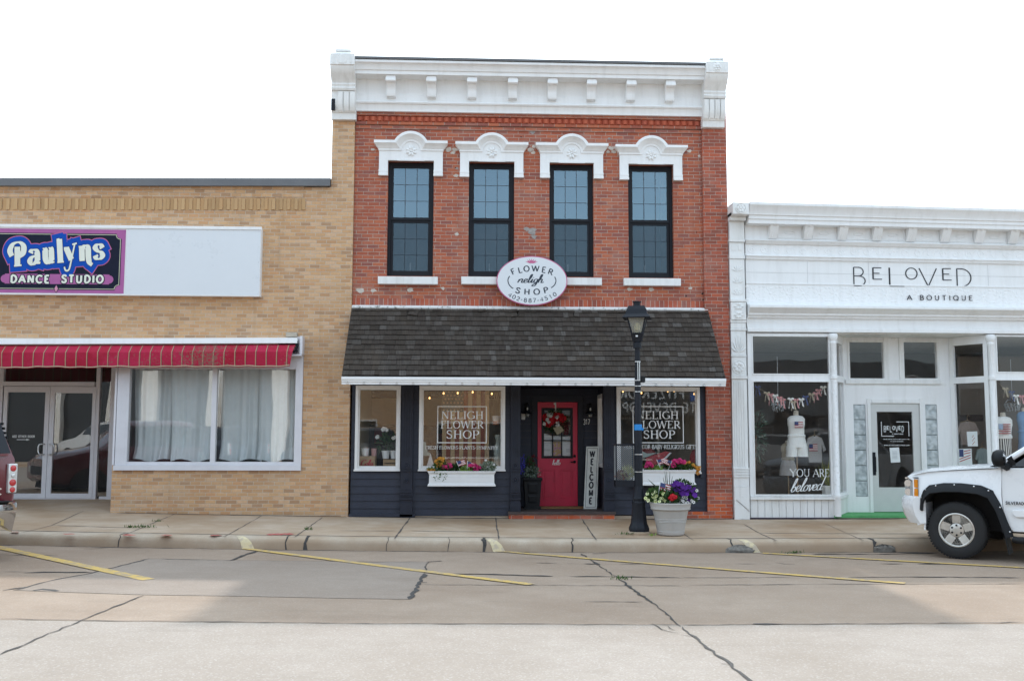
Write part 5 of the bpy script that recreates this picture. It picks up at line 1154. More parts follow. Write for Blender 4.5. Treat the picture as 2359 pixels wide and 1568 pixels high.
while bx+pitch*i < BX1-.3:
    x = bx+pitch*i-.0006*i*i; h = .085; mb = MB(tiltB)
    mb.prism_x([(-.001, zz(514)), (-.20, zz(514)), (-.20, zz(519)), (-.17, zz(528)), (-.11, zz(538)), (-.07, zz(546)), (-.05, zz(549)), (-.001, zz(549))], x-h, x+h)
    if i < 9: mb.tube([(x+.03*math.sin(t*.9), -.205+.024*t, zz(517)-.043*t) for t in range(7)], .014, 6); mb.ball((x, -.205, zz(521)), .03, .016, .03, 8, 5)
    mb.build('cornice_bracket', WHITE, bout, smooth=True)
    mb = MB(tiltB); mb.frame(x+h+.03, x+pitch-h-.03, zz(547), zz(520), .014, -.018, -.001)
    xm = x+pitch/2; zm_ = zz(534); mb.tube([(xm+.10*math.cos(a*.5), -.006, zm_+.03*math.sin(a*.5)) for a in range(13)], .008, 5); mb.build('frieze_panel', WHITE, bout); i += 1
# running scroll and rosette bands, in low relief
mb = MB(tiltB); x = bsx+.12; k = 0
while x < BX1-.2:
    c = (x, -.004, zz(575))
    pts = [(c[0]-.17+.03*t, -.006, c[2]-.09+.16*(1-math.cos(t*.42))/2) for t in range(6)]
    sp = [(c[0]+.085*math.cos(a*.55+1.9)*(1-a/17), -.008, c[2]+.085*math.sin(-a*.55-1.9)*-1*(1-a/17)) for a in range(15)]
    sp = [(a_, .004, c_) for a_, b_, c_ in sp]; mb.tube(sp, .011, 6); mb.tube([(c[0]-.14, .004, c[2]-.10), (c[0]-.05, .004, c[2]-.105), (c[0]+.05, .004, c[2]-.06), (c[0]+.10, .004, c[2]+.03), (c[0]+.16, .004, c[2]+.09)], .010, 6)
    x += .262
mb.build('scroll_band', WHITE, bout, smooth=True)
mb = MB(tiltB); x = bsx+.15; k = 0
while x < BX1-.2:
    c = zz(675)
    for q in range(8):
        aa = q*math.pi/4+.39; r0 = .05; r1 = .17 if q % 2 == 0 else .15
        mb.tube([(x+r0*math.cos(aa), .004, c+r0*math.sin(aa)), (x+(r0+r1)*.5*math.cos(aa+.22), .003, c+(r0+r1)*.5*math.sin(aa+.22)), (x+r1*math.cos(aa), .004, c+r1*math.sin(aa)*.95)], [.007, .012, .006], 6)
    mb.ball((x, -.0, c), .03, .010, .03, 8, 5)
    for dx_ in (-.13, .13):
        for dz_ in (-.13, .13): mb.ball((x+dx_, -.0, c+dz_), .045, .007, .02, 8, 4)
    x += .335
mb.build('rosette_band', WHITE, bout, smooth=True)
mb = MB(tiltB)
for x in (at(1960, 600)[0]-.9, at(1960, 600)[0]+.35, at(2240, 600)[0]+.3, 13.): mb.box(x, x+.004, -.0035, -.0005, zz(650), zz(600))
for a, b in ((bsx, BX1),): mb.box(a, b, -.004, -.0005, zz(627.5), zz(627))
mb.build('sheet_seam', plain('seam_grey', (.5, .5, .5), .7), bout)
# wall lettering: thin tall capitals of two sizes
def bl(ch, x0, x1, y1, y0, wt=.017, ywall=-.006):
    a = at(x0, y0, 0); b = at(x1, y1, 0); h = b[1]-a[1]; W = GL[ch][0]*h; kx = (b[0]-a[0])/W
    def mp(x, z, yy): p = tiltB(Vector((a[0]+x*kx, yy, a[1]+z+.0))); return p
    def mpp(x, z, yy): return (a[0]+x*kx, yy, a[1]+z)
    glyph(mb, ch, mpp, h, wt, wt, False, ywall, .004)
mb = MB()
for ch, x0, x1, y1, y0 in (('B', 1961, 1990, 616, 658), ('E', 2002, 2025, 617, 643), ('L', 2034, 2072, 617, 659), ('O', 2074, 2099, 617.5, 643), ('V', 2104, 2139, 618.5, 660), ('E', 2149, 2171, 619, 645), ('D', 2178, 2213, 619.5, 660)):
    bl(ch, x0+(0 if x0 < 2000 else (x0-1961)*.095), x1+(x1-1961)*.095, y1, y0)
a = at(2088, 691, 0); b = at(2238, 679, 0); line_text(mb, 'A BOUTIQUE', a[0], a[1]-.0, .095, b[0]-a[0], .13, .13, False, -.024, .004, .45)
mb.build('lettering', LETB, bout, normals=False)
# pressed-metal pilaster at the party line
qx0, qx1 = at(1681, 900, -.05)[0], at(1720, 900, -.05)[0]
qx0 = XR+.012
mb = MB(tiltB); W_ = qx1-qx0
def stage(z0, z1, o=.0, y=-.05): mb.box(qx0-o, qx1+o, y, .25, z0, z1)
stage(0.0, zz(1120), .0, -.09); stage(zz(1119.5), zz(1080), .0, -.075)
for k in range(4): stage(zz(1098-k*6), zz(1095-k*6), .008, -.098)
stage(zz(1079.5), zz(873)); 
for k in range(5): mb.box(qx0+W_*(.12+.16*k), qx0+W_*(.21+.16*k), -.062, -.0505, zz(1074), zz(880))
stage(zz(872.5), zz(866), .012, -.08); stage(zz(865.5), zz(822)); stage(zz(821.5), zz(818), .006, -.065); stage(zz(817.5), zz(762)); stage(zz(761.5), zz(757), .01, -.07); stage(zz(756.5), zz(744), .0, -.06); stage(zz(743.5), zz(738), .01, -.075)
stage(zz(737.5), zz(697), .0, -.10); stage(zz(696.5), zz(692), .012, -.12); stage(zz(691.5), zz(598)); stage(zz(597.5), zz(590), .008, -.075); stage(zz(589.5), zz(560)); stage(zz(559.5), zz(552), .008, -.09); stage(zz(551.5), zz(513), .0, -.08); stage(zz(512.5), zz(505), .01, -.2); stage(zz(504.5), zz(497), .012, -.3); stage(zl(496), zl(470), .012, -.40)
mb.build('metal_pilaster', WHITEO, bout)
mb = MB(tiltB); cx = (qx0+qx1)/2
def ros(z, r_, n, y):
    for q in range(n):
        aa = q*2*math.pi/n; mb.ball((cx+r_*.55*math.cos(aa), y, z+r_*.55*math.sin(aa)), r_*.36, .018, r_*.36, 8, 4)
    mb.ball((cx, y-.006, z), r_*.25, .02, r_*.25, 8, 4)
    mb.tube([(cx+r_*math.cos(a*math.pi/10), y, z+r_*math.sin(a*math.pi/10)) for a in range(21)], .012, 5)
ros(zz(846), .13, 8, -.05); ros(zl(483), .10, 6, -.405)
for z0_, n_ in ((zz(685), 3),):
    for k in range(3):
        c = zz(680-k*27)
        for q in range(5):
            aa = R(18+36*q); mb.tube([(cx, -.052, c), (cx+.06*math.cos(aa), -.058, c+.06*math.sin(aa)), (cx+.11*math.cos(aa), -.052, c+.13*math.sin(aa))], [.006, .014, .006], 5)
for q in range(7):
    aa = R(90+25*(q-3)); mb.tube([(cx, -.052, zz(812)), (cx+.09*math.cos(aa), -.06, zz(812)+.16*math.sin(aa)), (cx+.15*math.cos(aa), -.052, zz(812)+.34*math.sin(aa))], [.006, .018, .01], 5)
for k, zc2 in enumerate((zz(707), zz(727))):
    for q in range(6): aa = q*math.pi/3; mb.ball((cx+.06*math.cos(aa), -.103, zc2+.045*math.sin(aa)), .045, .018, .025, 8, 4)
for k in (-1, 1): mb.box(cx+k*.07-.04, cx+k*.07+.04, -.062, -.0505, zz(578), zz(566))
mb.build('pilaster_relief', WHITEO, bout, smooth=True)
mb = MB(); mb.quad((qx0+.02, -.094, zz(1150)), (qx0+.05, -.094, zz(1150)), (qx1-.01, -.094, zz(1178)), (qx1-.01, -.094, zz(1175))); mb.build('loose_strip', STEEL, bout)
# display front
zl0 = .03
ZB = zz(1150)
cxa_, cxb_ = at(1921, 900, -.02)[0], at(2283, 900, -.02)[0]
RD, RDX = .75, .43
zsill = zz(1143)
ztr = zz(767)
def boutw(name, x0, x1, panes, zlo, y=.0):
    """flat display window, panes as pixel boxes"""
    mb = MB(); hs = [rc(*p, y+.03) for p in panes]
    mb.wall(x0, x1, zlo, ztr, y, y+.09, hs); fr = mb.build(name, WHITE, bout)
    for h in hs:
        mb = MB(); mb.box(h[0], h[1], y+.03, y+.036, h[2], h[3]); mb.build('pane', GLSB, fr)
        mb = MB(); mb.frame(h[0]-.012, h[1]+.012, h[2]-.012, h[3]+.012, .024, y-.012, y-.001); mb.build('glazing_bead', WHITEO, fr)
    return fr, hs
dw, dh = boutw('display_window', bsx+.003, cxa_-.02, [(1731.5, 774, 1908, 862), (1735, 878, 1911, 1139)], zsill)
dw2, dh2 = boutw('display_window', cxb_+.06, BX1, [(2293, 775, 2520, 858), (2296, 875, 2520, 1139)], zsill)
def bulk(x0, x1):
    mb = MB(); mb.box(x0, x1, .02, .09, -.02, zsill-.004)
    n = max(1, int((x1-x0)/.135)); w_ = (x1-x0)/n
    for k in range(n): mb.box(x0+w_*k+.004, x0+w_*(k+1)-.004, -.005, .019, .03, zsill-.06)
    mb.box(x0-.01, x1+.01, -.06, .08, zsill-.055, zsill-.006)
    mb.build('bulkhead', WHITEO, bout)
bulk(bsx+.003, cxa_-.03); bulk(cxb_+.06, BX1)
mb = MB(); mb.box(BX0+.0, cxa_+.1, -.03, .015, -.03, .027); mb.build('base_strip', plain('dark_base', (.05, .03, .05), .8), bout)
# splayed side windows, back wall with door
xa0, xa1 = cxa_+.04, cxa_+.04+RDX
xb0, xb1 = cxb_-.01-RDX, cxb_-.01
flo = .075
def splay(x0, y0, x1, y1):
    v = Vector((x1-x0, y1-y0, 0)); L = v.length; ang = math.atan2(v.y, v.x)
    M_ = Matrix.Translation((x0, y0, 0)) @ Matrix.Rotation(ang, 4, 'Z')
    mb = MB(); mb.M = M_
    z1_, z2_, z3_, z4_ = zsill, zz(877), zz(862), zz(784)
    hs = [(.09, L-.09, z1_+.06, z2_), (.09, L-.09, z3_, z4_-.02)]
    mb.wall(0, L, zsill, ztr, -.03, .04, hs); fr = mb.build('splayed_window', WHITE, bout)
    for h in hs: mb = MB(); mb.M = M_; mb.box(h[0], h[1], .0, .006, h[2], h[3]); mb.build('pane', GLSB, fr)
    mb = MB(); mb.M = M_; mb.box(0, L, -.02, .03, -.02, zsill-.004); mb.box(0, L, -.06, .03, zsill-.05, zsill-.005)
    n = max(1, int(L/.13))
    for k in range(n): mb.box(L/n*k+.004, L/n*(k+1)-.004, -.036, -.021, .08, zsill-.06)
    mb.build('bulkhead', WHITEO, bout); return fr, M_, L
spl, _, _ = splay(xa0, .03, xa1, RD)
spr, MR_, LR_ = splay(xb0, RD, xb1, .03)
RY = RD
def rr(*q): return rc(*q, RY)
bt = [rr(1957, 788, 2034, 871), rr(2082, 788, 2157, 871)]
dl = rr(2004, 929, 2122, 1178); dg = rr(2022, 948, 2104, 1122); sl = [rr(1968, 931, 1996, 1143), rr(2134, 931, 2161, 1143)]
mb = MB(); mb.wall(xa1-.01, xb0+.01, flo, ztr, RY, RY+.08, bt+sl+[(dl[0], dl[1], 0, dl[3])]); bw = mb.build('entry_wall', WHITE, bout)
for h in bt: mb = MB(); mb.box(h[0], h[1], RY+.03, RY+.036, h[2], h[3]); mb.build('pane', GLSB, bw)
mb = MB()
for h in bt: mb.frame(h[0]-.05, h[1]+.05, h[2]-.05, h[3]+.05, .045, RY-.015, RY-.001)
q = rr(2036, 770, 2046, 875); q2 = rr(2070, 770, 2080, 875); mb.box(q[0], q[1], RY-.02, RY-.001, q[2], q[3]); mb.box(q2[0], q2[1], RY-.02, RY-.001, q[2], q[3])
q = rr(1946, 875, 2166, 884); mb.box(q[0], q[1], RY-.05, RY-.001, q[2], q[3])
for a, b in ((2000, 2007), (2121, 2128)): q = rr(a, 918, b, 1180); mb.box(q[0], q[1], RY-.025, RY-.001, flo, q[3])
q = rr(2007.5, 920, 2120.5, 928); mb.box(q[0], q[1], RY-.022, RY-.001, q[2], q[3])
for k in range(9): q = rr(2058, 780+k*9, 2058, 780); mb.ball((q[0], RY-.002, q[2]), .05, .016, .028, 8, 4)
mb.build('entry_trim', WHITEO, bout)
for h in sl:
    mb = MB(); n = 6; hh = (h[3]-h[2])/n
    for k in range(n): mb.box(h[0]+.002, h[1]-.002, RY+.012, RY+.06, h[2]+hh*k+.006, h[2]+hh*(k+1)-.006)
    mb.build('glass_block', BLOCKG, bw, bevel=.01)
    mb = MB(); mb.box(h[0]+.001, h[1]-.001, RY+.03, RY+.05, h[2], h[3]); mb.build('block_mortar', plain('grey_mortar', (.2, .22, .21), .8), bw)
BDOOR = plain('putty_door', (.60, .60, .58), .45, var=.03)
mb = MB(); mb.wall(dl[0]+.004, dl[1]-.004, flo+.01, dl[3]-.004, RY+.012, RY+.055, [dg]); bd = mb.build('shop_door', BDOOR, bout)
mb = MB(); mb.box(dg[0], dg[1], RY+.03, RY+.036, dg[2], dg[3]); mb.build('pane', GLSB, bd)
q = rr(2010, 1041, 2017, 1094); mb = MB(); mb.box(q[0], q[1], RY+.002, RY+.011, q[2], q[3]); mb.tube([(q[1]-.02, RY+.0, q[2]+.06), (q[1]-.02, RY-.04, q[2]+.08), (q[1]-.02, RY-.04, q[3]-.1), (q[1]-.02, RY+.0, q[3]-.08)], .012, 8); mb.build('handle', IRON, bd)
mb = MB(); yl = RY+.026
a, b = rr(2036, 980, 2084, 995)[0:2]; zt_, zb_ = rr(2036, 981, 2084, 995)[3], rr(2036, 981, 2084, 994)[2]
cx = a; H = zt_-zb_
for ch, hgt in (('B', 1), ('E', .62), ('L', 1), ('O', .62), ('V', 1), ('E', .62), ('D', 1)):
    w_ = (b-a)/7*.8
    def mp(x, z, yy, cx=cx, hgt=hgt, ch=ch): return (cx+x/(GL[ch][0]*H*hgt)*w_, yy, zb_+z+(1-hgt)*H)
    glyph(mb, ch, mp, H*hgt, .013, .013, False, yl, .002); cx += (b-a)/7
line_text(mb, 'A BOUTIQUE', rr(2056, 999, 2080, 1000)[0], rr(2056, 999, 2080, 1000)[2], .02, rr(2056, 999, 2081, 1000)[1]-rr(2056, 999, 2080, 1000)[0], .2, .2, False, yl, .002, .3)
fx0, fx1, fz0_, fz1_ = rr(2031, 971, 2094, 1004)
for P in ([(fx0+.26, fz0_), (fx0, fz0_), (fx0, fz1_-.0)], [(fx1-.26, fz1_), (fx1, fz1_), (fx1, fz0_)]): ribbon(mb, P, .012, yl, .002, lambda x, z, y: (x, y, z))
for s, y_, xa_, xb_, hh in (('NOTHING HERE WILL MAKE YOU MORE BEAUTIFUL THAN', 1012, 2034, 2094, .016), ('YOU ARE IN THIS MOMENT', 1017, 2050, 2080, .016), ('WWW.BELOVEDABOUTIQUE.COM', 1026, 2036, 2094, .02)):
    p, q = at(xa_, y_, yl), at(xb_, y_, yl); line_text(mb, s, p[0], p[1], hh, q[0]-p[0], .18, .18, False, yl, .001, .25)
mb.build('lettering', LETW, bd, normals=False)
# lettering on the left display window
mb = MB(); yl = .026
p, q = at(1820, 1097, yl), at(1864, 1080, yl); line_text(mb, 'YOU', p[0], p[1], q[1]-p[1], q[0]-p[0], .10, .05, True, yl, .002, .12)
p, q = at(1873, 1097, yl), at(1909, 1080, yl); line_text(mb, 'ARE', p[0], p[1], q[1]-p[1], q[0]-p[0], .10, .05, True, yl, .002, .12)
p, q = at(1822, 1130, yl), at(1898, 1108, yl); line_text(mb, 'beloved', p[0]-.02, p[1]-.02, .25, (q[0]-p[0])*.95, .07, .035, False, yl-.004, .002, -.02, slant=.5, rot=R(4)); mb.build('lettering', LETW, dw, normals=False)
# slender turned corner columns
for cx in (cxa_+.0, cxb_+.02):
    mb = MB(); r_ = .055; top = ztr-.003; bot = .05
    mb.lathe([(r_*1.3, bot), (r_*1.3, bot+.35), (r_*1.45, bot+.37), (r_*1.45, bot+.42), (r_, bot+.46), (r_, zz(872)), (r_*1.35, zz(871)), (r_*1.35, zz(864)), (r_, zz(863)), (r_, top-.22), (r_*1.25, top-.2), (r_*1.25, top-.17), (r_*1.1, top-.15), (r_*1.7, top-.09), (r_*1.75, top-.03), (r_*1.4, top)], (cx, -.02, 0), 18)
    for k in range(60):
        z = .6+k*(top-1.0)/60; aa = k*1.1; mb.ball((cx+r_*.97*math.cos(aa), -.02-abs(r_*.97*math.sin(aa)), z), .016, .012, .02, 5, 4)
    mb.build('corner_column', WHITE, bout, smooth=True)
mb = MB(); mb.poly_z([(xa0-.12, -.05), (xb1+.12, -.05), (xb1, .03), (xb0, RD+.3), (xa1, RD+.3), (xa0, .03)], .025, flo); mb.build('entry_carpet', GREEN, bout)
mb = MB(); mb.box(xa0-.05, xb1+.1, -.055, -.001, -.06, .024); mb.build('entry_riser', plain('dirty_riser', (.16, .12, .09), .9, var=.4, scale=9.), bout)
mb = MB(); mb.box(bsx, BX1, .1, 4.5, ztr+.003, ztr+.05); mb.build('entry_ceiling', WHITEO, bout)
# room
mb = MB(); mb.box(XR+.01, BX1, .1, 7, .03, flo-.002) if False else None
mb.box(bsx, xa0-.02, .1, 1.3, .2, zsill-.08); mb.box(xb1+.1, BX1, .1, 1.3, .2, zsill-.08); mb.build('display_floor', INTF, bout)
mb = MB(); mb.box(bsx, BX1, 1.35, 7, .0, .07); mb.build('interior_floor', INTF, bout)
mb = MB(); mb.box(bsx-.3, bsx-.28, .3, 7, .0, 5); mb.box(BX1-.1, BX1, .3, 7, 0, 5); mb.box(bsx, BX1, 7, 7.05, 0, 5); mb.box(xb1+.5, BX1-.2, 2.3, 2.34, .07, 3.4); mb.build('interior_wall', INTG, bout)
mb = MB(); mb.box(XR+.01, BX1, .32, 14, 5.3, 5.4); mb.box(XR+.01, BX1, 13.8, 14, 0, 5.2); mb.box(BX1+.01, BX1+.2, .1, 14, 0, 5.6); mb.build('roof', DARK, bout)
# ------------------------------------------------------------ street lamp
lx, ly, lz = gg(1471.5, 1229, -.045)
def lat(px, py): return at(px, py, ly)
MPX = lat(1500, 1000)[0]-lat(1499, 1000)[0]
lamp = thing('street_lamp', 'black cast street lamp with frosted lantern and blue tape on its post', 'street lamp', (lx, ly, lz))
def L(y): return lat(1471, y)[1]
mb = MB(); mb.lathe([(.20, lz-.03), (.205, lz+.03), (.17, lz+.045), (0, lz+.05)], (lx, ly, 0), 18); mb.build('concrete_pad', CURBC, lamp)
mb = MB(); z0 = lz+.046; zt_ = L(1140)
pr = [(.175, z0), (.18, z0+.05), (.165, z0+.09), (.145, z0+.13), (.14, z0+.17), (.112, L(1164)), (.118, L(1161)), (.118, L(1156)), (.105, L(1154)), (.105, L(1150)), (.112, L(1148)), (.098, L(1143)), (.084, L(1130)), (.078, L(1120))]
mb.lathe(pr, (lx, ly, 0), 8, rot=R(22.5)); mb.build('lamp_base', IRON, lamp, bevel=.006)
mb = MB(); mb.lathe([(.074, L(1121)), (.072, L(1085)), (.064, L(980)), (.05, L(860)), (.044, L(802))], (lx, ly, 0), 20); mb.build('post', IRON, lamp, smooth=True)
mb = MB(); mb.lathe([(.072, L(802)), (.072, L(790)), (.066, L(788))], (lx, ly, 0), 18)
c8 = .7071
mb.lathe([(.085*1.25, L(787)), (.135*1.05, L(772)), (.14*1.05, L(770.5))], (lx, ly, 0), 4, rot=R(45-14)); mb.build('lantern_cup', IRON, lamp)
RM = Matrix.Translation((lx, ly, 0)) @ Matrix.Rotation(R(-14), 4, 'Z')
zb_, ztp = L(770), L(729); wb, wt = .088, .158
mb = MB(); mb.M = RM
for sx in (-1, 1):
    for sy in (-1, 1): mb.tube([(sx*wb, sy*wb, zb_), (sx*wt, sy*wt, ztp)], .014, 6)
for z, w_ in ((zb_+.012, wb+.004), (ztp-.008, wt)):
    for s_ in (-1, 1): mb.box(-w_, w_, s_*w_-.01, s_*w_+.01, z-.01, z+.01); mb.box(s_*w_-.01, s_*w_+.01, -w_+.011, w_-.011, z-.01, z+.01)
mb.build('lantern_frame', IRON, lamp)
for q in range(4):
    mb = MB(); mb.M = RM @ Matrix.Rotation(q*math.pi/2, 4, 'Z'); a, b = wb-.012, wt-.012
    mb.add([(-a, -wb, zb_+.02), (a, -wb, zb_+.02), (b, -wt, ztp-.02), (-b, -wt, ztp-.02), (-a, -wb+.005, zb_+.02), (a, -wb+.005, zb_+.02), (b, -wt+.005, ztp-.02), (-b, -wt+.005, ztp-.02)], [(0, 1, 2, 3), (7, 6, 5, 4), (0, 4, 5, 1), (1, 5, 6, 2), (2, 6, 7, 3), (3, 7, 4, 0)]); mb.build('pane', GLSL, lamp)
mb = MB(); mb.lathe([(.03, zb_+.01), (.03, zb_+.05), (.05, zb_+.07), (.055, zb_+.14), (.04, zb_+.20), (0, zb_+.215)], (lx, ly, 0), 14); mb.build('bulb', CREAM, lamp, smooth=True)
mb = MB(); mb.M = RM; zr = L(729)
def sq(w_, z): return [(-w_, -w_, z), (w_, -w_, z), (w_, w_, z), (-w_, w_, z)]
mb.loft([sq(.235, L(734)), sq(.24, L(733)), sq(.185, L(725)), sq(.18, L(723)), sq(.165, L(714)), sq(.135, L(706)), sq(.06, L(705.4))]); mb.build('lantern_roof', IRON, lamp)
mb = MB(); mb.lathe([(.062, L(705.4)), (.062, L(697)), (.078, L(696.6)), (.078, L(694.6)), (.03, L(693.4)), (0, L(693.2))], (lx, ly, 0), 16); mb.build('chimney_cap', IRON, lamp)
for y in (833, 876, 889, 902, 1046, 1086):
    r_ = .048+.026*(y-830)/255; mb = MB(); mb.lathe([(r_+.002, L(y+1)), (r_+.006, L(y+.8)), (r_+.006, L(y-1)), (r_+.002, L(y-1.2))], (lx, ly, 0), 18); mb.build('steel_band', STEEL, lamp)
mb = MB()
for dx_ in (.0, .03): mb.tube([(lx+dx_-.004, ly-.052, L(876)), (lx+dx_-.004, ly-.05, L(832))], .007, 6)
mb.build('conduit', STEEL, lamp)
mb = MB(); mb.lathe([(.0655, L(990.5)), (.0675, L(990)), (.0662, L(977.5)), (.0645, L(977))], (lx, ly, 0), 18); mb.box(lx+.05, lx+.085, ly-.05, ly-.046, L(991), L(985)); mb.build('blue_tape', plain('blue_tape', (.01, .22, .60), .5), lamp)
mb = MB(); mb.box(lx+.052, lx+.125, ly-.05, ly+.05, L(880.5), L(866)); mb.build('outlet_box', BLKP, lamp, bevel=.01)
mb = MB(); mb.M = RM; mb.box(-.018, .018, -.122, -.118, L(777), L(773.5)); mb.build('badge', PAPER, lamp)

# expanded-metal basket strapped to the lamp post
kx0, kx1 = lat(1417.5, 1070)[0], lat(1463, 1070)[0]; kz0, kz1 = L(1121), L(1022); kz2 = L(1107)
ky0, ky1 = ly-.02, ly+.24
bas = thing('mesh_basket', 'black expanded metal basket strapped beside the lamp post holding dried flowers', 'basket', ((kx0+kx1)/2, (ky0+ky1)/2, kz0))
mb = MB()
for x in (kx0, kx1-.018):
    for y in (ky0, ky1-.018): mb.box(x, x+.018, y, y+.018, kz0, kz1)
for y in (ky0, ky1-.018): mb.box(kx0+.0185, kx1-.0185, y, y+.018, kz1-.03, kz1); mb.box(kx0+.0185, kx1-.0185, y, y+.018, kz2-.01, kz2+.01)
for x in (kx0, kx1-.018): mb.box(x, x+.018, ky0+.0185, ky1-.0185, kz1-.03, kz1)
mb.build('frame', IRON, bas)
mb = MB(); mb.box(kx0+.019, kx1-.019, ky0+.004, ky1-.004, kz0, kz2-.011); mb.build('pan', IRON, bas)
mb = MB(); hx = .034; hz = .034
def meshpanel(o, u, v, W, H):
    o, u, v = Vector(o), Vector(u), Vector(v); n = int(W/hx)+int(H/hz)
    for sgn in (1, -1):
        for k in range(-int(H/hz), int(W/hx)+1):
            a0 = k*hx; pts = []
            t0 = max(0, -a0/hx); t1 = min(H/hz, (W-a0)/hx)
            if t1 <= t0: continue
            A = (a0+t0*hx, t0*hz); B = (a0+t1*hx, t1*hz)
            if sgn < 0: A = (W-A[0], A[1]); B = (W-B[0], B[1])
            mb.tube([o+u*A[0]+v*A[1], o+u*B[0]+v*B[1]], .0032, 4, False)
meshpanel((kx0+.018, ky0+.008, kz2+.01), (1, 0, 0), (0, 0, 1), kx1-kx0-.036, kz1-kz2-.04)
meshpanel((kx0+.018, ky1-.008, kz2+.01), (1, 0, 0), (0, 0, 1), kx1-kx0-.036, kz1-kz2-.04)
meshpanel((kx0+.008, ky0+.018, kz2+.01), (0, 1, 0), (0, 0, 1), ky1-ky0-.036, kz1-kz2-.04)
mb.build('expanded_mesh', plain('worn_grey_mesh', (.2, .21, .22), .5, .3), bas, normals=False)

# ------------------------------------------------------------ plants
BASKET = True
def leaf(mb, p, d, n, L_, W_):
    """one folded leaf from p along d"""
    d = d.normalized(); s_ = d.cross(n).normalized(); nn = s_.cross(d)
    a = p; b = p+d*L_*.45+s_*W_*.5+nn*W_*.15; c = p+d*L_-nn*L_*.12; e = p+d*L_*.45-s_*W_*.5+nn*W_*.15
    mb.add([a, b, c, e], [(0, 1, 2), (0, 2, 3)])
def rv(): return Vector((random.gauss(0, 1), random.gauss(0, 1), random.gauss(0, 1))).normalized()
def foliage(mb, c, r_, n, L_=.06, W_=.03, droop=0.):
    c = Vector(c)
    for _ in range(n):
        v = rv(); k = random.random()**.4; p = c+Vector((v.x*r_[0]*k, v.y*r_[1]*k, v.z*r_[2]*k))
        d = (v+rv()*.7+Vector((0, 0, .3-droop))).normalized(); leaf(mb, p, d, rv(), L_*random.uniform(.7, 1.2), W_*random.uniform(.8, 1.2))
def bloom(mb, p, d, r_, n=5, cup=.4):
    """trumpet flower facing d"""
    d = d.normalized(); u = d.cross(Vector((0, 0, 1)));  u = u.normalized() if u.length > .1 else Vector((1, 0, 0)); v = d.cross(u)
    k = n*2; vs = [p]
    for i in range(k):
        a = 2*math.pi*i/k; rr_ = r_*(1 if i % 2 == 0 else .78); vs.append(p+d*r_*cup+u*math.cos(a)*rr_+v*math.sin(a)*rr_)
    mb.add(vs, [(0, i+1, (i+1) % k+1) for i in range(k)])
def tuft(mb, p, r_, n=22, s_=.022):
    """tight flower head of small petals"""
    for _ in range(n):
        v = rv(); q = Vector(p)+Vector((v.x*r_[0], v.y*r_[1], v.z*r_[2]))*random.uniform(.6, 1); bloom(mb, q, v+Vector((0, -.6, .3)), s_*random.uniform(.8, 1.3), 4, .2)
def plant(name, label, c, parts, group=None, catn='plant'):
    """parts: list of (part name, material, function(mb))"""
    t = thing(name, label, catn, c, 0, group)
    for nm, mt, fn in parts:
        mb = MB(); fn(mb); mb.build(nm, mt, t, normals=False)
    return t
def stems(mb, c, tips, r_=.003):
    for p in tips: mb.tube([c, ((c[0]+p[0])/2, (c[1]+p[1])/2, (c[2]+p[2])/2+.01), p], r_, 5)

def dried(mb): foliage(mb, ((kx0+kx1)/2+.05, (ky0+ky1)/2, kz2+.13), (.10, .09, .11), 190, .06, .03)
def dried2(mb): foliage(mb, ((kx0+kx1)/2-.05, (ky0+ky1)/2-.03, kz2+.09), (.10, .09, .08), 170, .05, .02)
plant('dried_flowers', 'dried yellow and brown flowers inside the black mesh basket', ((kx0+kx1)/2, (ky0+ky1)/2, kz2), [('pale_heads', island('dried_yellow', [(.5, .5, .2), (.6, .58, .3), (.4, .42, .15)], .8), dried), ('brown_heads', island('dried_brown', [(.15, .06, .03), (.25, .1, .05), (.1, .05, .03)], .8), dried2)], None, 'flowers')
# two white window boxes
BOXW = plain('white_plastic', (.80, .80, .80), .45, var=.02)
def window_box(x0, x1, z0, z1, label):
    yb, yf = SY-.09, SY-.34; t = thing('window_box', label, 'window box', ((x0+x1)/2, yb, z0), 0, 'white window boxes under the shop windows')
    def pr(z, o): return [(x0+.03-o, yf+.03-o, z), (x1-.03+o, yf+.03-o, z), (x1-.03+o, yb, z), (x0+.03-o, yb, z)]
    H = z1-z0; mb = MB()
    mb.loft([pr(z0, .028), pr(z0+.02, .03), pr(z0+.05, .012), pr(z0+.06, .004), pr(z1-.075, .0), pr(z1-.06, .006), pr(z1-.03, .022), pr(z1-.022, .03), pr(z1, .03), pr(z1, -.0), pr(z1-.05, .0)]); mb.build('trough', BOXW, t)
    mb = MB(); xm = (x0+x1)/2
    for a, b in ((x0+.10, xm-.04), (xm+.04, x1-.10)): mb.frame(a, b, z0+.09, z1-.095, .010, yf+.021, yf+.0295)
    mb.build('panel_moulding', BOXW, t)
    mb = MB(); mb.box(x0+.05, x1-.05, yf+.05, yb-.01, z1-.06, z1-.03); mb.build('soil', SOIL, t)
    return yf, yb
A1 = rc(984.5, 1084.5, 1141.5, 1119.5, SY-.34); WY = SY-.2
window_box(A1[0], A1[1], A1[2], A1[3], 'white window box of pink geraniums under the middle shop window')
A2 = rc(1446, 1082, 1603.5, 1117.5, SY-.34)
window_box(A2[0], A2[1], A2[2], A2[3], 'white window box behind the lamp post and grey flower pot')
def z5(x, y): return at((1230+x/9.436)/1.2757, (1330+y/9.436)/1.2757, WY)
def z3(x, y): return at((1880+x/6.03)/1.2757, (1340+y/6.03)/1.2757, WY)
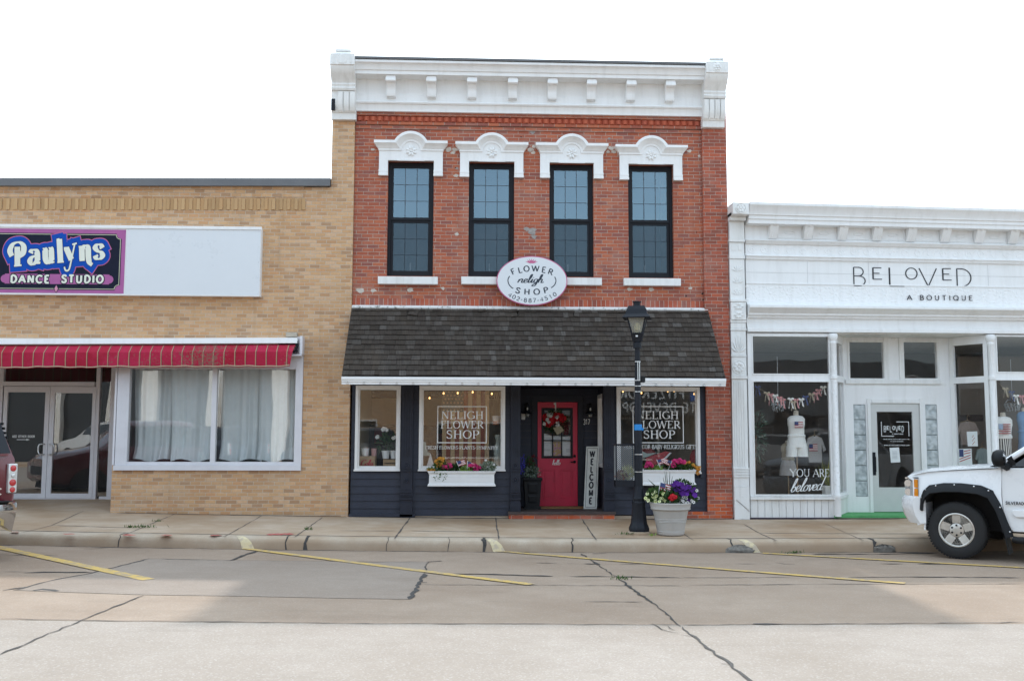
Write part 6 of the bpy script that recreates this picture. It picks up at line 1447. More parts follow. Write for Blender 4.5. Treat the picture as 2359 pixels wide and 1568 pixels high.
def plant_at(name, label, cv, box, leafm, n, ls, petm=None, heads=(), hs=.045, ps=.018, group='flowers in the white window boxes', droop=0., trail=0, head=True):
    p0, p1 = cv(box[0], box[3]), cv(box[2], box[1]); cx, cz = (p0[0]+p1[0])/2, (p0[1]+p1[1])/2; rx, rz = (p1[0]-p0[0])/2, (p1[1]-p0[1])/2
    parts = [('foliage', leafm, lambda mb: (foliage(mb, (cx, WY, cz), (rx, min(.09, rx), rz), n, ls, ls*.55, droop), [foliage(mb, (cx+random.uniform(-rx, rx), WY-.14, A1[3]-random.uniform(.0, .16)), (.03, .01, .03), 3, ls*.8, ls*.4, 1.) for _ in range(trail)]))]
    if petm:
        def fl(mb):
            for hx_, hz_ in heads:
                p = cv(hx_, hz_)
                if head: tuft(mb, (p[0], WY-.05, p[1]), (hs, hs*.8, hs*.75), 26, ps)
                else:
                    for _ in range(3): bloom(mb, Vector((p[0]+random.uniform(-.012, .012), WY-.07, p[1]+random.uniform(-.012, .012))), Vector((random.uniform(-.5, .5), -1, .3)), ps, 5)
        parts.append(('blossoms', petm, fl))
    return plant(name, label, (cx, WY, A1[3]-.04), parts, group)
plant_at('marigold', 'low orange marigolds at the left end of the middle window box', z5, (240, 430, 470, 520), LEAF, 60, .05, PETO, [(280, 470), (340, 480), (390, 465), (420, 470)], .025, .018)
plant_at('lantana', 'tall yellow orange flowers in the middle window box with trailing leaves', z5, (440, 180, 760, 520), LEAF, 330, .05, PETO, [(500, 215), (560, 160), (600, 150), (630, 295), (540, 365), (670, 160), (520, 270), (480, 240), (665, 220), (610, 350)], .03, .018, trail=12)
plant_at('geranium', 'left pink geranium in the middle window box', z5, (640, 380, 960, 520), LEAFD, 200, .06, PETM, [(690, 380), (740, 390), (860, 330), (880, 390), (830, 440)], .04, .022)
plant_at('dark_leaf_plant', 'dark leaved plant around the flags in the middle window box', z5, (880, 330, 1160, 510), LEAFD, 170, .06)
plant_at('sweet_potato_vine', 'lime green vine spilling over the middle window box', z5, (1120, 380, 1480, 560), LEAFL, 300, .055, droop=.8)
plant_at('geranium', 'right pink geranium in the middle window box', z5, (1400, 380, 1720, 510), LEAFD, 190, .06, PETM, [(1440, 345), (1510, 340), (1590, 410), (1650, 390), (1600, 460), (1560, 350)], .045, .022)
plant_at('variegated_plant', 'white edged bushy plant at the right end of the middle window box', z5, (1720, 270, 2120, 510), LEAFV, 330, .055, PETW, [(1860, 200), (2080, 320), (1900, 300)], .02, .014)
A1z = A1[3]
plant_at('geranium', 'pink geranium beside the lamp post in the right window box', z3, (60, 120, 210, 240), LEAFD, 110, .05, PETM, [(110, 170), (140, 120), (165, 130), (190, 160)], .045, .024)
plant_at('sweet_potato_vine', 'lime green vine in the right window box near the post', z3, (140, 170, 400, 270), LEAFL, 220, .05, droop=.5)
plant_at('geranium', 'tall bright pink geranium in the right window box', z3, (440, 120, 780, 250), LEAFD, 240, .06, PETM, [(560, 160), (600, 150), (640, 80), (690, 70), (730, 90), (600, 80), (670, 100), (760, 100)], .045, .024)
plant_at('lantana', 'green bush with small orange flowers at the right end of right window box', z3, (640, 110, 1010, 260), LEAF, 380, .045, PETO, [(800, 120), (860, 110), (930, 150), (980, 180), (1010, 215), (1030, 230), (1015, 300), (930, 160), (1040, 190), (1000, 265)], .03, .018)
def small_flag(label, cv, tip, foot, fx, y=WY-.06, sc=1.):
    a, b = cv(*tip), cv(*foot); t = thing('stick_flag', label, 'flag', (b[0], y, b[1]), 0, 'little stick flags among the flowers')
    mb = MB(); mb.tube([(b[0]+(b[0]-a[0])*.4, y, b[1]-.08), (a[0], y, a[1])], .006, 6); mb.build('stick', PAPER, t)
    d = Vector((b[0]-a[0], 0, b[1]-a[1])).normalized(); u = Vector((-d.z, 0, d.x))*fx; H = .10*sc; W_ = .15*sc; o = Vector((a[0], y-.004, a[1]))+d*.015
    mats = [FLAGR, PAPER, FLAGB]; mb = MB()
    for k in range(7):
        mb.cur = k % 2; p = o+d*(H*k/7); q = o+d*(H*(k+1)/7); dr = Vector((0, 0, -.02)); n = 6
        for i in range(n):
            w0, w1 = i/n, (i+1)/n; yy0, yy1 = Vector((0, .01*math.sin(w0*6), -.02*w0)), Vector((0, .01*math.sin(w1*6), -.02*w1))
            if k < 4 and i < 3: mb.cur = 2
            else: mb.cur = k % 2
            mb.quad(p+u*W_*w0+yy0, q+u*W_*w0+yy0, q+u*W_*w1+yy1, p+u*W_*w1+yy1)
    mb.build('flag_cloth', mats, t, normals=False)
small_flag('little striped flag left of the lime vine in middle window box', z5, (1050, 220), (1115, 360), 1)
small_flag('little striped flag right of centre in the middle window box', z5, (1355, 215), (1345, 360), 1)
small_flag('little striped flag above the lime vine in right window box', z3, (285, 55), (345, 170), 1)
small_flag('little striped flag leaning by the tall pink geranium', z3, (560, 75), (505, 175), -1)

# big grey pot on the pavement
gx_, gy_, gz_ = gg(1544.5, 1230.5, -.045)
def P3(x, y, dy=0.): return at((1880+x/6.03)/1.2757, (1340+y/6.03)/1.2757, gy_+dy)
pot = thing('flower_pot', 'large round grey ribbed pot on the pavement right of the lamp post', 'pot', (gx_, gy_, gz_))
def zp(y): return P3(545, y)[1]
px_m = (P3(545, 900)[0]-P3(544, 900)[0])
pr = [(0, gz_+.003), (225*px_m, gz_+.003), (232*px_m, zp(1370)), (240*px_m, zp(1345)), (238*px_m, zp(1335)), (246*px_m, zp(1320)), (240*px_m, zp(1310)), (268*px_m, zp(1160)), (276*px_m, zp(1155)), (270*px_m, zp(1142)), (280*px_m, zp(1130)), (274*px_m, zp(1118)), (284*px_m, zp(1105)), (278*px_m, zp(1095)), (312*px_m, zp(950)), (332*px_m, zp(942)), (352*px_m, zp(925)), (345*px_m, zp(905)), (366*px_m, zp(835)), (370*px_m, zp(822)), (360*px_m, zp(812)), (330*px_m, zp(830)), (0, zp(840))]
mb = MB(); mb.lathe(pr, (gx_, gy_, 0), 40); mb.build('pot_body', POTG, pot, smooth=True)
mb = MB(); mb.lathe([(0, zp(830)), (325*px_m, zp(832))], (gx_, gy_, 0), 24); mb.build('soil', SOIL, pot)
zrim = zp(822); grp = 'flowers in the big grey pot'
def spread(n, xr, yr):
    for _ in range(n): yield random.uniform(*xr), random.uniform(*yr)
def p3v(x, y, dy): p = P3(x, y, dy); return Vector((p[0], gy_+dy, p[1]))
def petunia(label, name, lm, pm, n, boxes, heads, rad, thr=None, facing=(0, -1, .35)):
    x0, y0, x1, y1 = boxes; c = p3v((x0+x1)/2, (y0+y1)/2, -.02)
    rx, rz = (p3v(x1, y0, 0).x-p3v(x0, y0, 0).x)/2, (p3v(x0, y0, 0).z-p3v(x0, y1, 0).z)/2
    pos = [p3v(hx_, hy_, -.14-random.uniform(0, .1)+.16*abs((hx_-(x0+x1)/2)/(x1-x0))) for hx_, hy_ in heads]; dirs = [Vector(facing)+rv()*.35+Vector(((p.x-c.x)*2, 0, 0)) for p in pos]
    parts = [('foliage', lm, lambda mb: foliage(mb, c, (rx, .17, rz), n, .055, .032)), ('blossoms', pm, lambda mb: [bloom(mb, p, d, rad*random.uniform(.85, 1.15), 5, .15) for p, d in zip(pos, dirs)])]
    if thr: parts.append(('throat', thr, lambda mb: [bloom(mb, p+d.normalized()*rad*.14, d, rad*.36, 4, .05) for p, d in zip(pos, dirs)]))
    return plant(name, label, (c.x, c.y, zrim), parts, grp)
petunia('pale yellow trumpet flowers on the left side of the grey pot', 'calibrachoa', LEAF, PETY, 620, (110, 570, 560, 830), [(130, 665), (100, 740), (230, 665), (275, 630), (410, 660), (415, 705), (270, 755), (275, 805), (365, 745), (400, 745), (450, 825), (455, 760), (345, 800), (230, 720), (290, 700), (470, 745), (145, 780), (410, 770), (440, 785), (560, 785)], .033, LEAFL)
petunia('deep purple petunias at the upper right of the grey pot', 'petunia', LEAFD, PETP, 420, (520, 430, 980, 720), [(600+random.uniform(-40, 380), 0) for _ in range(0)]+[(560, 520), (610, 500), (640, 470), (650, 560), (640, 600), (700, 520), (720, 570), (760, 540), (760, 590), (800, 560), (840, 540), (880, 550), (870, 590), (720, 690), (760, 660), (800, 650), (830, 670), (850, 610), (920, 600), (950, 620), (960, 580), (970, 690), (700, 600), (730, 640), (860, 770), (790, 620), (680, 490), (910, 650), (740, 505), (830, 600), (600, 560), (690, 560)], .048)
petunia('white petunias with dark throats at the lower right of the grey pot', 'petunia', LEAFD, PETW, 300, (600, 640, 1010, 850), [(685, 690), (770, 720), (815, 700), (750, 765), (710, 790), (680, 810), (915, 785), (950, 810), (845, 820), (790, 820), (1005, 605), (1025, 740), (760, 790), (655, 735), (820, 745), (670, 860), (625, 700)], .031, PETK)
def redg(mb):
    for x, y in ((545, 720), (575, 700), (610, 710), (580, 745), (560, 750), (600, 735), (625, 725), (540, 740), (590, 720)): tuft(mb, p3v(x, y, -.30), (.034, .03, .03), 24, .02)
plant('geranium', 'bright red geranium at the centre of the grey pot', p3v(575, 780, -.2), [('foliage', LEAFD, lambda mb: foliage(mb, p3v(560, 740, -.18), (.12, .08, .1), 160, .06, .05)), ('blossoms', PETR, redg)], grp)
def corals(mb):
    for x, y in ((485, 575), (370, 580), (465, 600), (500, 560)): tuft(mb, p3v(x, y, -.06), (.03, .025, .03), 16, .016)
plant('snapdragon', 'salmon coloured flowers behind the red geranium in the grey pot', p3v(470, 640, -.05), [('foliage', LEAF, lambda mb: foliage(mb, p3v(450, 640, -.05), (.2, .08, .12), 240, .06, .03)), ('blossoms', plain('petal_salmon', (.55, .17, .09), .7), corals)], grp)
def spikes(mb):
    for x0, y0, x1, y1 in ((480, 560, 440, 260), (520, 560, 530, 270), (470, 560, 410, 370), (430, 600, 140, 400), (450, 600, 200, 450), (530, 560, 575, 350), (500, 560, 470, 265)):
        a, b = p3v(x0, y0+200, 0), p3v(x1, y1, 0); m = (a+b)/2+Vector((0, 0, .05)); 
        for k in range(6):
            pass
        pts = [a, a.lerp(m, .6), m, m.lerp(b, .6), b]; mb.tube(pts, [.007, .008, .007, .005, .002], 4)
plant('spike_grass', 'thin dark grass spikes rising from the middle of the grey pot', p3v(480, 800, 0), [('blade', island('spike_green', [(.05, .075, .05), (.08, .10, .06)], .6), spikes)], grp)
small_flag('little striped flag stuck in the grey pot', lambda x, y: P3(x, y, -.1), (362, 445), (330, 640), 1, gy_-.1, 1.25)

# black tapering planter beside the red door
BYp = .55
def P7(x, y, Y=BYp): return at((1460+x/3.0157)/1.2757, (1080+y/3.0157)/1.2757, Y)
bq = (P7(240, 1250)[0], P7(385, 985)[0]); pcx = P7(315, 1100)[0]; rt = (P7(400, 985)[0]-pcx); rb_ = rt*.74; zt1 = P7(300, 975)[1]
bp_ = thing('tall_planter', 'tall black square planter left of the red door', 'planter', (pcx, BYp+.1, floorz))
def sqc(w_, z): return [(pcx-w_, BYp+.1-w_, z), (pcx+w_, BYp+.1-w_, z), (pcx+w_, BYp+.1+w_, z), (pcx-w_, BYp+.1+w_, z)]
mb = MB(); mb.loft([sqc(rb_+.02, floorz+.002), sqc(rb_+.02, floorz+.05), sqc(rb_, floorz+.055), sqc(rt*.9, zt1-.07), sqc(rt*.93, zt1-.06), sqc(rt*.99, zt1-.03), sqc(rt, zt1-.025), sqc(rt, zt1), sqc(rt*.85, zt1), sqc(rt*.8, zt1-.05)]); mb.build('planter_body', BLKP, bp_)
mb = MB()
for za_, zb__ in ((.12, .40), (.47, .86)):
    Hh = zt1-.08-floorz; z0, z1 = floorz+.06+Hh*za_, floorz+.06+Hh*zb__
    w_ = lambda z: rb_+(rt*.9-rb_)*(z-floorz-.055)/(zt1-.07-floorz-.055)
    for a, b, y_ in ((.62, .60, 0),):
        o0, o1 = w_(z0), w_(z1); yb0, yb1 = BYp+.1-o0-.001, BYp+.1-o1-.001
        mb.add([(pcx-o0*.62, yb0, z0), (pcx+o0*.62, yb0, z0), (pcx+o1*.62, yb1, z1), (pcx-o1*.62, yb1, z1), (pcx-o0*.45, yb0-.012, z0+.03), (pcx+o0*.45, yb0-.012, z0+.03), (pcx+o1*.45, yb1-.012, z1-.03), (pcx-o1*.45, yb1-.012, z1-.03)], [(0, 1, 5, 4), (1, 2, 6, 5), (2, 3, 7, 6), (3, 0, 4, 7), (4, 5, 6, 7)])
mb.build('raised_panel', BLKP, bp_)
def sal(mb):
    for x0, y0 in ((215, 790), (235, 770), (225, 830), (245, 800), (210, 850), (238, 850)):
        for k in range(14): p = P7(x0+random.uniform(-5, 5), y0+k*7); bloom(mb, Vector((p[0], BYp+random.uniform(-.05, .05), p[1])), rv()+Vector((0, -1, 0)), .014, 4)
plant('salvia', 'blue flower spikes in the tall black planter', (pcx-.06, BYp+.1, zt1), [('foliage', LEAFD, lambda mb: foliage(mb, (pcx-.07, BYp+.05, zt1+.2), (.1, .08, .22), 200, .07, .02)), ('blossoms', PETB, sal)], 'plants in the black planter')
def redl(mb):
    for x, y in ((300, 810), (330, 800), (310, 850), (290, 840), (325, 840)): p = P7(x, y); foliage(mb, (p[0], BYp+.08, p[1]), (.04, .04, .04), 12, .06, .03)
plant('red_leaf_plant', 'dark red leaved plant behind the silver foliage in black planter', (pcx+.02, BYp+.12, zt1), [('foliage', island('dark_red_leaf', [(.16, .01, .02), (.10, .01, .015)], .6), redl), ('stem', LEAFD, lambda mb: stems(mb, (pcx, BYp+.1, zt1), [(P7(x, y)[0], BYp+.08, P7(x, y)[1]) for x, y in ((300, 830), (325, 820), (310, 860))], .004))], 'plants in the black planter')
def silv(mb): foliage(mb, (P7(310, 930)[0], BYp-.02, P7(310, 925)[1]), (.17, .12, .11), 260, .05, .022, .3)
plant('dusty_miller', 'silvery green foliage spilling over the black planter rim', (pcx+.05, BYp+.1, zt1), [('foliage', island('silver_leaf', [(.10, .15, .10), (.26, .31, .26), (.05, .09, .05)], .7), silv)], 'plants in the black planter')

# leaning welcome board
Q00, Q10 = P7(768, 1247, .60), P7(884, 1247, .60); Q01, Q11 = P7(791, 697, .93), P7(900, 697, .93)
o_ = Vector((Q00[0], .60, floorz+.004)); U = Vector((Q10[0]-Q00[0], 0, 0)); V = Vector((Q01[0], .93, Q01[1]))-o_; Wd, Ht = U.length, V.length
U.normalize(); V.normalize(); Nn = U.cross(V); Nn = Nn if Nn.y < 0 else -Nn
def wf_(p): return o_+U*p[0]+V*p[2]-Nn*p[1]
wel = thing('welcome_board', 'tall white board with black WELCOME letters leaning beside the red door', 'sign', tuple(o_))
mb = MB(fn=wf_); mb.box(0, Wd, .0, .03, 0, Ht); mb.build('board', plain('distressed_white', (.70, .71, .67), .6, var=.1, scale=9.), wel)
mb = MB(fn=wf_); mb.frame(.028, Wd-.028, .03, Ht-.03, .007, -.003, -.0005); mb.build('border_line', LETB, wel)
mb = MB(fn=wf_)
lh = .118
for i, ch in enumerate('WELCOME'):
    zt2 = Ht-.10-i*(Ht-.16)/7; h = lh*1.0; wl = GL[ch][0]*h*.85 if ch not in 'WM' else GL[ch][0]*h*.8
    kx = wl/(GL[ch][0]*h)
    glyph(mb, ch, lambda x, z, yy, kx=kx, wl=wl, zt2=zt2, h=h: (Wd/2-wl/2+x*kx, yy, zt2-h+z), h, .034, .03, False, -.002, .0015)
mb.build('lettering', LETB, wel, normals=False)

# wall lanterns either side of the door
def sconce(px, py, label):
    x, z = at(px, py, DY-.1); t = thing('wall_lantern', label, 'lamp', (x, DY-.02, z), 0, 'black jar lanterns beside the red door')
    mb = MB(); mb.lathe([(.0, -.012), (.055, -.012), (.06, .0), (.06, .012)], (x, DY-.03, z+.10), 16, 'y'); mb.tube([(x, DY-.04, z+.10), (x, DY-.12, z+.15), (x, DY-.16, z+.12), (x, DY-.16, z+.06)], .011, 8); mb.build('arm', IRON, t, smooth=True)
    mb = MB(); mb.lathe([(.03, z+.08), (.035, z+.05), (.075, z-.045), (.12, z-.062), (.115, z-.068), (.05, z-.066), (.0, z-.06)], (x, DY-.16, 0), 18); mb.build('shade', IRON, t, smooth=True)
    mb = MB(); mb.lathe([(.042, z-.067), (.048, z-.09), (.045, z-.125), (.02, z-.14), (0, z-.142)], (x, DY-.16, 0), 16); mb.build('jar', GLSL, t, smooth=True)
    mb = MB(); mb.lathe([(0, z+.0), (.014, z+.005), (.017, z+.03), (.011, z+.06), (.0, z+.065)], (x, DY-.215, 0), 10); mb.build('bulb', PAPER, t, smooth=True)  # pale drop standing in for the white highlight on the lantern glass
sconce(1213.5, 945, 'black jar lantern left of the red door above the tall planter')
sconce(1358, 946, 'black jar lantern right of the red door above number 317')
# wreath, hanger and tag on the door
def z4(x, y, Y=DY-.06): return at((1520+x/7.13)/1.2757, (1160+y/7.13)/1.2757, Y)
wc = z4(790, 560); wr = thing('door_wreath', 'red and white flower wreath with a wooden tag hanging on the red door', 'wreath', (wc[0], DY-.03, wc[1]))
p, q = z4(795, 155), z4(805, 420); mb = MB(); mb.box(p[0]-.008, p[0]+.02, DY-.024, DY-.019, q[1], p[1]); mb.box(p[0]-.03, p[0]-.0085, DY-.024, DY-.019, p[1]-.05, p[1]-.01); mb.build('hanger', TRIMW, wr)
def reds(mb):
    for x, y in ((700, 520), (740, 480), (800, 420), (860, 410), (920, 440), (980, 480), (880, 500), (800, 540), (720, 570), (690, 600), (580, 440), (600, 600), (560, 480), (940, 520), (660, 640)):
        p = z4(x, y); tuft(mb, (p[0], DY-.07, p[1]), (.045, .03, .045), 26, .026)
def whites(mb):
    for x, y in ((640, 420), (690, 440), (620, 510), (660, 570), (830, 460), (835, 580), (840, 630), (560, 600), (700, 410)):
        p = z4(x, y); tuft(mb, (p[0], DY-.085, p[1]), (.03, .02, .03), 14, .026)
def darks(mb):
    for k in range(24): a = k*math.pi/12; foliage(mb, (wc[0]+.19*math.cos(a), DY-.055, wc[1]+.19*math.sin(a)), (.05, .02, .05), 14, .06, .03)
def twine(mb):
    for x, y in ((980, 620), (1020, 700), (1030, 780), (900, 600), (960, 580), (1060, 610)): p = z4(x, y); foliage(mb, (p[0], DY-.06, p[1]), (.03, .02, .04), 22, .05, .02, .6)
for nm, mt, fn in (('greenery', LEAFD, darks), ('red_flowers', PETR, reds), ('white_flowers', PETW, whites), ('ribbon', island('maroon_ribbon', [(.13, .015, .025), (.2, .03, .03)], .7), twine)): mb = MB(); fn(mb); mb.build(nm, mt, wr, normals=False)
p = [z4(740, 690), z4(905, 650), z4(970, 740), z4(830, 840)]; mb = MB(); mb.poly_y([p[3], p[2], p[1], p[0]], DY-.11, DY-.10); mb.build('wooden_tag', plain('pale_wood_tag', (.42, .36, .24), .7), wr)
# notices taped inside the door glass
def sheet_of(name, label, pts, mat, extra=None, Y=DY+.034):
    ps = [z4(x, y, Y) for x, y in pts]; t = thing(name, label, 'notice', (ps[0][0], Y, ps[0][1]), 0, 'papers taped inside the red door')
    mb = MB(); mb.poly_y(ps, Y, Y+.002); mb.build('paper', mat, t)
    if extra: mb = MB(); extra(mb, Y-.0015); mb.build('print', extra.mat, t, normals=False)
    return t
def lines(pts, mat):
    def f(mb, Y):
        for x0, y0, x1 in pts: a, b = z4(x0, y0, Y), z4(x1, y0, Y); mb.box(a[0], b[0], Y, Y+.001, a[1]-.003, a[1]+.003)
    f.mat = mat; return f
GRYP = plain('grey_print', (.30, .33, .34), .7)
sheet_of('paper_notice', 'white typed notice in the left column of the door glass', [(530, 1310), (722, 1310), (722, 850), (530, 795)], PAPER, lines([(555, 845, 690), (555, 900, 700), (555, 1040, 650), (560, 1140, 690), (560, 1160, 690), (560, 1250, 660), (555, 1010, 690)], GRYP))
sheet_of('paper_notice', 'small white notice above the flowery flyer in the door glass', [(735, 975), (925, 975), (925, 855), (735, 860)], PAPER, lines([(760, 885, 880), (760, 910, 870)], GRYP))
sheet_of('paper_notice', 'white notice with grey print in the right column of the door glass', [(935, 1310), (1125, 1310), (1125, 860), (935, 872)], PAPER, lines([(1000, 900, 1080), (1030, 1020, 1100), (1020, 1130, 1110), (1020, 1150, 1110), (1020, 1170, 1110), (1020, 1190, 1110), (1060, 1250, 1100)], GRYP))
g = G('flowery_print'); fl_ = g.noise(14., 2); FLY = g.fin(g.ramp(fl_, [(.3, (.45, .33, .26)), (.45, (.55, .30, .06)), (.52, (.50, .42, .33)), (.6, (.50, .12, .30)), (.7, (.55, .45, .2))]), .7)
sheet_of('paper_flyer', 'flowery pink and orange flyer at the bottom of the door glass', [(738, 1300), (922, 1300), (922, 985), (738, 985)], FLY)
q = rc(1237, 1167, 1341, 1175, 1.0); m_ = MB(); m_.box(rd[0]+.0, rd[1]+.12, .72, 1.12, .152, .172); tag(m_.build('door_mat', plain('coir_mat', (.26, .15, .06), .95, var=.25, scale=20.)), 'brown doormat lying in front of the red door', 'doormat')
# oval sign
OY = -.13; ocx, ocz = at(1225, 646.5, OY); orx = (at(1306, 646, OY)[0]-at(1143, 646, OY)[0])/2; orz = (at(1225, 589.5, OY)[1]-at(1225, 703, OY)[1])/2
oval = thing('oval_sign', 'white oval sign with pink rim and a phone number on the brick wall', 'sign', (ocx, OY, ocz))
ell = lambda k, n=64: [(ocx+orx*k*math.cos(2*math.pi*i/n), ocz+(orz-(1-k)*orx)*math.sin(2*math.pi*i/n)) for i in range(n)]
mb = MB(); mb.poly_y(ell(1.0), OY, OY+.05); mb.build('rim', PINK, oval); mb = MB(); mb.poly_y(ell(.975), OY-.004, OY-.0005); mb.build('face', PANEL, oval)
mb = MB(); mb.box(ocx-.3, ocx+.3, OY+.051, YB, ocz-.2, ocz-.15); mb.box(ocx-.3, ocx+.3, OY+.051, YB, ocz+.15, ocz+.2); mb.build('bracket', IRON, oval)
def zo(x, y): return at((1440+x/8.7125)/1.2757, (740+y/8.7125)/1.2757, OY-.006)
c = zo(1065, 735); s_ = zo(1066, 735)[0]-c[0]; yl = OY-.006
mb = MB()
def olet(ch, px, py, deg, h, wk, th):
    q = zo(px, py); h *= s_; a = R(deg); c_, d_ = math.cos(a), math.sin(a); g = GL[ch]
    def mp(x, z, yy): x = (x-g[0]*h/2)*wk; z = z-h/2; return (q[0]+x*c_-z*d_, yy, q[1]+x*d_+z*c_)
    glyph(mb, ch, mp, h, th*h, th*h*.9, False, yl, .003)
for ch, px, py, dg_ in (('F', 585, 505, 25), ('L', 765, 465, 13), ('O', 930, 432, 5), ('W', 1158, 428, -2), ('E', 1375, 460, -10), ('R', 1550, 512, -21)): olet(ch, px, py, dg_, 140, 1.3, .17)
for ch, px, py, dg_ in (('S', 712, 988, -16), ('H', 942, 1020, -3), ('O', 1190, 1020, 3), ('P', 1425, 980, 15)): olet(ch, px, py, dg_, 140, 1.4, .17)
for ch, px, py, dg_ in (('4', 510, 1103, -34), ('0', 610, 1155, -28), ('2', 716, 1197, -19), ('-', 805, 1215, -12), ('8', 900, 1235, -6), ('8', 1020, 1245, 0), ('7', 1132, 1240, 3), ('-', 1225, 1235, 8), ('4', 1320, 1215, 12), ('5', 1432, 1187, 18), ('1', 1545, 1145, 25), ('0', 1650, 1088, 30)): olet(ch, px, py, dg_, 98, 1.3, .15)
for P in ([(500, 620), (462, 680), (455, 745), (480, 830), (530, 895), (590, 938)], [(1650, 640), (1678, 700), (1680, 765), (1650, 840), (1610, 885), (1560, 920)]):
    ribbon(mb, [zo(*q) for q in cat(P, 4)], 24*s_, yl, .003, lambda x, z, y: (x, y, z))
p = zo(705, 785); line_text(mb, 'neligh', p[0], p[1], 212*s_, 640*s_, .11, .055, False, yl, .003, 0., slant=.35); mb.build('lettering', LETK, oval, normals=False)
mb = MB(); bc = zo(1060, 300)
for k, (n_, r0, r1, w_) in enumerate(((7, 40, 150, 34), (6, 20, 105, 40), (3, 10, 120, 36))):
    for i in range(n_):
        a = R(90+(i-(n_-1)/2)*(150/(n_))); d = (math.cos(a)*1.15, math.sin(a)*.85)
        ribbon(mb, [(bc[0]+d[0]*r0*s_, bc[1]+d[1]*r0*s_), (bc[0]+d[0]*(r0+r1)/2*s_, bc[1]+d[1]*(r0+r1)/2*s_), (bc[0]+d[0]*r1*s_, bc[1]+d[1]*r1*s_)], [8*s_, w_*s_*.7, 3*s_], yl-.0003*k, .002, lambda x, z, y: (x, y, z))
mb.build('lotus_emblem', PINK, oval, normals=False)

# weeds in the paving joints
for i, (cv, p, n_, sp, lb) in enumerate([(g3, (968, 165), 70, .13, 'largest green weed tuft in the pavement joint before the tan building'), (g3, (1088, 128), 16, .05, 'tiny weed just behind the largest weed tuft'), (g3, (2135, 180), 22, .05, 'small weed in the joint before the tan brick pier'), (g4, (1942, 525), 26, .06, 'small weed in the slanting road crack'), (g5, (778, 340), 30, .09, 'weed in the gutter beside a yellow line'), (g4, (1985, 212), 26, .07, 'weed growing at the foot of the street lamp')]):
    onw = cv(*p)[1] < 1245; x, y, z = gg(*cv(*p), -.045 if onw else -.25); mb = MB()
    for _ in range(n_):
        a = Vector((x+random.gauss(0, sp), y+random.gauss(0, .025), z)); leaf(mb, a, Vector((random.gauss(0, .5), random.gauss(0, .5), .8)), rv(), random.uniform(.03, .08), .014)
    tag(mb.build('weed', LEAF, normals=False), lb, 'weed', 'weeds in the paving cracks')
x, y, z = gg(*((1880+235/6.03)/1.2757, (1340+1415/6.03)/1.2757), -.045); mb = MB()
for _ in range(9): leaf(mb, Vector((x+random.gauss(0, .02), y, z+.01)), Vector((random.gauss(0, 1), random.gauss(0, .4), random.uniform(.1, 1))), rv(), .06, .03)
tag(mb.build('fallen_leaves', LEAFL, normals=False), 'pale green fallen sprig between lamp base and grey pot', 'leaf')
# ------------------------------------------------------------ things inside the flower shop
def zw(x, y, Y): return at((1020+x/5.807)/1.2757, (1130+y/5.807)/1.2757, Y)      # left window close-up
def z6(x, y, Y): return at((1000+x/3.564)/1.2757, (1120+y/3.564)/1.2757, Y)      # both left windows
ledge = zw(300, 1392, SY+.12)[1]-.02
mb = MB(); mb.box(XL+.16, dx0-.12, SY+.16, 1.2, .11, ledge); mb.box(dx1+.13, XP-.03, SY+.16, 1.2, .11, ledge); mb.build('display_ledge', WOODB, shop)
def boxthing(name, label, catn, x0, x1, y0, y1, z0, z1, mat, slats=0, group=None):
    t = thing(name, label, catn, ((x0+x1)/2, y0, z0), 0, group); mb = MB()
    if slats:
        h = (z1-z0)/slats
        for k in range(slats): mb.box(x0, x1, y0, y1, z0+h*k+.004, z0+h*(k+1)-.012)
        for x in (x0+.005, x1-.03): mb.box(x, x+.025, y0-.012, y0-.001, z0, z1)
    else: mb.box(x0, x1, y0, y1, z0+.001, z1)
    mb.build('slats' if slats else 'box_body', mat, t, bevel=.004); return t
Yc1 = SY+.22
a, b = zw(185, 1215, Yc1), zw(478, 1215, Yc1)
cr = boxthing('wooden_crate', 'pale wooden crate with red script in the left shop window', 'crate', a[0], b[0], Yc1, Yc1+.3, ledge, a[1], WOODP)
mb = MB(); p, q = zw(225, 1372, Yc1), zw(440, 1372, Yc1); line_text(mb, 'qola', p[0], p[1], .11, q[0]-p[0], .14, .06, False, Yc1-.003, .002, -.02, slant=.3); mb.build('lettering', FLAGR, cr, normals=False)
a, b = zw(612, 1265, Yc1), zw(860, 1265, Yc1); boxthing('wooden_crate', 'slatted wooden crate under the white pots in the left shop window', 'crate', a[0], b[0], Yc1, Yc1+.3, ledge, a[1], WOODP, 2)
def tub(name, label, x0, x1, yt, yb, mat, Y, taper=.85, grp='pots in the left shop window'):
    a, b = zw(x0, yb, Y), zw(x1, yt, Y); r_ = (b[0]-a[0])/2; cx = (a[0]+b[0])/2; t = thing(name, label, 'pot', (cx, Y+r_, a[1]), 0, grp)
    mb = MB(); mb.lathe([(0, a[1]), (r_*taper, a[1]+.002), (r_*.97, b[1]-.02), (r_*1.03, b[1]-.02), (r_*1.03, b[1]), (r_*.9, b[1]), (r_*.85, b[1]-.03), (0, b[1]-.03)], (cx, Y+r_, 0), 18); mb.build('pot_body', mat, t, smooth=True); return cx, Y+r_, b[1]
tub('white_pot', 'wide white pot on the crate with red script', 225, 370, 1082, 1216, PAPER, Yc1+.05, .8)
tub('pink_pot', 'pink pot on the crate with red script', 400, 502, 1085, 1216, plain('pink_ceramic', (.50, .28, .27), .5), Yc1+.05)
o1 = tub('white_pot', 'white ribbed pot left on the slatted crate in shop window', 580, 722, 1122, 1262, PAPER, Yc1+.04, .75)
o2 = tub('white_pot', 'white ribbed pot at the right edge of the left shop window', 725, 865, 1120, 1262, PAPER, Yc1+.04, .75)
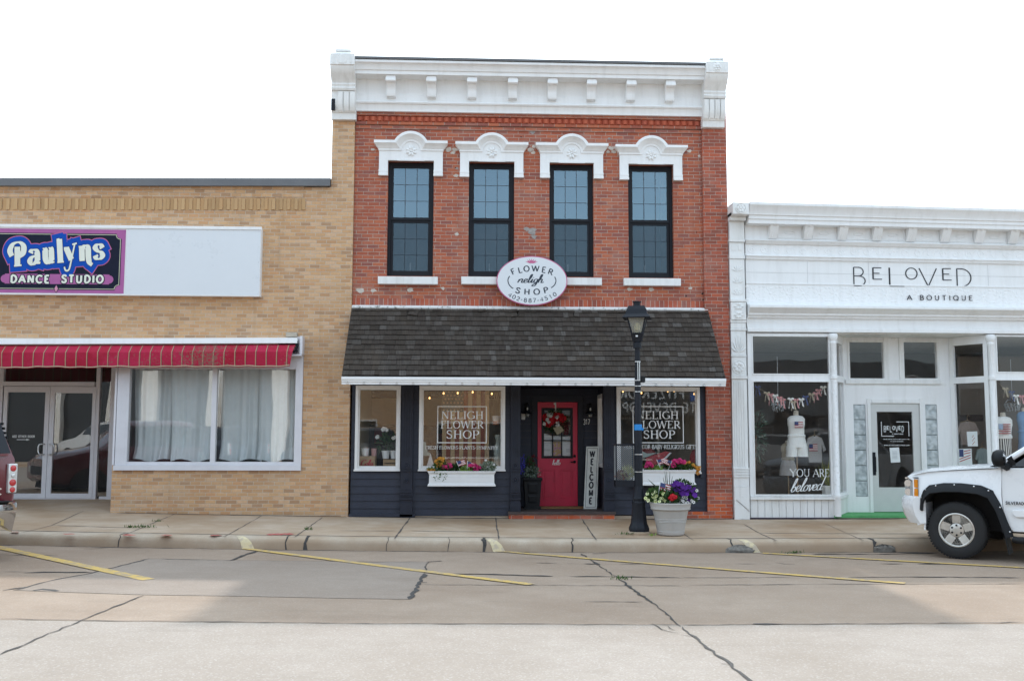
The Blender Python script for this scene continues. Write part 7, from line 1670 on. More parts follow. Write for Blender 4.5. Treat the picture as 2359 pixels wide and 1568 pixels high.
for i, (oc, tips, lb) in enumerate([(o1, [(630, 755), (600, 760), (665, 765)], 'white orchid with the higher flowers in left shop window'), (o2, [(515, 895), (800, 900)], 'small white orchid reaching down beside the dark cupboard')]):
    def st(mb, oc=oc, tips=tips):
        for x, y in tips: p = zw(x, y, Yc1+.1); mb.tube([(oc[0], oc[1], oc[2]-.03), ((oc[0]*.7+p[0]*.3), oc[1], p[1]+.04), (p[0], Yc1+.1, p[1])], .004, 5)
    def fl(mb, tips=tips):
        for x, y in tips:
            for _ in range(3): p = zw(x+random.uniform(-16, 16), y+random.uniform(-12, 12), Yc1+.06); bloom(mb, Vector((p[0], Yc1+.06, p[1])), Vector((random.uniform(-.4, .4), -1, 0)), .04, 5, .1)
    plant('orchid', lb, (oc[0], oc[1], oc[2]), [('stem', LEAFD, st), ('foliage', LEAFD, lambda mb, oc=oc: foliage(mb, (oc[0], oc[1], oc[2]+.12), (.12, .10, .16), 46, .16, .05)), ('blossoms', PETW, fl)], 'orchids in the left shop window')
Yb1 = 2.1
a, b = zw(380, 1010, Yb1), zw(900, 690, Yb1); cab = thing('cupboard', 'dark wooden cupboard with maroon door behind the shop windows', 'cupboard', ((a[0]+b[0])/2, Yb1, .1)); mb = MB(); mb.box(a[0], b[0]+1.6, Yb1, Yb1+.4, .101, b[1]); mb.build('carcass', plain('dark_cupboard', (.03, .022, .02), .6), cab)
mb = MB(); p, q = zw(460, 1000, Yb1), zw(620, 740, Yb1); mb.box(p[0], q[0], Yb1-.02, Yb1-.001, p[1], q[1]); p, q = z6(1010, 800, Yb1), z6(1080, 545, Yb1); mb.box(p[0], q[0]+.4, Yb1-.02, Yb1-.001, p[1]-.3, q[1]); mb.build('cupboard_door', plain('maroon_panel', (.13, .012, .02), .6), cab)
# wooden stars-and-stripes panel in the middle window
Yf = SY+.55
a, b = z6(1062, 860, Yf), z6(1560, 92, Yf); fl = thing('wooden_flag', 'tall faded stars and stripes panel standing in the middle shop window', 'flag', ((a[0]+b[0])/2, Yf, ledge))
mb = MB(); n = 11; w_ = (b[0]-a[0])/n; FT, FRd, FBl = plain('faded_tan', (.58, .42, .24), .8, .2), plain('faded_red', (.30, .10, .06), .8, .25), plain('faded_blue', (.17, .17, .14), .8, .2)
for k in range(n):
    mb.cur = k % 2; zt = b[1]
    if k < 5: mb.box(a[0]+w_*k, a[0]+w_*(k+1)-.003, Yf, Yf+.02, ledge, b[1]-(b[1]-a[1])*.30)
    else: mb.box(a[0]+w_*k, a[0]+w_*(k+1)-.003, Yf, Yf+.02, ledge, zt)
mb.build('stripes', [FT, FRd], fl); mb = MB(); zc0 = b[1]-(b[1]-a[1])*.30; mb.box(a[0], a[0]+w_*5-.004, Yf, Yf+.02, zc0+.003, b[1]); mb.build('canton', FBl, fl)
mb = MB()
for r_ in range(6):
    for c_ in range(6): cx_, cz_ = a[0]+w_*5*(c_+.5+(.25 if r_ % 2 else -.1))/6, zc0+(b[1]-zc0)*(r_+.5)/6; mb.poly_y([(cx_+.026*(1 if i % 2 == 0 else .42)*math.sin(i*math.pi/5), cz_+.026*(1 if i % 2 == 0 else .42)*math.cos(i*math.pi/5)) for i in range(10)], Yf-.006, Yf-.001)
mb.build('star', FT, fl)
# milk churn, hanging pot and house-shaped board
Ym = SY+.3
a, b = z6(1600, 890, Ym), z6(1685, 560, Ym); t = thing('milk_can', 'pale green milk can at the right of the middle shop window', 'milk can', ((a[0]+b[0])/2, Ym+.1, ledge)); r_ = (b[0]-a[0])/2; H = b[1]-ledge; cx = (a[0]+b[0])/2+.02
mb = MB(); mb.lathe([(0, ledge), (r_*1.1, ledge+.002), (r_*1.1, ledge+H*.6), (r_*.6, ledge+H*.78), (r_*.6, ledge+H*.86), (r_*.85, ledge+H*.93), (r_*.8, ledge+H), (0, ledge+H)], (cx, Ym+.14, 0), 18); mb.build('can_body', plain('pale_green_enamel', (.36, .42, .38), .5), t, smooth=True)
a, b = z6(1585, 455, Ym), z6(1680, 360, Ym); r_ = (b[0]-a[0])/2; cx = (a[0]+b[0])/2; t = thing('hanging_pot', 'white and terracotta pot hanging in the middle shop window', 'pot', (cx, Ym+.1, a[1])); mb = MB(); hz_ = b[1]-a[1]
mb.lathe([(r_*.8, a[1]+hz_*.4), (r_, b[1]), (r_*.9, b[1]), (r_*.7, b[1]-.03), (0, b[1]-.03)], (cx, Ym+.1, 0), 16); mb.build('pot_body', PAPER, t, smooth=True); mb = MB(); mb.lathe([(0, a[1]), (r_*.75, a[1]+.004), (r_*.79, a[1]+hz_*.39)], (cx, Ym+.1, 0), 16); mb.build('pot_base', plain('terracotta', (.45, .17, .08), .8), t, smooth=True)
tops = z6(1625, 110, Ym)[1]; mb = MB()
for s_ in (-1, 0, 1): mb.tube([(cx+s_*r_*.9, Ym+.1, b[1]), (cx+s_*.02, Ym+.1, tops)], .004, 5)
mb.build('cord', BEIGE, t)
a, b = z6(868, 885, Ym), z6(960, 640, Ym); t = thing('letter_board', 'small dark board with a pale house shape in the middle shop window', 'board', (a[0], Ym, ledge)); mb = MB(); mb.box(a[0]-.05, b[0], Ym, Ym+.02, ledge, b[1]-.06); mb.build('board', STRIPEK, t)
mb = MB(); zz0, zz1 = b[1]-.26, b[1]; x0, x1 = a[0]-.03, b[0]-.04; mb.poly_y([(x0, zz0), (x1, zz0), (x1, zz0+.06), (x1-.05, zz0+.07), (x1-.05, zz0+.12), (x0+.08, zz0+.13), (x0+.08, zz1), (x0+.03, zz1+.02), (x0, zz1-.03)], Ym-.012, Ym-.001); mb.build('house_shape', plain('pale_mint', (.42, .50, .46), .7), t)
mb = MB(); mb.add([(a[0]+.06, Ym-.05, ledge), (a[0]+.22, Ym-.05, ledge), (a[0]+.14, Ym-.02, ledge+.28), (a[0]+.06, Ym+.02, ledge), (a[0]+.22, Ym+.02, ledge)], [(0, 1, 2), (3, 2, 4), (0, 2, 3), (1, 4, 2), (0, 3, 4, 1)]); tag(mb.build('paper_cone', PAPER), 'small pale pointed ornament beside the dark letter board', 'ornament')
# window on the right: bunting and cushions low down
Yr = SY+.30
def z7(x, y, Y): return at((1460+x/3.0157)/1.2757, (1080+y/3.0157)/1.2757, Y)
def drape(name, label, pts, mats, Y):
    ps = [z7(x, y, Y) for x, y in pts]; mb = MB(); t = thing(name, label, 'bunting', (ps[0][0], Y, ps[-1][1])); mb.poly_y(ps, Y, Y+.03); mb.build('cloth', mats, t)
drape('bunting', 'dark red cloth swag low in the right shop window', [(1330, 862), (1400, 862), (1545, 752), (1490, 740), (1320, 800)], FLAGR, Yr)
drape('bunting', 'pale grey swag between lamp post and red cloth in right window', [(1290, 800), (1330, 790), (1420, 752), (1330, 760), (1290, 740)], plain('pale_teal_cloth', (.38, .46, .43), .8), Yr+.05)
drape('bunting', 'white edged band along the red cloth in the right window', [(1415, 868), (1440, 868), (1548, 752), (1530, 752)], PAPER, Yr-.05)
a = z7(1450, 830, Yr+.2); mb = MB(); mb.ball((a[0], Yr+.2, ledge+.10), .2, .12, .10); tag(mb.build('cushion', plain('teal_cushion', (.22, .28, .25), .8), smooth=True), 'grey green round cushion low in the right shop window', 'cushion')
a = z7(1760, 790, Yr+.2); mb = MB(); mb.ball((a[0], Yr+.2, a[1]-.06), .13, .10, .22); tag(mb.build('cushion', plain('red_cushion', (.36, .015, .03), .8), smooth=True), 'red cushion at the right edge of the right shop window', 'cushion')
mb = MB(); p = z7(1340, 760, Yr+.4); mb.ball((p[0], Yr+.4, p[1]), .16, .1, .12); tag(mb.build('red_bowl', plain('dark_red_bowl', (.22, .02, .015), .4), smooth=True), 'dark red rounded bowl behind the swags', 'bowl')
# fairy lights along the top of both big windows
WARM = G('warm_bulb'); WARM = WARM.fin((.9, .5, .2), .4, emit=(1., .55, .18, 1), es=2.8)
def lights(label, pts, Y):
    P = [(p[0], Y, p[1]) for p in pts]; t = thing('string_lights', label, 'string lights', P[0], 0, 'fairy lights in the shop windows')
    Q = []
    for a, b in zip(P[:-1], P[1:]):
        for k in range(5): s_ = k/5; Q.append((a[0]+(b[0]-a[0])*s_, Y+.03, a[2]+(b[2]-a[2])*s_-.05*math.sin(s_*math.pi)+.02))
    Q.append((P[-1][0], Y+.03, P[-1][2]+.02)); mb = MB(); mb.tube(Q, .003, 4); mb.build('wire', STRIPEK, t)
    for p in P: mb = MB(); mb.ball(p, .016, .016, .021, 8, 6); mb.build('bulb', WARM, t)
lights('fairy light string across the top of the middle shop window', [z6(933, 175, .4), z6(1080, 126, .4), z6(1228, 123, .4), z6(1384, 113, .4), z6(1585, 130, .4)], .4)
def zr(x, y, Y): return at((1810+x/5.6)/1.2757, (1120+y/5.6)/1.2757, Y)
lights('fairy light string across the top of the right shop window', [zr(112, 165, .4), zr(415, 190, .4), zr(543, 148, .4), zr(708, 148, .4), zr(848, 162, .4), zr(953, 158, .4), zr(1285, 208, .4)], .4)

# ------------------------------------------------------------ things inside the boutique
def zb2(x, y, Y): return at((2200+x/3.92)/1.2757, (1100+y/3.92)/1.2757, Y)      # left display window
def zq(x, y, Y): return at((2780+x/3.566)/1.2757, (980+y/3.566)/1.2757, Y)      # right side
def ring(cx, cy, z, rx, ry, n=16): return [(cx+rx*math.cos(2*math.pi*i/n), cy+ry*math.sin(2*math.pi*i/n), z) for i in range(n)]
def flagpatch(mb_mats, t, cv, x0, y0, x1, y1, Y, nm='flag_print'):
    a, b = cv(x0, y1, Y), cv(x1, y0, Y); mb = MB(); n = 7; h = (b[1]-a[1])/n
    for k in range(n):
        mb.cur = k % 2; xs = a[0] if k < 3 else a[0]+(b[0]-a[0])*.45
        mb.box(xs, b[0], Y, Y+.004, a[1]+h*k, a[1]+h*(k+1))
    mb.cur = 2; mb.box(a[0], a[0]+(b[0]-a[0])*.448, Y, Y+.004, a[1]+h*3, b[1]); mb.build(nm, [FLAGR, CLOTHW, FLAGB], t)
def torso(label, name, cv, Y, cx_, neck_y, sh_y, wa_y, hem_y, hw_sh, hw_wa, bottom=None, top_m=CLOTHW, bot_m=CLOTHW, base_z=None, sc=1., sleeve=False, seed=0):
    """dressed headless stand; pixel heights through cv"""
    x = cv(cx_, neck_y, Y)[0]; k = cv(1, 500, Y)[0]-cv(0, 500, Y)[0]
    zn, zs, zw_, zh = (cv(cx_, q, Y)[1] for q in (neck_y, sh_y, wa_y, hem_y)); a, b = hw_sh*k, hw_wa*k
    t = thing(name, label, 'mannequin', (x, Y, base_z))
    mb = MB(); mb.loft([ring(x, Y, zs-.04, .08, .07), ring(x, Y, zs+.02, .055, .052), ring(x, Y, zn-.01, .05, .048), ring(x, Y, zn, .035, .033)]); mb.build('neck', SKINF, t, smooth=True)
    mb = MB(); mb.loft([ring(x, Y, zs+.02, .07, .06), ring(x, Y, zs, a*.75, .085), ring(x, Y, zs-.05, a*.98, .10), ring(x, Y, zs-.16, a*.96, .13), ring(x, Y, (zs*.4+zw_*.6), a*.88, .125), ring(x, Y, zw_, b*.95, .115), ring(x, Y, zh+.04, b*1.08, .135), ring(x, Y, zh, b*1.06, .13)])
    mb.build('top', top_m, t, smooth=True)
    if bottom:
        kind, yb, hw = bottom; zb3 = cv(cx_, yb, Y)[1]; w2 = hw*k
        mb = MB()
        if kind == 'shorts':
            mb.loft([ring(x, Y, zh-.0, b*1.0, .12), ring(x, Y, zh-.10, w2*.86, .15), ring(x, Y, zh-(zh-zb3)*.52, w2*.94, .15)])
            for s_ in (-1, 1): mb.loft([ring(x+s_*w2*.46, Y, zh-(zh-zb3)*.45, w2*.50, .14), ring(x+s_*w2*.50, Y-.01, zb3, w2*.50, .14)])
        else:
            mb.loft([ring(x, Y, zh, b*.95, .12), ring(x, Y, (zh+zb3)/2, w2*.9, .15), ring(x, Y, zb3, w2, .17)])
        mb.build(kind, bot_m, t, smooth=True); zlow = zb3
    else: zlow = zh
    mb = MB(); mb.tube([(x, Y, base_z+.012), (x, Y, zlow+.2)], .012, 8); mb.lathe([(0, base_z), (.14, base_z+.002), (.14, base_z+.01), (.02, base_z+.02), (0, base_z+.03)], (x, Y, 0), 16); mb.build('stand', WOODP, t)
    return t, x, k
dfz = zsill-.08
t, x, k = torso('mannequin in cream flag top and white shorts in the left boutique window', 'mannequin', zb2, .62, 540, 415, 482, 690, 722, 104, 96, ('shorts', 945, 126), base_z=dfz)
flagpatch(None, t, zb2, 527, 542, 624, 612, .62-.145)
t, x, k = torso('mannequin stand with pale skirt half hidden behind the white shorts', 'mannequin', zb2, 1.05, 445, 760, 800, 960, 985, 80, 70, ('skirt', 1160, 105), BEIGE, CLOTHG, base_z=dfz)
# tee shirt on a hanger
def tee(label, cv, Y, cx_, ytop, ybot, hw, mat, patch=None, rail=True):
    x, zt = cv(cx_, ytop, Y); k = cv(1, 500, Y)[0]-cv(0, 500, Y)[0]; zb4 = cv(cx_, ybot, Y)[1]; w_ = hw*k; H = zt-zb4
    t = thing('hanging_shirt', label, 'shirt', (x, Y, zb4))
    P = [(-.10, 0), (-.62, -.08), (-1.0, -.52), (-.74, -.60), (-.62, -.42), (-.60, -1.), (.60, -1.), (.62, -.42), (.74, -.60), (1.0, -.52), (.62, -.08), (.10, 0), (.0, -.05)]
    mb = MB(); mb.poly_y([(x+px_*w_, zt+pz_*H) for px_, pz_ in P], Y, Y+.05); mb.build('shirt_body', mat, t, bevel=.02, seg=3)
    mb = MB(); mb.tube([(x-w_*.55, Y+.025, zt-H*.07), (x, Y+.025, zt+.02), (x+w_*.55, Y+.025, zt-H*.07)], .008, 6); mb.tube([(x, Y+.025, zt+.02), (x, Y+.025, zt+.10), (x+.03, Y+.025, zt+.13), (x+.05, Y+.025, zt+.10)], .005, 6); mb.build('hanger', WOODP, t)
    if patch: flagpatch(None, t, cv, *patch, Y-.006)
tee('grey tee with a dark flag hanging behind the dressed mannequin', zb2, 1.2, 760, 705, 1015, 130, CLOTHG, (695, 800, 790, 880))
# bow garland and tassel chandelier
def garland(label, cv, Y, pts, cols):
    P = [cv(x, y, Y) for x, y in pts]; t = thing('bow_garland', label, 'garland', (P[0][0], Y, P[0][1]), 0, 'bow garlands in the boutique windows')
    mb = MB(); mb.tube([(p[0], Y, p[1]) for p in P], .003, 4); mb.build('string', BEIGE, t)
    mats = {'p': PINKC, 'w': CLOTHW, 'b': BEIGE, 'n': FLAGB}
    for (x, z), c in zip(P[1:-1], cols):
        mb = MB()
        for s_ in (-1, 1):
            mb.ball((x+s_*.035, Y-.01, z+.01), .034, .016, .024, 8, 5)
            ln = random.uniform(.12, .22); mb.add([(x, Y-.012, z), (x+s_*.018, Y-.014, z), (x+s_*.05+.012, Y-.012, z-ln), (x+s_*.035-.012, Y-.01, z-ln+.02)], [(0, 1, 2, 3)])
        mb.build('bow', mats[c], t, normals=False)
garland('bow garland hanging across the left boutique window', zb2, .3, [(45, 80), (100, 145), (205, 215), (250, 235), (300, 245), (350, 270), (385, 295), (480, 285), (510, 320), (545, 295), (600, 290), (650, 260), (720, 230), (770, 220), (800, 185), (855, 150), (930, 90)], 'nbpwppwbpwnbppwn')
garland('bow garland hanging in the right boutique window beside the pickup', zq, .3, [(545, 515), (615, 580), (683, 615), (728, 655), (785, 660), (860, 690), (960, 690)], 'bnwppw')
def chandelier(label, cv, Y, cx_, yt, yb, hw):
    x, zt = cv(cx_, yt, Y); k = cv(1, 500, Y)[0]-cv(0, 500, Y)[0]; zb5 = cv(cx_, yb, Y)[1]; r_ = hw*k; t = thing('chandelier', label, 'chandelier', (x, Y, zt), 0, 'chandeliers inside the boutique')
    mb = MB(); mb.tube([(x+r_*math.cos(i*math.pi/8), Y+r_*math.sin(i*math.pi/8), zt-.05) for i in range(17)], .008, 5); mb.tube([(x, Y, zt-.1), (x, Y, zt+.9)], .006, 5)
    for i in range(6): a = i*math.pi/3; mb.tube([(x, Y, zt), (x+r_*.6*math.cos(a), Y+r_*.6*math.sin(a), zt+.03), (x+r_*math.cos(a), Y+r_*math.sin(a), zt-.04)], .008, 5)
    mb.build('chandelier_frame', STEEL, t)
    mb = MB()
    for i in range(14):
        a = i*math.pi/7
        for j in range(4): z = zt-.08-(zt-zb5-.05)*j/4*random.uniform(.7, 1); mb.ball((x+r_*math.cos(a)*(1-.1*j), Y+r_*math.sin(a), z), .016, .016, .028, 6, 4)
    mb.build('crystals', LENSC, t)
chandelier('tassel chandelier behind the left garland in the boutique', zb2, 1.6, 335, 275, 440, 80)
chandelier('crystal chandelier in the right boutique window above the mannequins', zq, 1.5, 690, 705, 815, 75)
# plants
p0 = zb2(110, 700, .8); plant('house_plant', 'tall leafy plant at the left edge of the boutique window', (p0[0], .8, dfz), [('stem', WOODB, lambda mb: mb.tube([(p0[0]-.1, .8, dfz), (p0[0]-.05, .8, p0[1])], .015, 6)), ('foliage', island('grey_green', [(.10, .16, .10), (.2, .26, .2), (.06, .10, .06)], .6), lambda mb: foliage(mb, (p0[0]-.05, .8, p0[1]), (.20, .2, .55), 260, .12, .025, .3))])
a, b = zb2(862, 1395, .35), zb2(975, 1280, .35); r_ = (b[0]-a[0])/2; cx = (a[0]+b[0])/2; t = thing('cube_planter', 'square white planter with spiky leaves in the corner of left boutique window', 'planter', (cx, .35, dfz)); mb = MB(); mb.box(cx-r_, cx+r_-.02, .25, .25+2*r_, dfz+.001, b[1]); mb.build('planter_body', CLOTHW, t, bevel=.01)
def sp(mb):
    for _ in range(26):
        v = Vector((random.gauss(0, .35), random.gauss(0, .2), 1)).normalized(); leaf(mb, Vector((cx, .25+r_, b[1]-.02)), v, rv(), random.uniform(.3, .62), .02)
mb = MB(); sp(mb); mb.build('foliage', island('spiky', [(.10, .13, .03), (.2, .22, .06), (.35, .3, .05)], .6), t, normals=False)
# right window
t, x, k = torso('mannequin in cream sweater with red flag stripes and striped trousers', 'mannequin', zq, .7, 590, 825, 878, 1050, 1098, 95, 78, ('trousers', 1420, 70), base_z=dfz, bot_m=None or (lambda g: g.fin(g.mix(g.m('GREATER_THAN', g.m('FRACT', g.m('MULTIPLY', g.sep(g.obj())[0], 26.)), .5), (.7, .68, .63), (.015, .015, .02)), .8))(G('striped_cloth')))
a, b = zq(552, 1048, .7-.15), zq(668, 945, .7-.15); mb = MB()
for i in range(5): z = a[1]+(b[1]-a[1])*i/4.4; mb.box(a[0]+(.0 if i < 2 else .09), b[0], .7-.165, .7-.13, z, z+.018)
mb.build('red_stripes', FLAGR, t); mb = MB(); mb.box(a[0], a[0]+.08, .7-.165, .7-.13, a[1]+(b[1]-a[1])*.45, b[1]); mb.build('blue_patch', plain('pale_blue_knit', (.30, .38, .52), .8), t)
t, x, k = torso('mannequin in sleeveless blue dress in the right boutique window', 'mannequin', zq, .75, 815, 775, 825, 1010, 1040, 80, 66, ('skirt', 1420, 90), CLB, CLB, base_z=dfz)
tee('blush sweater hanging on the dark rail behind the splayed window', zq, 1.5, 225, 915, 1165, 130, plain('blush_cloth', (.42, .33, .28), .85))
a, b = zq(95, 915, 1.65), zq(390, 850, 1.65); boxthing('wall_rail', 'dark wooden peg rail above the blush sweater', 'rail', a[0], b[0], 1.65, 1.70, a[1], b[1], plain('rail_wood', (.035, .02, .015), .6))
tee('teal and white tops hanging behind the flag poster', zq, 1.3, 380, 1195, 1420, 80, plain('pale_teal_top', (.38, .45, .43), .85))
# papers on the splayed glass
def spl_sheet(name, label, pts, catn):
    # find the points of the splayed pane seen through these pixels
    Mi = MR_.inverted(); out = []
    for x, y in pts:
        d = _ray((2780+x/3.566)/1.2757, (980+y/3.566)/1.2757); o = Vector(CAM); dl = Mi.to_3x3() @ d; ol = Mi @ o; s_ = (-.004-ol.y)/dl.y; q = ol+dl*s_; out.append((q.x, q.z))
    t = thing(name, label, catn, tuple(MR_ @ Vector((out[0][0], 0, out[0][1]))), 0, 'papers on the splayed boutique window')
    mb = MB(); mb.M = MR_; mb.poly_y(out, -.004, -.002); mb.build('paper', PAPER, t); return t, out
t, o_s = spl_sheet('paper_notice', 'white notice with small red print on the splayed boutique window', [(225, 1178), (330, 1178), (323, 1022), (212, 1026)], 'notice')
mb = MB(); mb.M = MR_; cx_, cz_ = (o_s[0][0]+o_s[1][0])/2+.03, (o_s[0][1]+o_s[2][1])/2
for k in range(8): mb.box(cx_-.04+.02*(k % 3), cx_-.02+.02*(k % 3), -.006, -.0045, cz_-.12+.025*k, cz_-.105+.025*k)
mb.build('print', plain('rust_print', (.42, .14, .07), .7), t)
t, o_s = spl_sheet('flag_poster', 'white poster with a torn flag print low on the splayed window', [(132, 1380), (272, 1380), (262, 1203), (124, 1206)], 'poster')
mb = MB(); mb.M = MR_; x0, x1, z0, z1 = o_s[3][0]+.02, o_s[2][0]-.02, o_s[0][1], o_s[2][1]-.02
mb.cur = 0; mb.box(x0, x0+(x1-x0)*.38, -.006, -.0045, z1-.15, z1)
mb.cur = 1
for k in range(4): mb.add([(x0+(x1-x0)*(.42 if k < 2 else 0), -.0055, z1-.03-.05*k-(.06 if k > 1 else 0)), (x1, -.0055, z1-.0-.05*k), (x1, -.0055, z1-.018-.05*k), (x0+(x1-x0)*(.42 if k < 2 else 0), -.0055, z1-.048-.05*k-(.06 if k > 1 else 0))], [(0, 1, 2, 3)])
mb.build('print', [FLAGB, FLAGR], t, normals=False)
p = rr(2050, 1031, 2074, 1064); t = thing('paper_notice', 'white notice taped to the boutique door glass', 'notice', (p[0], RY+.024, p[2])); mb = MB(); mb.add([(p[0]+.0, RY+.024, p[3]), (p[1]-.02, RY+.024, p[3]+.01), (p[1], RY+.024, p[2]), (p[0]+.02, RY+.024, p[2]-.01), (p[0], RY+.026, p[3]), (p[1]-.02, RY+.026, p[3]+.01), (p[1], RY+.026, p[2]), (p[0]+.02, RY+.026, p[2]-.01)], [(0, 1, 2, 3), (7, 6, 5, 4), (0, 4, 5, 1), (1, 5, 6, 2), (2, 6, 7, 3), (3, 7, 4, 0)]); mb.build('paper', PAPER, t)
mb = MB()
for k in range(6): mb.box(p[0]+.05, p[1]-.06, RY+.021, RY+.0225, p[3]-.08-.028*k, p[3]-.074-.028*k)
mb.build('print', GRYP, t)
# ------------------------------------------------------------ vehicles
def circ(cx, cz, r_, a0, a1, n=14, ry=None): return [(cx+r_*math.cos(R(a0+(a1-a0)*i/n)), cz+(ry or r_)*math.sin(R(a0+(a1-a0)*i/n))) for i in range(n+1)]
def wheel(parent, cx, cy, r_, wd, side, spokes=5, rimr=None):
    """side +1: outer face towards +y"""
    rimr = rimr or r_*.6; y0 = cy
    mb = MB(); w2 = wd/2
    pr = [(rimr*.97, -w2*.8), (rimr*1.04, -w2*.95), (r_*.9, -w2), (r_*.975, -w2*.86), (r_, -w2*.6), (r_, w2*.6), (r_*.975, w2*.86), (r_*.9, w2), (rimr*1.12, w2*1.0), (rimr*1.04, w2*.95), (rimr*.97, w2*.8)]
    mb.lathe([(a, b*side) for a, b in pr], (cx, y0, r_), 44, 'y')
    nb = 60
    for k in range(nb):     # tread blocks
        a = 2*math.pi*k/nb
        for s_ in (-1, 1):
            mb.M = Matrix.Translation((cx, y0+s_*w2*.62, r_)) @ Matrix.Rotation(a+(.05 if s_ > 0 else 0), 4, 'Y')
            mb.box(-.013, .013, -w2*.30, w2*.30, r_*.985, r_*1.012)
    mb.M = None
    ty = mb.build('wheel', RUBBER, parent, smooth=True, local=True)
    mb = MB(); s = side*w2
    mb.lathe([(rimr*.98, s*.8), (rimr*1.02, s*.97), (rimr*.96, s*1.0), (rimr*.91, s*.93), (rimr*.89, s*.5), (rimr*.86, -s*.2)], (cx, y0, r_), 36, 'y')
    n = spokes
    for k in range(n):
        a = math.pi/2+2*math.pi*k/n; mb.M = Matrix.Translation((cx, y0, r_)) @ Matrix.Rotation(-a, 4, 'Y')
        hw0, hw1 = rimr*.22, rimr*.19
        ys = [s*.78, s*.5]
        mb.add([(rimr*.28, ys[0], -hw0), (rimr*.93, ys[0]+s*.10, -hw1*1.25), (rimr*.93, ys[0]+s*.10, hw1*1.25), (rimr*.28, ys[0], hw0), (rimr*.28, ys[1], -hw0), (rimr*.93, ys[1], -hw1*1.25), (rimr*.93, ys[1], hw1*1.25), (rimr*.28, ys[1], hw0)], [(0, 1, 2, 3), (7, 6, 5, 4), (0, 4, 5, 1), (1, 5, 6, 2), (2, 6, 7, 3), (3, 7, 4, 0)])
        yy = ys[0]+s*.12
        mb.add([(rimr*.48, ys[0]+s*.065, -hw1*.55), (rimr*.80, ys[0]+s*.115, -hw1*.55), (rimr*.80, ys[0]+s*.115, hw1*.55), (rimr*.48, ys[0]+s*.065, hw1*.55)], [(0, 1, 2, 3)])
    mb.M = None
    mb.lathe([(0, s*.92), (rimr*.16, s*.92), (rimr*.30, s*.88), (rimr*.40, s*.84), (rimr*.42, s*.7)], (cx, y0, r_), 24, 'y')
    mb.build('rim', RIMM, ty, smooth=True, local=True)
    mb = MB(); mb.lathe([(rimr*.86, s*.15), (0, s*.15)], (cx, y0, r_), 24, 'y')
    for k in range(6):
        a = math.pi/2+math.pi*k/3; mb.lathe([(rimr*.062, s*.80), (rimr*.062, s*.96), (0, s*.97)], (cx+rimr*.29*math.cos(a), y0, r_+rimr*.29*math.sin(a)), 8, 'y')
    mb.build('hub_and_nuts', IRON, ty, local=True)
    return ty

# white pickup: origin on the ground under the middle of the front axle, +x forward, +y its left side
wx, wy, wz_ = gg(2205, 1287, -.25)
HD_T = math.atan2(3.6, -4.55)
hx_, hy_ = math.cos(HD_T), math.sin(HD_T); nx_, ny_ = -hy_, hx_        # forward, left
TR = .80
TLOC = (wx-nx_*(TR+.13), wy-ny_*(TR+.13), wz_+.012)
truck = thing('pickup_truck', 'white pickup truck with black riveted wheel arch flares parked at the curb', 'truck', TLOC, HD_T)
r_t = .425
for sd_ in (1, -1): wheel(truck, 0, sd_*TR, r_t, .27, sd_, 5, .255)
for sd_ in (1, -1): wheel(truck, -3.65, sd_*TR, r_t, .27, sd_, 5, .255)
W = .955
arch = circ(0, .46, .56, 0, 180, 18, .56)
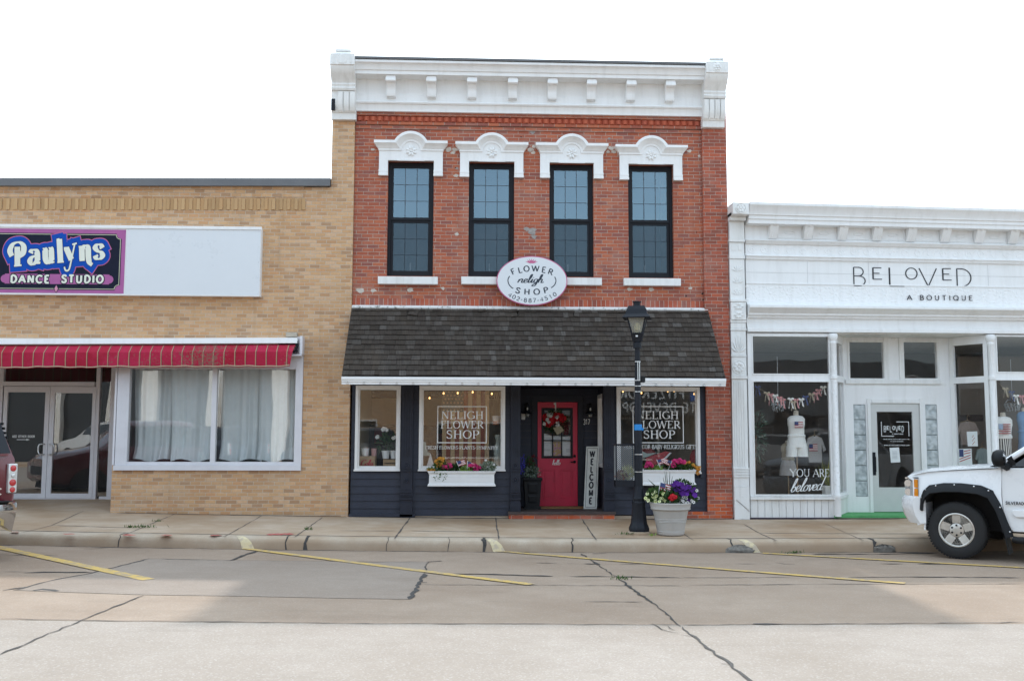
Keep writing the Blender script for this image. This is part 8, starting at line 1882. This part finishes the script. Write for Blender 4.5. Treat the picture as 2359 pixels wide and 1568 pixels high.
# fenders with the arch cut out
def fender_pts(ar=.52):
    A = circ(-.02, .50, ar, 175, 0, 18, ar*.98)
    # from front bottom, over the top, down the door edge, back along the arch
    return [(.66, .78), (.80, .93), (.80, 1.16), (.90, 1.215), (.84, 1.255), (.45, 1.30), (0.0, 1.332), (-.40, 1.36), (-.66, 1.378), (-.665, 1.30), (-.655, 1.0), (-.665, .75), (-.72, .56), (-.77, .45), (-.69, .45)]+[(-.63, .53), (-.56, .75), (-.46, .94), (-.32, 1.0), (-.08, 1.02), (.13, 1.015), (.345, .985), (.50, .91), (.575, .80), (.60, .70)]
for sd_ in (1, -1):
    mb = MB(); y0, y1 = sorted((sd_*(W-.10), sd_*W)); mb.poly_y(fender_pts(), y0, y1)
    for i, v in enumerate(mb.v):
        if abs(v.y) > W-.01 and v.z > 1.2: mb.v[i] = Vector((v.x, v.y-sd_*(.03+.25*(v.z-1.2)), v.z))
        if abs(v.y) > W-.01 and v.x > .6: mb.v[i] = Vector((v.x, mb.v[i].y-sd_*.05*(v.x-.6)/.3, v.z))
    mb.build('fender', WPAINT, truck, bevel=.025, seg=3, local=True)
    # black bolt-on flare
    inn = circ(-.02, .49, .50, -8, 188, 26, .47); inn = [(max(-.60, min(.57, x)), z) for x, z in inn]
    inner = [(-.60, .16), (-.56, .40), (-.50, .70), (-.38, .86), (-.2, .93), (.05, .945), (.28, .93), (.45, .88), (.56, .78), (.60, .70)]
    outer = [(-.80, .38), (-.74, .56), (-.64, .85), (-.54, 1.05), (-.38, 1.12), (-.10, 1.145), (.15, 1.14), (.38, 1.10), (.56, 1.02), (.66, .90), (.69, .72)]
    inner = [(-.70, .36), (-.645, .53), (-.575, .75), (-.475, .93), (-.33, .985), (-.08, 1.005), (.13, 1.0), (.34, .97), (.49, .90), (.565, .80), (.585, .70)]
    n = len(outer); mb = MB()
    ys = [W+.002, W+.03, W+.095, W+.095, W+.075]
    rows = []
    for k, (t, y) in enumerate(((0, W+.002), (.04, W+.035), (.5, W+.085), (.92, W+.10), (1., W+.09), (1., W-.02))):
        rows.append([(o[0]+(i[0]-o[0])*t, sd_*y, o[1]+(i[1]-o[1])*t) for o, i in zip(outer, inner)])
    mb.grid(rows); mb.build('wheel_flare', BLKP, truck, smooth=True, local=True)
    mb = MB()
    for q in (.4, 1.9, 3.25, 4.3, 5.35, 6.5, 7.6, 8.8):
        i = int(q); f = q-i; o = (outer[i][0]+(outer[i+1][0]-outer[i][0])*f, outer[i][1]+(outer[i+1][1]-outer[i][1])*f); w2 = (inner[i][0]+(inner[i+1][0]-inner[i][0])*f, inner[i][1]+(inner[i+1][1]-inner[i][1])*f)
        p = (o[0]*.80+w2[0]*.20, o[1]*.80+w2[1]*.20); mb.ball((p[0], sd_*(W+.050), p[1]), .014, .010, .014, 8, 5)
    mb.build('flare_bolt', CHROME, truck, smooth=True, local=True)
    # arch liner
    mb = MB(); mb.box(-.62, .62, *sorted((sd_*.35, sd_*.40)), .45, 1.1); mb.grid([[(x, sd_*y, z) for x, z in inner] for y in (.40, W-.0)]); mb.build('arch_liner', STRIPEK, truck, local=True)
    # front door
    dp = [(-.672, 1.385), (-.668, 1.30), (-.66, 1.0), (-.672, .75), (-.728, .56), (-.78, .445), (-1.78, .445), (-1.80, .6), (-1.80, 1.40)]
    mb = MB(); y0, y1 = sorted((sd_*(W-.08), sd_*(W+.0))); mb.poly_y(dp, y0, y1)
    for i, v in enumerate(mb.v):
        if abs(v.y) > W-.01:
            if v.z > 1.2: mb.v[i] = Vector((v.x, v.y-sd_*.055, v.z))
            if v.z < .5: mb.v[i] = Vector((v.x, v.y-sd_*.03, v.z))
    dr = mb.build('door', WPAINT, truck, bevel=.014, seg=2, local=True)
    mb = MB(); mb.poly_y([(-.84, .665), (-1.75, .665), (-1.75, .775), (-.80, .775), (-.79, .72)], *sorted((sd_*(W+.001), sd_*(W+.022)))); mb.build('door_moulding', WPAINT, dr, bevel=.01, local=True)
    mb = MB(); mb.tube([(-1.55, sd_*(W+.0), 1.12), (-1.57, sd_*(W+.035), 1.12), (-1.72, sd_*(W+.035), 1.125), (-1.75, sd_*W, 1.125)], .016, 8); mb.build('handle', WPAINT, dr, local=True)
    # rear door and bed side
    mb = MB(); mb.poly_y([(-1.81, 1.40), (-1.81, .445), (-2.75, .445), (-2.80, .7), (-2.95, 1.0), (-2.95, 1.41)], *sorted((sd_*(W-.08), sd_*W))); mb.build('rear_door', WPAINT, truck, bevel=.014, local=True)
    rb = [(-3.0, 1.40), (-3.0, 1.0), (-2.85, .7), (-2.80, .47), (-3.10, .47)]+circ(-3.65, .50, .54, 180, 0, 14)[::-1][1:-1]+[(-4.2, .5), (-4.85, .55), (-4.88, 1.40)]
    rb = [(-3.0, 1.40), (-3.0, 1.0), (-2.85, .7), (-2.80, .47), (-3.11, .47)]+circ(-3.65, .50, .54, 0, 180, 14)[1:-1]+[(-4.19, .5), (-4.85, .55), (-4.88, 1.40)]
    mb = MB(); mb.poly_y(rb, *sorted((sd_*(W-.06), sd_*W))); mb.build('bed_side', WPAINT, truck, bevel=.02, local=True)
    # glasshouse: pillar, roof rail, panes
    def gy(z): return sd_*(W-.07-.23*(z-1.39)/.52)
    A0, A1_, A2, A3 = (-.60, 1.40), (-1.34, 1.90), (-2.45, 1.93), (-2.86, 1.42)
    mb = MB(); mb.tube([(A0[0], gy(A0[1]), A0[1]), (-1.0, gy(1.68), 1.68), (A1_[0], gy(1.89), 1.895), (-1.9, gy(1.93), 1.94), (A2[0], gy(1.93), 1.93), (-2.72, gy(1.7), 1.7), (A3[0], gy(1.42), 1.42)], [.045, .045, .045, .045, .045, .05, .06], 8); mb.build('pillar', WPAINT, truck, smooth=True, local=True)
    mb = MB(); mb.poly_y([(-.80, 1.41), (-1.36, 1.85), (-1.79, 1.885), (-1.79, 1.41)], 0, .01); mb.poly_y([(-1.84, 1.41), (-1.84, 1.885), (-2.44, 1.88), (-2.78, 1.43)], 0, .01)
    for i, v in enumerate(mb.v): mb.v[i] = Vector((v.x, gy(v.z)+sd_*v.y, v.z))
    mb.build('side_glass', CARBLK, truck, local=True)
    mb = MB(); mb.box(-1.84, -1.79, *sorted((gy(1.4)-sd_*.02, gy(1.4)+sd_*.0)), 1.40, 1.44); mb.poly_y([(-.66, 1.395), (-.62, 1.42), (-.80, 1.57), (-.87, 1.40)], *sorted((sd_*(W-.14), sd_*(W-.075)))); mb.build('window_seal', BLKP, truck, local=True)
    # mirror
    mb = MB(); cy = W+.14
    mb.loft([[(-.66+q[0], sd_*(cy+q[1]), 1.53+q[2]) for q in [(dx_, .13*math.cos(a)*s_, .135*math.sin(a)*s_) for a in [2*math.pi*i/14 for i in range(14)]]] for dx_, s_ in ((.09, .35), (.07, .72), (.02, .97), (-.04, 1.), (-.08, .94))]); mb.tube([(-.74, sd_*(W-.06), 1.40), (-.70, sd_*(W+.04), 1.43), (-.69, sd_*(W+.12), 1.46)], [.06, .05, .045], 8); mi_ = mb.build('mirror', BLKP, truck, smooth=True, local=True)
    mb = MB(); mb.lathe([(0, -.083), (.115, -.083)], (-.66, 0, 0), 14, 'x'); 
    for i, v in enumerate(mb.v): mb.v[i] = Vector((-.742, sd_*cy+v.y*1.0, 1.53+v.z*1.05))
    mb.build('mirror_glass', CHROME, mi_, local=True)
    # lamp cluster, mud flap, running board
    mb = MB(); L_ = [(.60, .93), (.595, 1.235), (.80, 1.235), (.93, 1.21), (.985, 1.10), (.985, .95), (.94, .93)]
    yv = lambda x: W+.004-.30*max(0, (x-.66)/.32)**2
    def lamp_(pts, off, th): 
        mb = MB(); mb.poly_y(pts, 0, 1)
        for i, v in enumerate(mb.v): mb.v[i] = Vector((v.x, sd_*(yv(v.x)+off-(0 if v.y > .5 else th)), v.z))
        return mb
    hl = lamp_([(x, z) for x, z in [(.705, .935), (.70, 1.235), (.76, 1.235), (.82, 1.232), (.88, 1.222), (.94, 1.20), (.975, 1.16), (.985, 1.08), (.985, .99), (.975, .95), (.93, .935), (.88, .933), (.82, .933), (.76, .934)]], .004, .06).build('headlight', LENSC, truck, smooth=True, local=True)
    for z0_, z1_ in ((.95, 1.075), (1.09, 1.215)): lamp_([(.712, z0_), (.71, z1_), (.775, z1_), (.785, z0_)], .010, .005).build('turn_signal', LENSO, hl, local=True)
    mb = lamp_([(.70, 1.236), (.70, 1.25), (.80, 1.25), (.90, 1.238), (.985, 1.17), (.975, 1.155), (.90, 1.225), (.80, 1.234)], .006, .02); mb.build('lamp_surround', IRON, hl, local=True)
    for z in (1.01, 1.15): mb = MB(); mb.lathe([(.0, .0), (.045, .0), (.055, .03)], (.90, sd_*(yv(.90)+.0), z), 12, 'y'); mb.build('reflector', CHROME, hl, local=True)
    mb = MB(); mb.add([(-.66, sd_*.68, .48), (-.66, sd_*(W+.03), .48), (-.72, sd_*(W+.03), .12), (-.72, sd_*.70, .12), (-.68, sd_*.68, .48), (-.68, sd_*(W+.03), .48), (-.74, sd_*(W+.03), .12), (-.74, sd_*.70, .12)], [(0, 1, 2, 3), (7, 6, 5, 4), (0, 4, 5, 1), (1, 5, 6, 2), (2, 6, 7, 3), (3, 7, 4, 0)]); mb.build('mud_flap', BLKP, truck, local=True)
    mb = MB(); mb.tube([(-.80, sd_*(W+.02), .34), (-.88, sd_*(W+.05), .33), (-2.7, sd_*(W+.05), .33), (-2.78, sd_*(W), .34)], .05, 10); mb.build('running_board', BLKP, truck, smooth=True, local=True)
# shorten the nose
def nose_fix():
    for o in truck.children_recursive:
        if o.type != 'MESH' or o.name.split('.')[0] in ('wheel', 'rim', 'hub_and_nuts'): continue
        for v in o.data.vertices:
            x = v.co.x
            if x > .35: v.co.x = .35+(x-.35)*.485 if x < .69 else .515+(x-.69)*.98
            if o.name.split('.')[0] in ('headlight', 'turn_signal', 'reflector', 'lamp_surround'): v.co.z -= .035
# badge on the left door
mb = MB(); line_text(mb, 'SILVERADO', 0, 0, .042, .28, .22, .2, False, 0, .004, .16, frame=lambda p: (-.71-p[0], W+.006+p[1]*-1, .85+p[2])); mb.build('badge_lettering', LETB, truck, normals=False, local=True)
# hood, cowl, grille, bumper
rows = []
hs = [(1.0, 1.19), (.985, 1.235), (.93, 1.27), (.80, 1.295), (.45, 1.345), (0.0, 1.385), (-.40, 1.415), (-.62, 1.425)]
for x, z in hs:
    row = []
    for k in range(17):
        u = -1+2*k/16; wv = W-.03-(.10*max(0, (x-.7)/.3)**2); zz_ = z-.022*abs(u)**6-.018*u*u+.02*math.exp(-((abs(u)-.58)/.16)**2); row.append((x-.13*u*u*(1 if x > .9 else .3), u*wv, zz_))
    rows.append(row)
mb = MB(); mb.grid(rows); mb.build('hood', WPAINT, truck, smooth=True, local=True)
mb = MB(); mb.box(-.95, -.55, -W+.1, W-.1, 1.33, 1.40); mb.poly_y([(-.48, 1.40), (-.80, 1.52), (-.84, 1.50), (-.60, 1.40)], W-.30, W-.14); mb.poly_y([(-.48, 1.40), (-.80, 1.52), (-.84, 1.50), (-.60, 1.40)], -W+.14, -W+.30); mb.build('cowl', BLKP, truck, local=True)
mb = MB(); mb.tube([(-.62, .55, 1.44), (-.52, .2, 1.455), (-.55, -.4, 1.45)], .012, 6); mb.tube([(-.55, W-.28, 1.44), (-.58, .5, 1.455), (-.52, .1, 1.45)], .014, 6); mb.build('wiper', BLKP, truck, local=True)
mb = MB(); mb.add([(-.60, -.80, 1.42), (-.60, .80, 1.42), (-1.34, .66, 1.90), (-1.34, -.66, 1.90)], [(0, 1, 2, 3)]); mb.build('windscreen', CARBLK, truck, local=True)
mb = MB(); mb.grid([[(x, u*(.64 if x > -1.3 else .66), 1.90+.05*(1-u*u)*(1 if -2.4 < x < -1.4 else .6)) for u in (-1, -.6, 0, .6, 1)] for x in (-1.33, -1.6, -2.0, -2.45)]); mb.build('cab_roof', WPAINT, truck, smooth=True, local=True)
mb = MB(); mb.box(.80, .94, -.62, .62, .94, 1.19); mb.build('grille', IRON, truck, bevel=.02, local=True)
mb = MB(); mb.box(.90, .99, -.66, .66, 1.05, 1.09); mb.box(.90, .985, -.66, .66, 1.175, 1.20); mb.build('grille_bar', CHROME, truck, local=True)
secs = []
for k in range(13):
    u = -1+2*k/12; y = u*(W+.02); back = .30*abs(u)**5; cx_ = 1.06-back; d_ = .12+.03*max(0, (abs(u)-.82)/.18)
    secs.append([(cx_-.10-d_, y, .92), (cx_-.02, y, .92), (cx_+.02, y, .88), (cx_+.035, y, .74), (cx_+.0, y, .62), (cx_-.07, y, .50), (cx_-.16-d_*.6, y, .45+.06*abs(u)**4)])
mb = MB(); mb.loft(secs); mb.build('front_bumper', WPAINT, truck, smooth=True, local=True)
for sd_ in (1, -1): mb = MB(); mb.add([(.62, sd_*(W-.0), .905), (.80, sd_*(W-.03), .905), (.74, sd_*(W-.02), .47), (.56, sd_*(W), .50)], [(0, 1, 2, 3)]); mb.box(.55, .60, *sorted((sd_*.45, sd_*(W-.02))), .40, .95); mb.build('bumper_end', BLKP if False else WPAINT, truck, local=True)
mb = MB(); mb.box(-4.8, .55, -.45, .45, .40, .62); mb.box(-3.0, -.62, -W+.1, W-.1, .42, .50); mb.box(-4.85, -3.0, -W+.07, W-.07, .70, .75); mb.box(-3.05, -2.98, -W+.07, W-.07, .751, 1.42); mb.box(-4.88, -4.82, -W+.07, W-.07, .70, 1.40); mb.box(-2.95, -2.9, -.8, .8, 1.42, 1.9); mb.box(-.85, .5, -.45, .45, .62, 1.28); mb.build('chassis', STRIPEK, truck, local=True)
mb = MB(); mb.box(-1.9, -1.1, .1, .7, .95, 1.55); mb.box(-1.9, -1.1, -.7, -.1, .95, 1.55); mb.build('seat', STRIPEK, truck, local=True)

nose_fix()
# maroon sport utility: origin under the right rear corner, +x forward, +y its left side
def suv(label, loc, rz, paint, group=None):
    t = thing('parked_suv', label, 'suv', loc, rz, group); Wd = 2.0
    # local y from 0 (right side) to 2 (left); x from 0 (tail) to 5.1 (nose)
    def sec(x, pts): return [(x, y, z) for y, z in pts]
    def ringz(x, zlo, zbelt, zroof, inset, rin=.25):
        return [(x, .10, zlo), (x, .02, zlo+.18), (x, .0, (zlo+zbelt)/2), (x, .03, zbelt-.05), (x, .06, zbelt), (x, inset, zroof-.12), (x, inset+rin*.5, zroof-.03), (x, inset+rin, zroof), (x, 1., zroof+.025),
                (x, 2-inset-rin, zroof), (x, 2-inset-rin*.5, zroof-.03), (x, 2-inset, zroof-.12), (x, 1.94, zbelt), (x, 1.97, zbelt-.05), (x, 2., (zlo+zbelt)/2), (x, 1.98, zlo+.18), (x, 1.90, zlo)]
    zb_ = 1.45
    def tilt_tail(r_, k):
        return [(x+max(0, z-zb_)*k, y, z) for x, y, z in r_]
    body = [tilt_tail(ringz(.06, .62, zb_, 2.02, .20), .30), tilt_tail(ringz(.12, .52, zb_, 2.05, .19), .28), tilt_tail(ringz(.5, .45, zb_, 2.07, .19), .0), ringz(2.6, .42, zb_, 2.06, .19)]
    mb = MB(); mb.loft(body)
    for i, f_ in enumerate(mb.f):
        zc_ = sum(mb.v[q].z for q in f_)/len(f_)
        if zb_+.04 < zc_ < 1.97 and len(f_) == 4: mb.mi[i] = 1
    mb.build('body', [paint, SUVGL], t, smooth=True, local=True)
    mb = MB(); mb.loft([ringz(2.601, .42, zb_, 2.05, .19), ringz(3.0, .42, zb_-.01, 1.98, .21), ringz(3.75, .42, zb_-.10, 1.42, .10), ringz(4.3, .45, zb_-.20, 1.30, .10), ringz(4.95, .5, 1.1, 1.2, .10), ringz(5.08, .6, 1.0, 1.1, .16)]); mb.build('hood', paint, t, smooth=True, local=True)
    # glass and trim of the tail
    def tail(y0, y1, z0, z1, off, i0=0., i1=0.): return [(.055+max(0, z0-zb_)*.30-off, y0, z0), (.055+max(0, z0-zb_)*.30-off, y1, z0), (.055+max(0, z1-zb_)*.30-off, y1-i1, z1), (.055+max(0, z1-zb_)*.30-off, y0+i0, z1)]
    mb = MB(); mb.add(tail(.09, 1.91, zb_+.03, 1.95, .008, .12, .12), [(0, 1, 2, 3)]); mb.build('rear_glass', SUVGL, t, local=True)
    mb = MB(); mb.box(.045, .058, .13, 1.87, zb_-.01, zb_+.02); mb.build('tailgate_trim', paint, t, local=True)
    for y0, sg in ((.0, 1), (2.0, -1)):
        ys = lambda a: y0+sg*a
        q0, q1 = sorted((ys(-.005), ys(.125)))
        mb = MB(); mb.box(.02, .16, q0, q1, .92, 1.33); tl = mb.build('tail_lamp', LENSC, t, bevel=.012, local=True)
        for z, r_, m_ in ((1.265, .045, LENSR), (1.165, .032, LENSC), (1.065, .05, LENSR), (.965, .04, LENSR)):
            mb = MB(); mb.lathe([(0, -.012), (r_*.8, -.01), (r_, .0), (r_, .01)], (.02, ys(.06), z), 16, 'x'); mb.build('lamp_lens', m_, tl, smooth=True, local=True)
        mb = MB(); mb.box(.10, 1.0, *sorted((ys(.045), ys(.058))), zb_+.05, zb_+.06); mb.build('side_strip', paint, t, local=True)
        mb = MB()
        for a, b in ((.32, 1.25), (1.30, 2.15), (2.2, 3.0)):
            m0 = MB(); off = -.008; i = lambda z: .06+(.19-.06)*(z-zb_)/(1.95-zb_)
            zt_ = 1.93 if b < 3 else 1.87
            P = [(a+(.1 if a < .5 else 0), ys(i(zb_+.04)+off), zb_+.04), (b+(.25 if b > 2.9 else 0), ys(i(zb_+.04)+off), zb_+.04), (b, ys(i(zt_)+off), zt_), (a+(.18 if a < .5 else 0), ys(i(zt_)+off), zt_)]
            mb.add(P, [(0, 1, 2, 3)])
        mb.build('side_glass', CARBLK, t, local=True)
        mb = MB()
        for k in range(6):   # slats on the rear pillar
            z = zb_+.10+k*.065; mb.box(.10+.30*(z-zb_), .30+.30*(z-zb_), *sorted((ys(.05+.13*(z-zb_)/.6-.02), ys(.05+.13*(z-zb_)/.6))), z, z+.035)
        mb.build('pillar_slat', BLKP, t, local=True)
        for wx_ in (1.05, 4.1):
            mb = MB(); mb.lathe([(.46, 0), (.46, .03), (.38, .05)], (wx_, ys(.02)-.02, .42), 28, 'y'); mb.build('wheel_arch', STRIPEK, t, local=True)
            wheel(t, wx_, ys(.14), .39, .25, -sg, 6, .24)
    # chrome bumper
    secs = []
    for k in range(11):
        u = -1+2*k/10; y = 1+u*1.03; b = .20*abs(u)**6
        lo = .52-.16*max(0, abs(u)-.72)/.28
        secs.append([(.20+b*.6, y, .80), (-.12+b, y, .80), (-.15+b, y, .77), (-.16+b, y, .66), (-.12+b, y, .56), (-.05+b, y, lo), (.20+b*.6, y, lo+.02)])
    mb = MB(); mb.loft(secs); bm_ = mb.build('rear_bumper', CHROME if group is None else BLKP, t, smooth=True, local=True)
    mb = MB(); mb.box(-.13, .10, .12, 1.88, .801, .815); mb.build('bumper_step', BLKP, bm_, local=True)
    mb = MB(); mb.box(.2, 4.9, .3, 1.7, .35, .60); mb.build('chassis', STRIPEK, t, local=True)
    # badge letters at the right of the tailgate
    mb = MB(); line_text(mb, 'GMC', 0, 0, .09, .36, .22, .2, False, 0, .006, .2, frame=lambda p: (.052+p[1], .56-p[0], .90+p[2])); mb.build('badge_lettering', CHROME, t, normals=False, local=True)
    mb = MB(); mb.lathe([(0, 0), (.03, 0)], (5.05, 1, .8), 8, 'x'); mb.box(5.03, 5.10, .45, 1.55, .70, .93); mb.build('grille', IRON, t, local=True)
    for y0 in (.12, 1.55): mb = MB(); mb.box(4.98, 5.09, y0, y0+.33, .74, .92); mb.build('headlight', LENSC, t, bevel=.02, local=True)
    return t
HS = math.atan2(3.55, -4.55)
sxp, syp, szp = gg(32, 1286, -.25)
suv_ = suv('maroon suv with white rimmed tail lamp and chrome bumper cut off by the left edge', (sxp, syp, szp), HS, MPAINT)
# ------------------------------------------------------------ the other side of the street (seen mirrored in the glass)
GREYM = plain('grey_metal_siding', (.10, .108, .112), .5, var=.06, scale=1.)
DKGL = plain('dark_shop_glass', (.02, .024, .028), .08, var=.2, spec=.8)
OY0 = -28.5
def opp_b(name, label, x0, x1, h, wallm, bands):
    z0 = gz((x0+x1)/2)-.2; t = thing(name, label, 'building', ((x0+x1)/2, OY0, z0), 0, 'buildings mirrored in the shop windows')
    mb = MB(); mb.box(x0, x1, OY0-9, OY0, z0, z0+h); mb.build('wall', wallm, t)
    for (a, b, c, d) in bands:
        mb = MB(); mb.box(a, b, OY0+.001, OY0+.05, z0+c, z0+d); w_ = mb.build('window', DKGL, t)
        mb = MB(); 
        for (e_, f_, g_, h_) in ((a-.08, a, c-.08, d+.08), (b, b+.08, c-.08, d+.08), (a, b, d, d+.08), (a, b, c-.08, c)): mb.box(e_, f_, OY0+.001, OY0+.09, z0+g_, z0+h_)
        mb.build('window_frame', WHITEO, w_)
    return t, z0
t, z0 = opp_b('tan_brick_building', 'tan brick building mirrored in the left flower shop windows', -8.5, 3.4, 6.4, TAN, [(-7.5, -4.6, .7, 2.4), (-1.6, 1.6, .7, 2.3)])
t, z0 = opp_b('metal_sided_building', 'grey metal building with slanting awning roof mirrored in the boutique window', 3.6, 26, 3.2, plain('dark_storefront', (.05, .045, .045), .5), [(5, 9, .6, 2.5), (11, 15, .6, 2.5), (17, 21, .6, 2.5)])
mb = MB(); n = 50; w_ = (26-3.6)/n
mb.prism_x([(OY0+1.4, z0+2.7), (OY0+1.3, z0+2.7), (OY0+.0, z0+5.4), (OY0+.1, z0+5.5), (OY0+.2, z0+5.45)], 3.6, 26)
for k in range(n): mb.prism_x([(OY0+1.43, z0+2.7), (OY0+1.4, z0+2.7), (OY0+.2, z0+5.45), (OY0+.22, z0+5.47)], 3.6+w_*k, 3.63+w_*k)
mb.build('metal_roof', GREYM, t)
mb = MB(); mb.add([(17.5, OY0+1.32, z0+3.2), (23.5, OY0+1.32, z0+3.2), (23.5, OY0+.78, z0+4.5), (17.5, OY0+.78, z0+4.5), (17.5, OY0+1.27, z0+3.2), (23.5, OY0+1.27, z0+3.2), (23.5, OY0+.73, z0+4.5), (17.5, OY0+.73, z0+4.5)], [(0, 1, 2, 3), (7, 6, 5, 4), (0, 4, 5, 1), (1, 5, 6, 2), (2, 6, 7, 3), (3, 7, 4, 0)]); sg_ = mb.build('roof_sign', plain('maroon_sign', (.12, .02, .025), .5), t)
mb = MB(); mb.tube([(17.5, OY0+1.33, z0+3.2), (23.5, OY0+1.33, z0+3.2), (23.5, OY0+.79, z0+4.5), (17.5, OY0+.79, z0+4.5), (17.5, OY0+1.33, z0+3.2)], .06, 6); mb.build('sign_border', PAPER, sg_)
t, z0 = opp_b('columned_building', 'dark glazed building with pale columns mirrored in the studio doors', -34, -8.7, 6.6, plain('dark_glazing', (.03, .035, .04), .2), [])
mb = MB()
for k in range(9): mb.box(-33.5+k*3., -32.8+k*3., OY0+.01, OY0+.5, z0, z0+6.2)
mb.build('column', plain('pale_stone', (.72, .68, .62), .7), t)
mb = MB(); mb.box(-34.2, -8.7, OY0+.02, OY0+.7, z0+6.2, z0+6.9); mb.build('parapet', TAN, t)
# shop sign across the street, read backwards in the right flower shop window
t = thing('web_shop_sign', 'blue and white sign mirrored in the right flower shop window', 'sign', (7.0, OY0+1.5, 2.6))
sgz = gz(7)-.2
fr2 = lambda p: (12.4-p[0], OY0+1.62-p[1]*-1*-1, p[2])
mb = MB(); mb.box(5.0, 12.6, OY0+1.45, OY0+1.6, sgz+2.75, sgz+4.35); mb.build('sign_panel', plain('sign_dark_panel', (.05, .055, .06), .5), t)
mb = MB(); line_text(mb, 'WEBSITE DEVELOPMENT', 0, sgz+2.9, .42, 6.8, .16, .16, False, 0, .01, .2, frame=lambda p: (12.3-p[0], OY0+1.605-p[1], p[2])); line_text(mb, 'Pitzer Digital'.upper(), 2.3, sgz+3.55, .55, 4.6, .18, .14, False, 0, .01, .15, frame=lambda p: (12.3-p[0], OY0+1.605-p[1], p[2])); mb.build('lettering', PAPER, t, normals=False)
mb = MB(); mb.box(10.3, 12.4, OY0+1.603, OY0+1.63, sgz+3.42, sgz+4.3); mb.build('blue_logo', plain('logo_blue', (.02, .16, .55), .4), t)
for i, (x, rz, pm, lb) in enumerate([(-15.2, -2.5, plain('silver_paint', (.62, .60, .57), .3, coat=.6), 'pale suv mirrored in the studio entrance glass'), (-9.6, -2.5, plain('dark_blue_paint', (.01, .014, .03), .25, coat=.7), 'dark blue suv mirrored in the big studio window'), (-4.2, -2.5, plain('grey_car_paint', (.12, .12, .13), .25, coat=.7), 'grey suv mirrored low in the flower shop windows'), (6.0, -2.5, plain('black_car_paint', (.012, .012, .014), .25, coat=.7), 'black suv mirrored in the right flower shop window'), (14.5, -2.5, plain('silver_car_paint', (.42, .40, .38), .3, .3, coat=.6), 'silver suv mirrored in the boutique door')]):
    suv(lb, (x, -20.6, gz(x)-.25), R(-142), pm, 'cars mirrored in the windows')
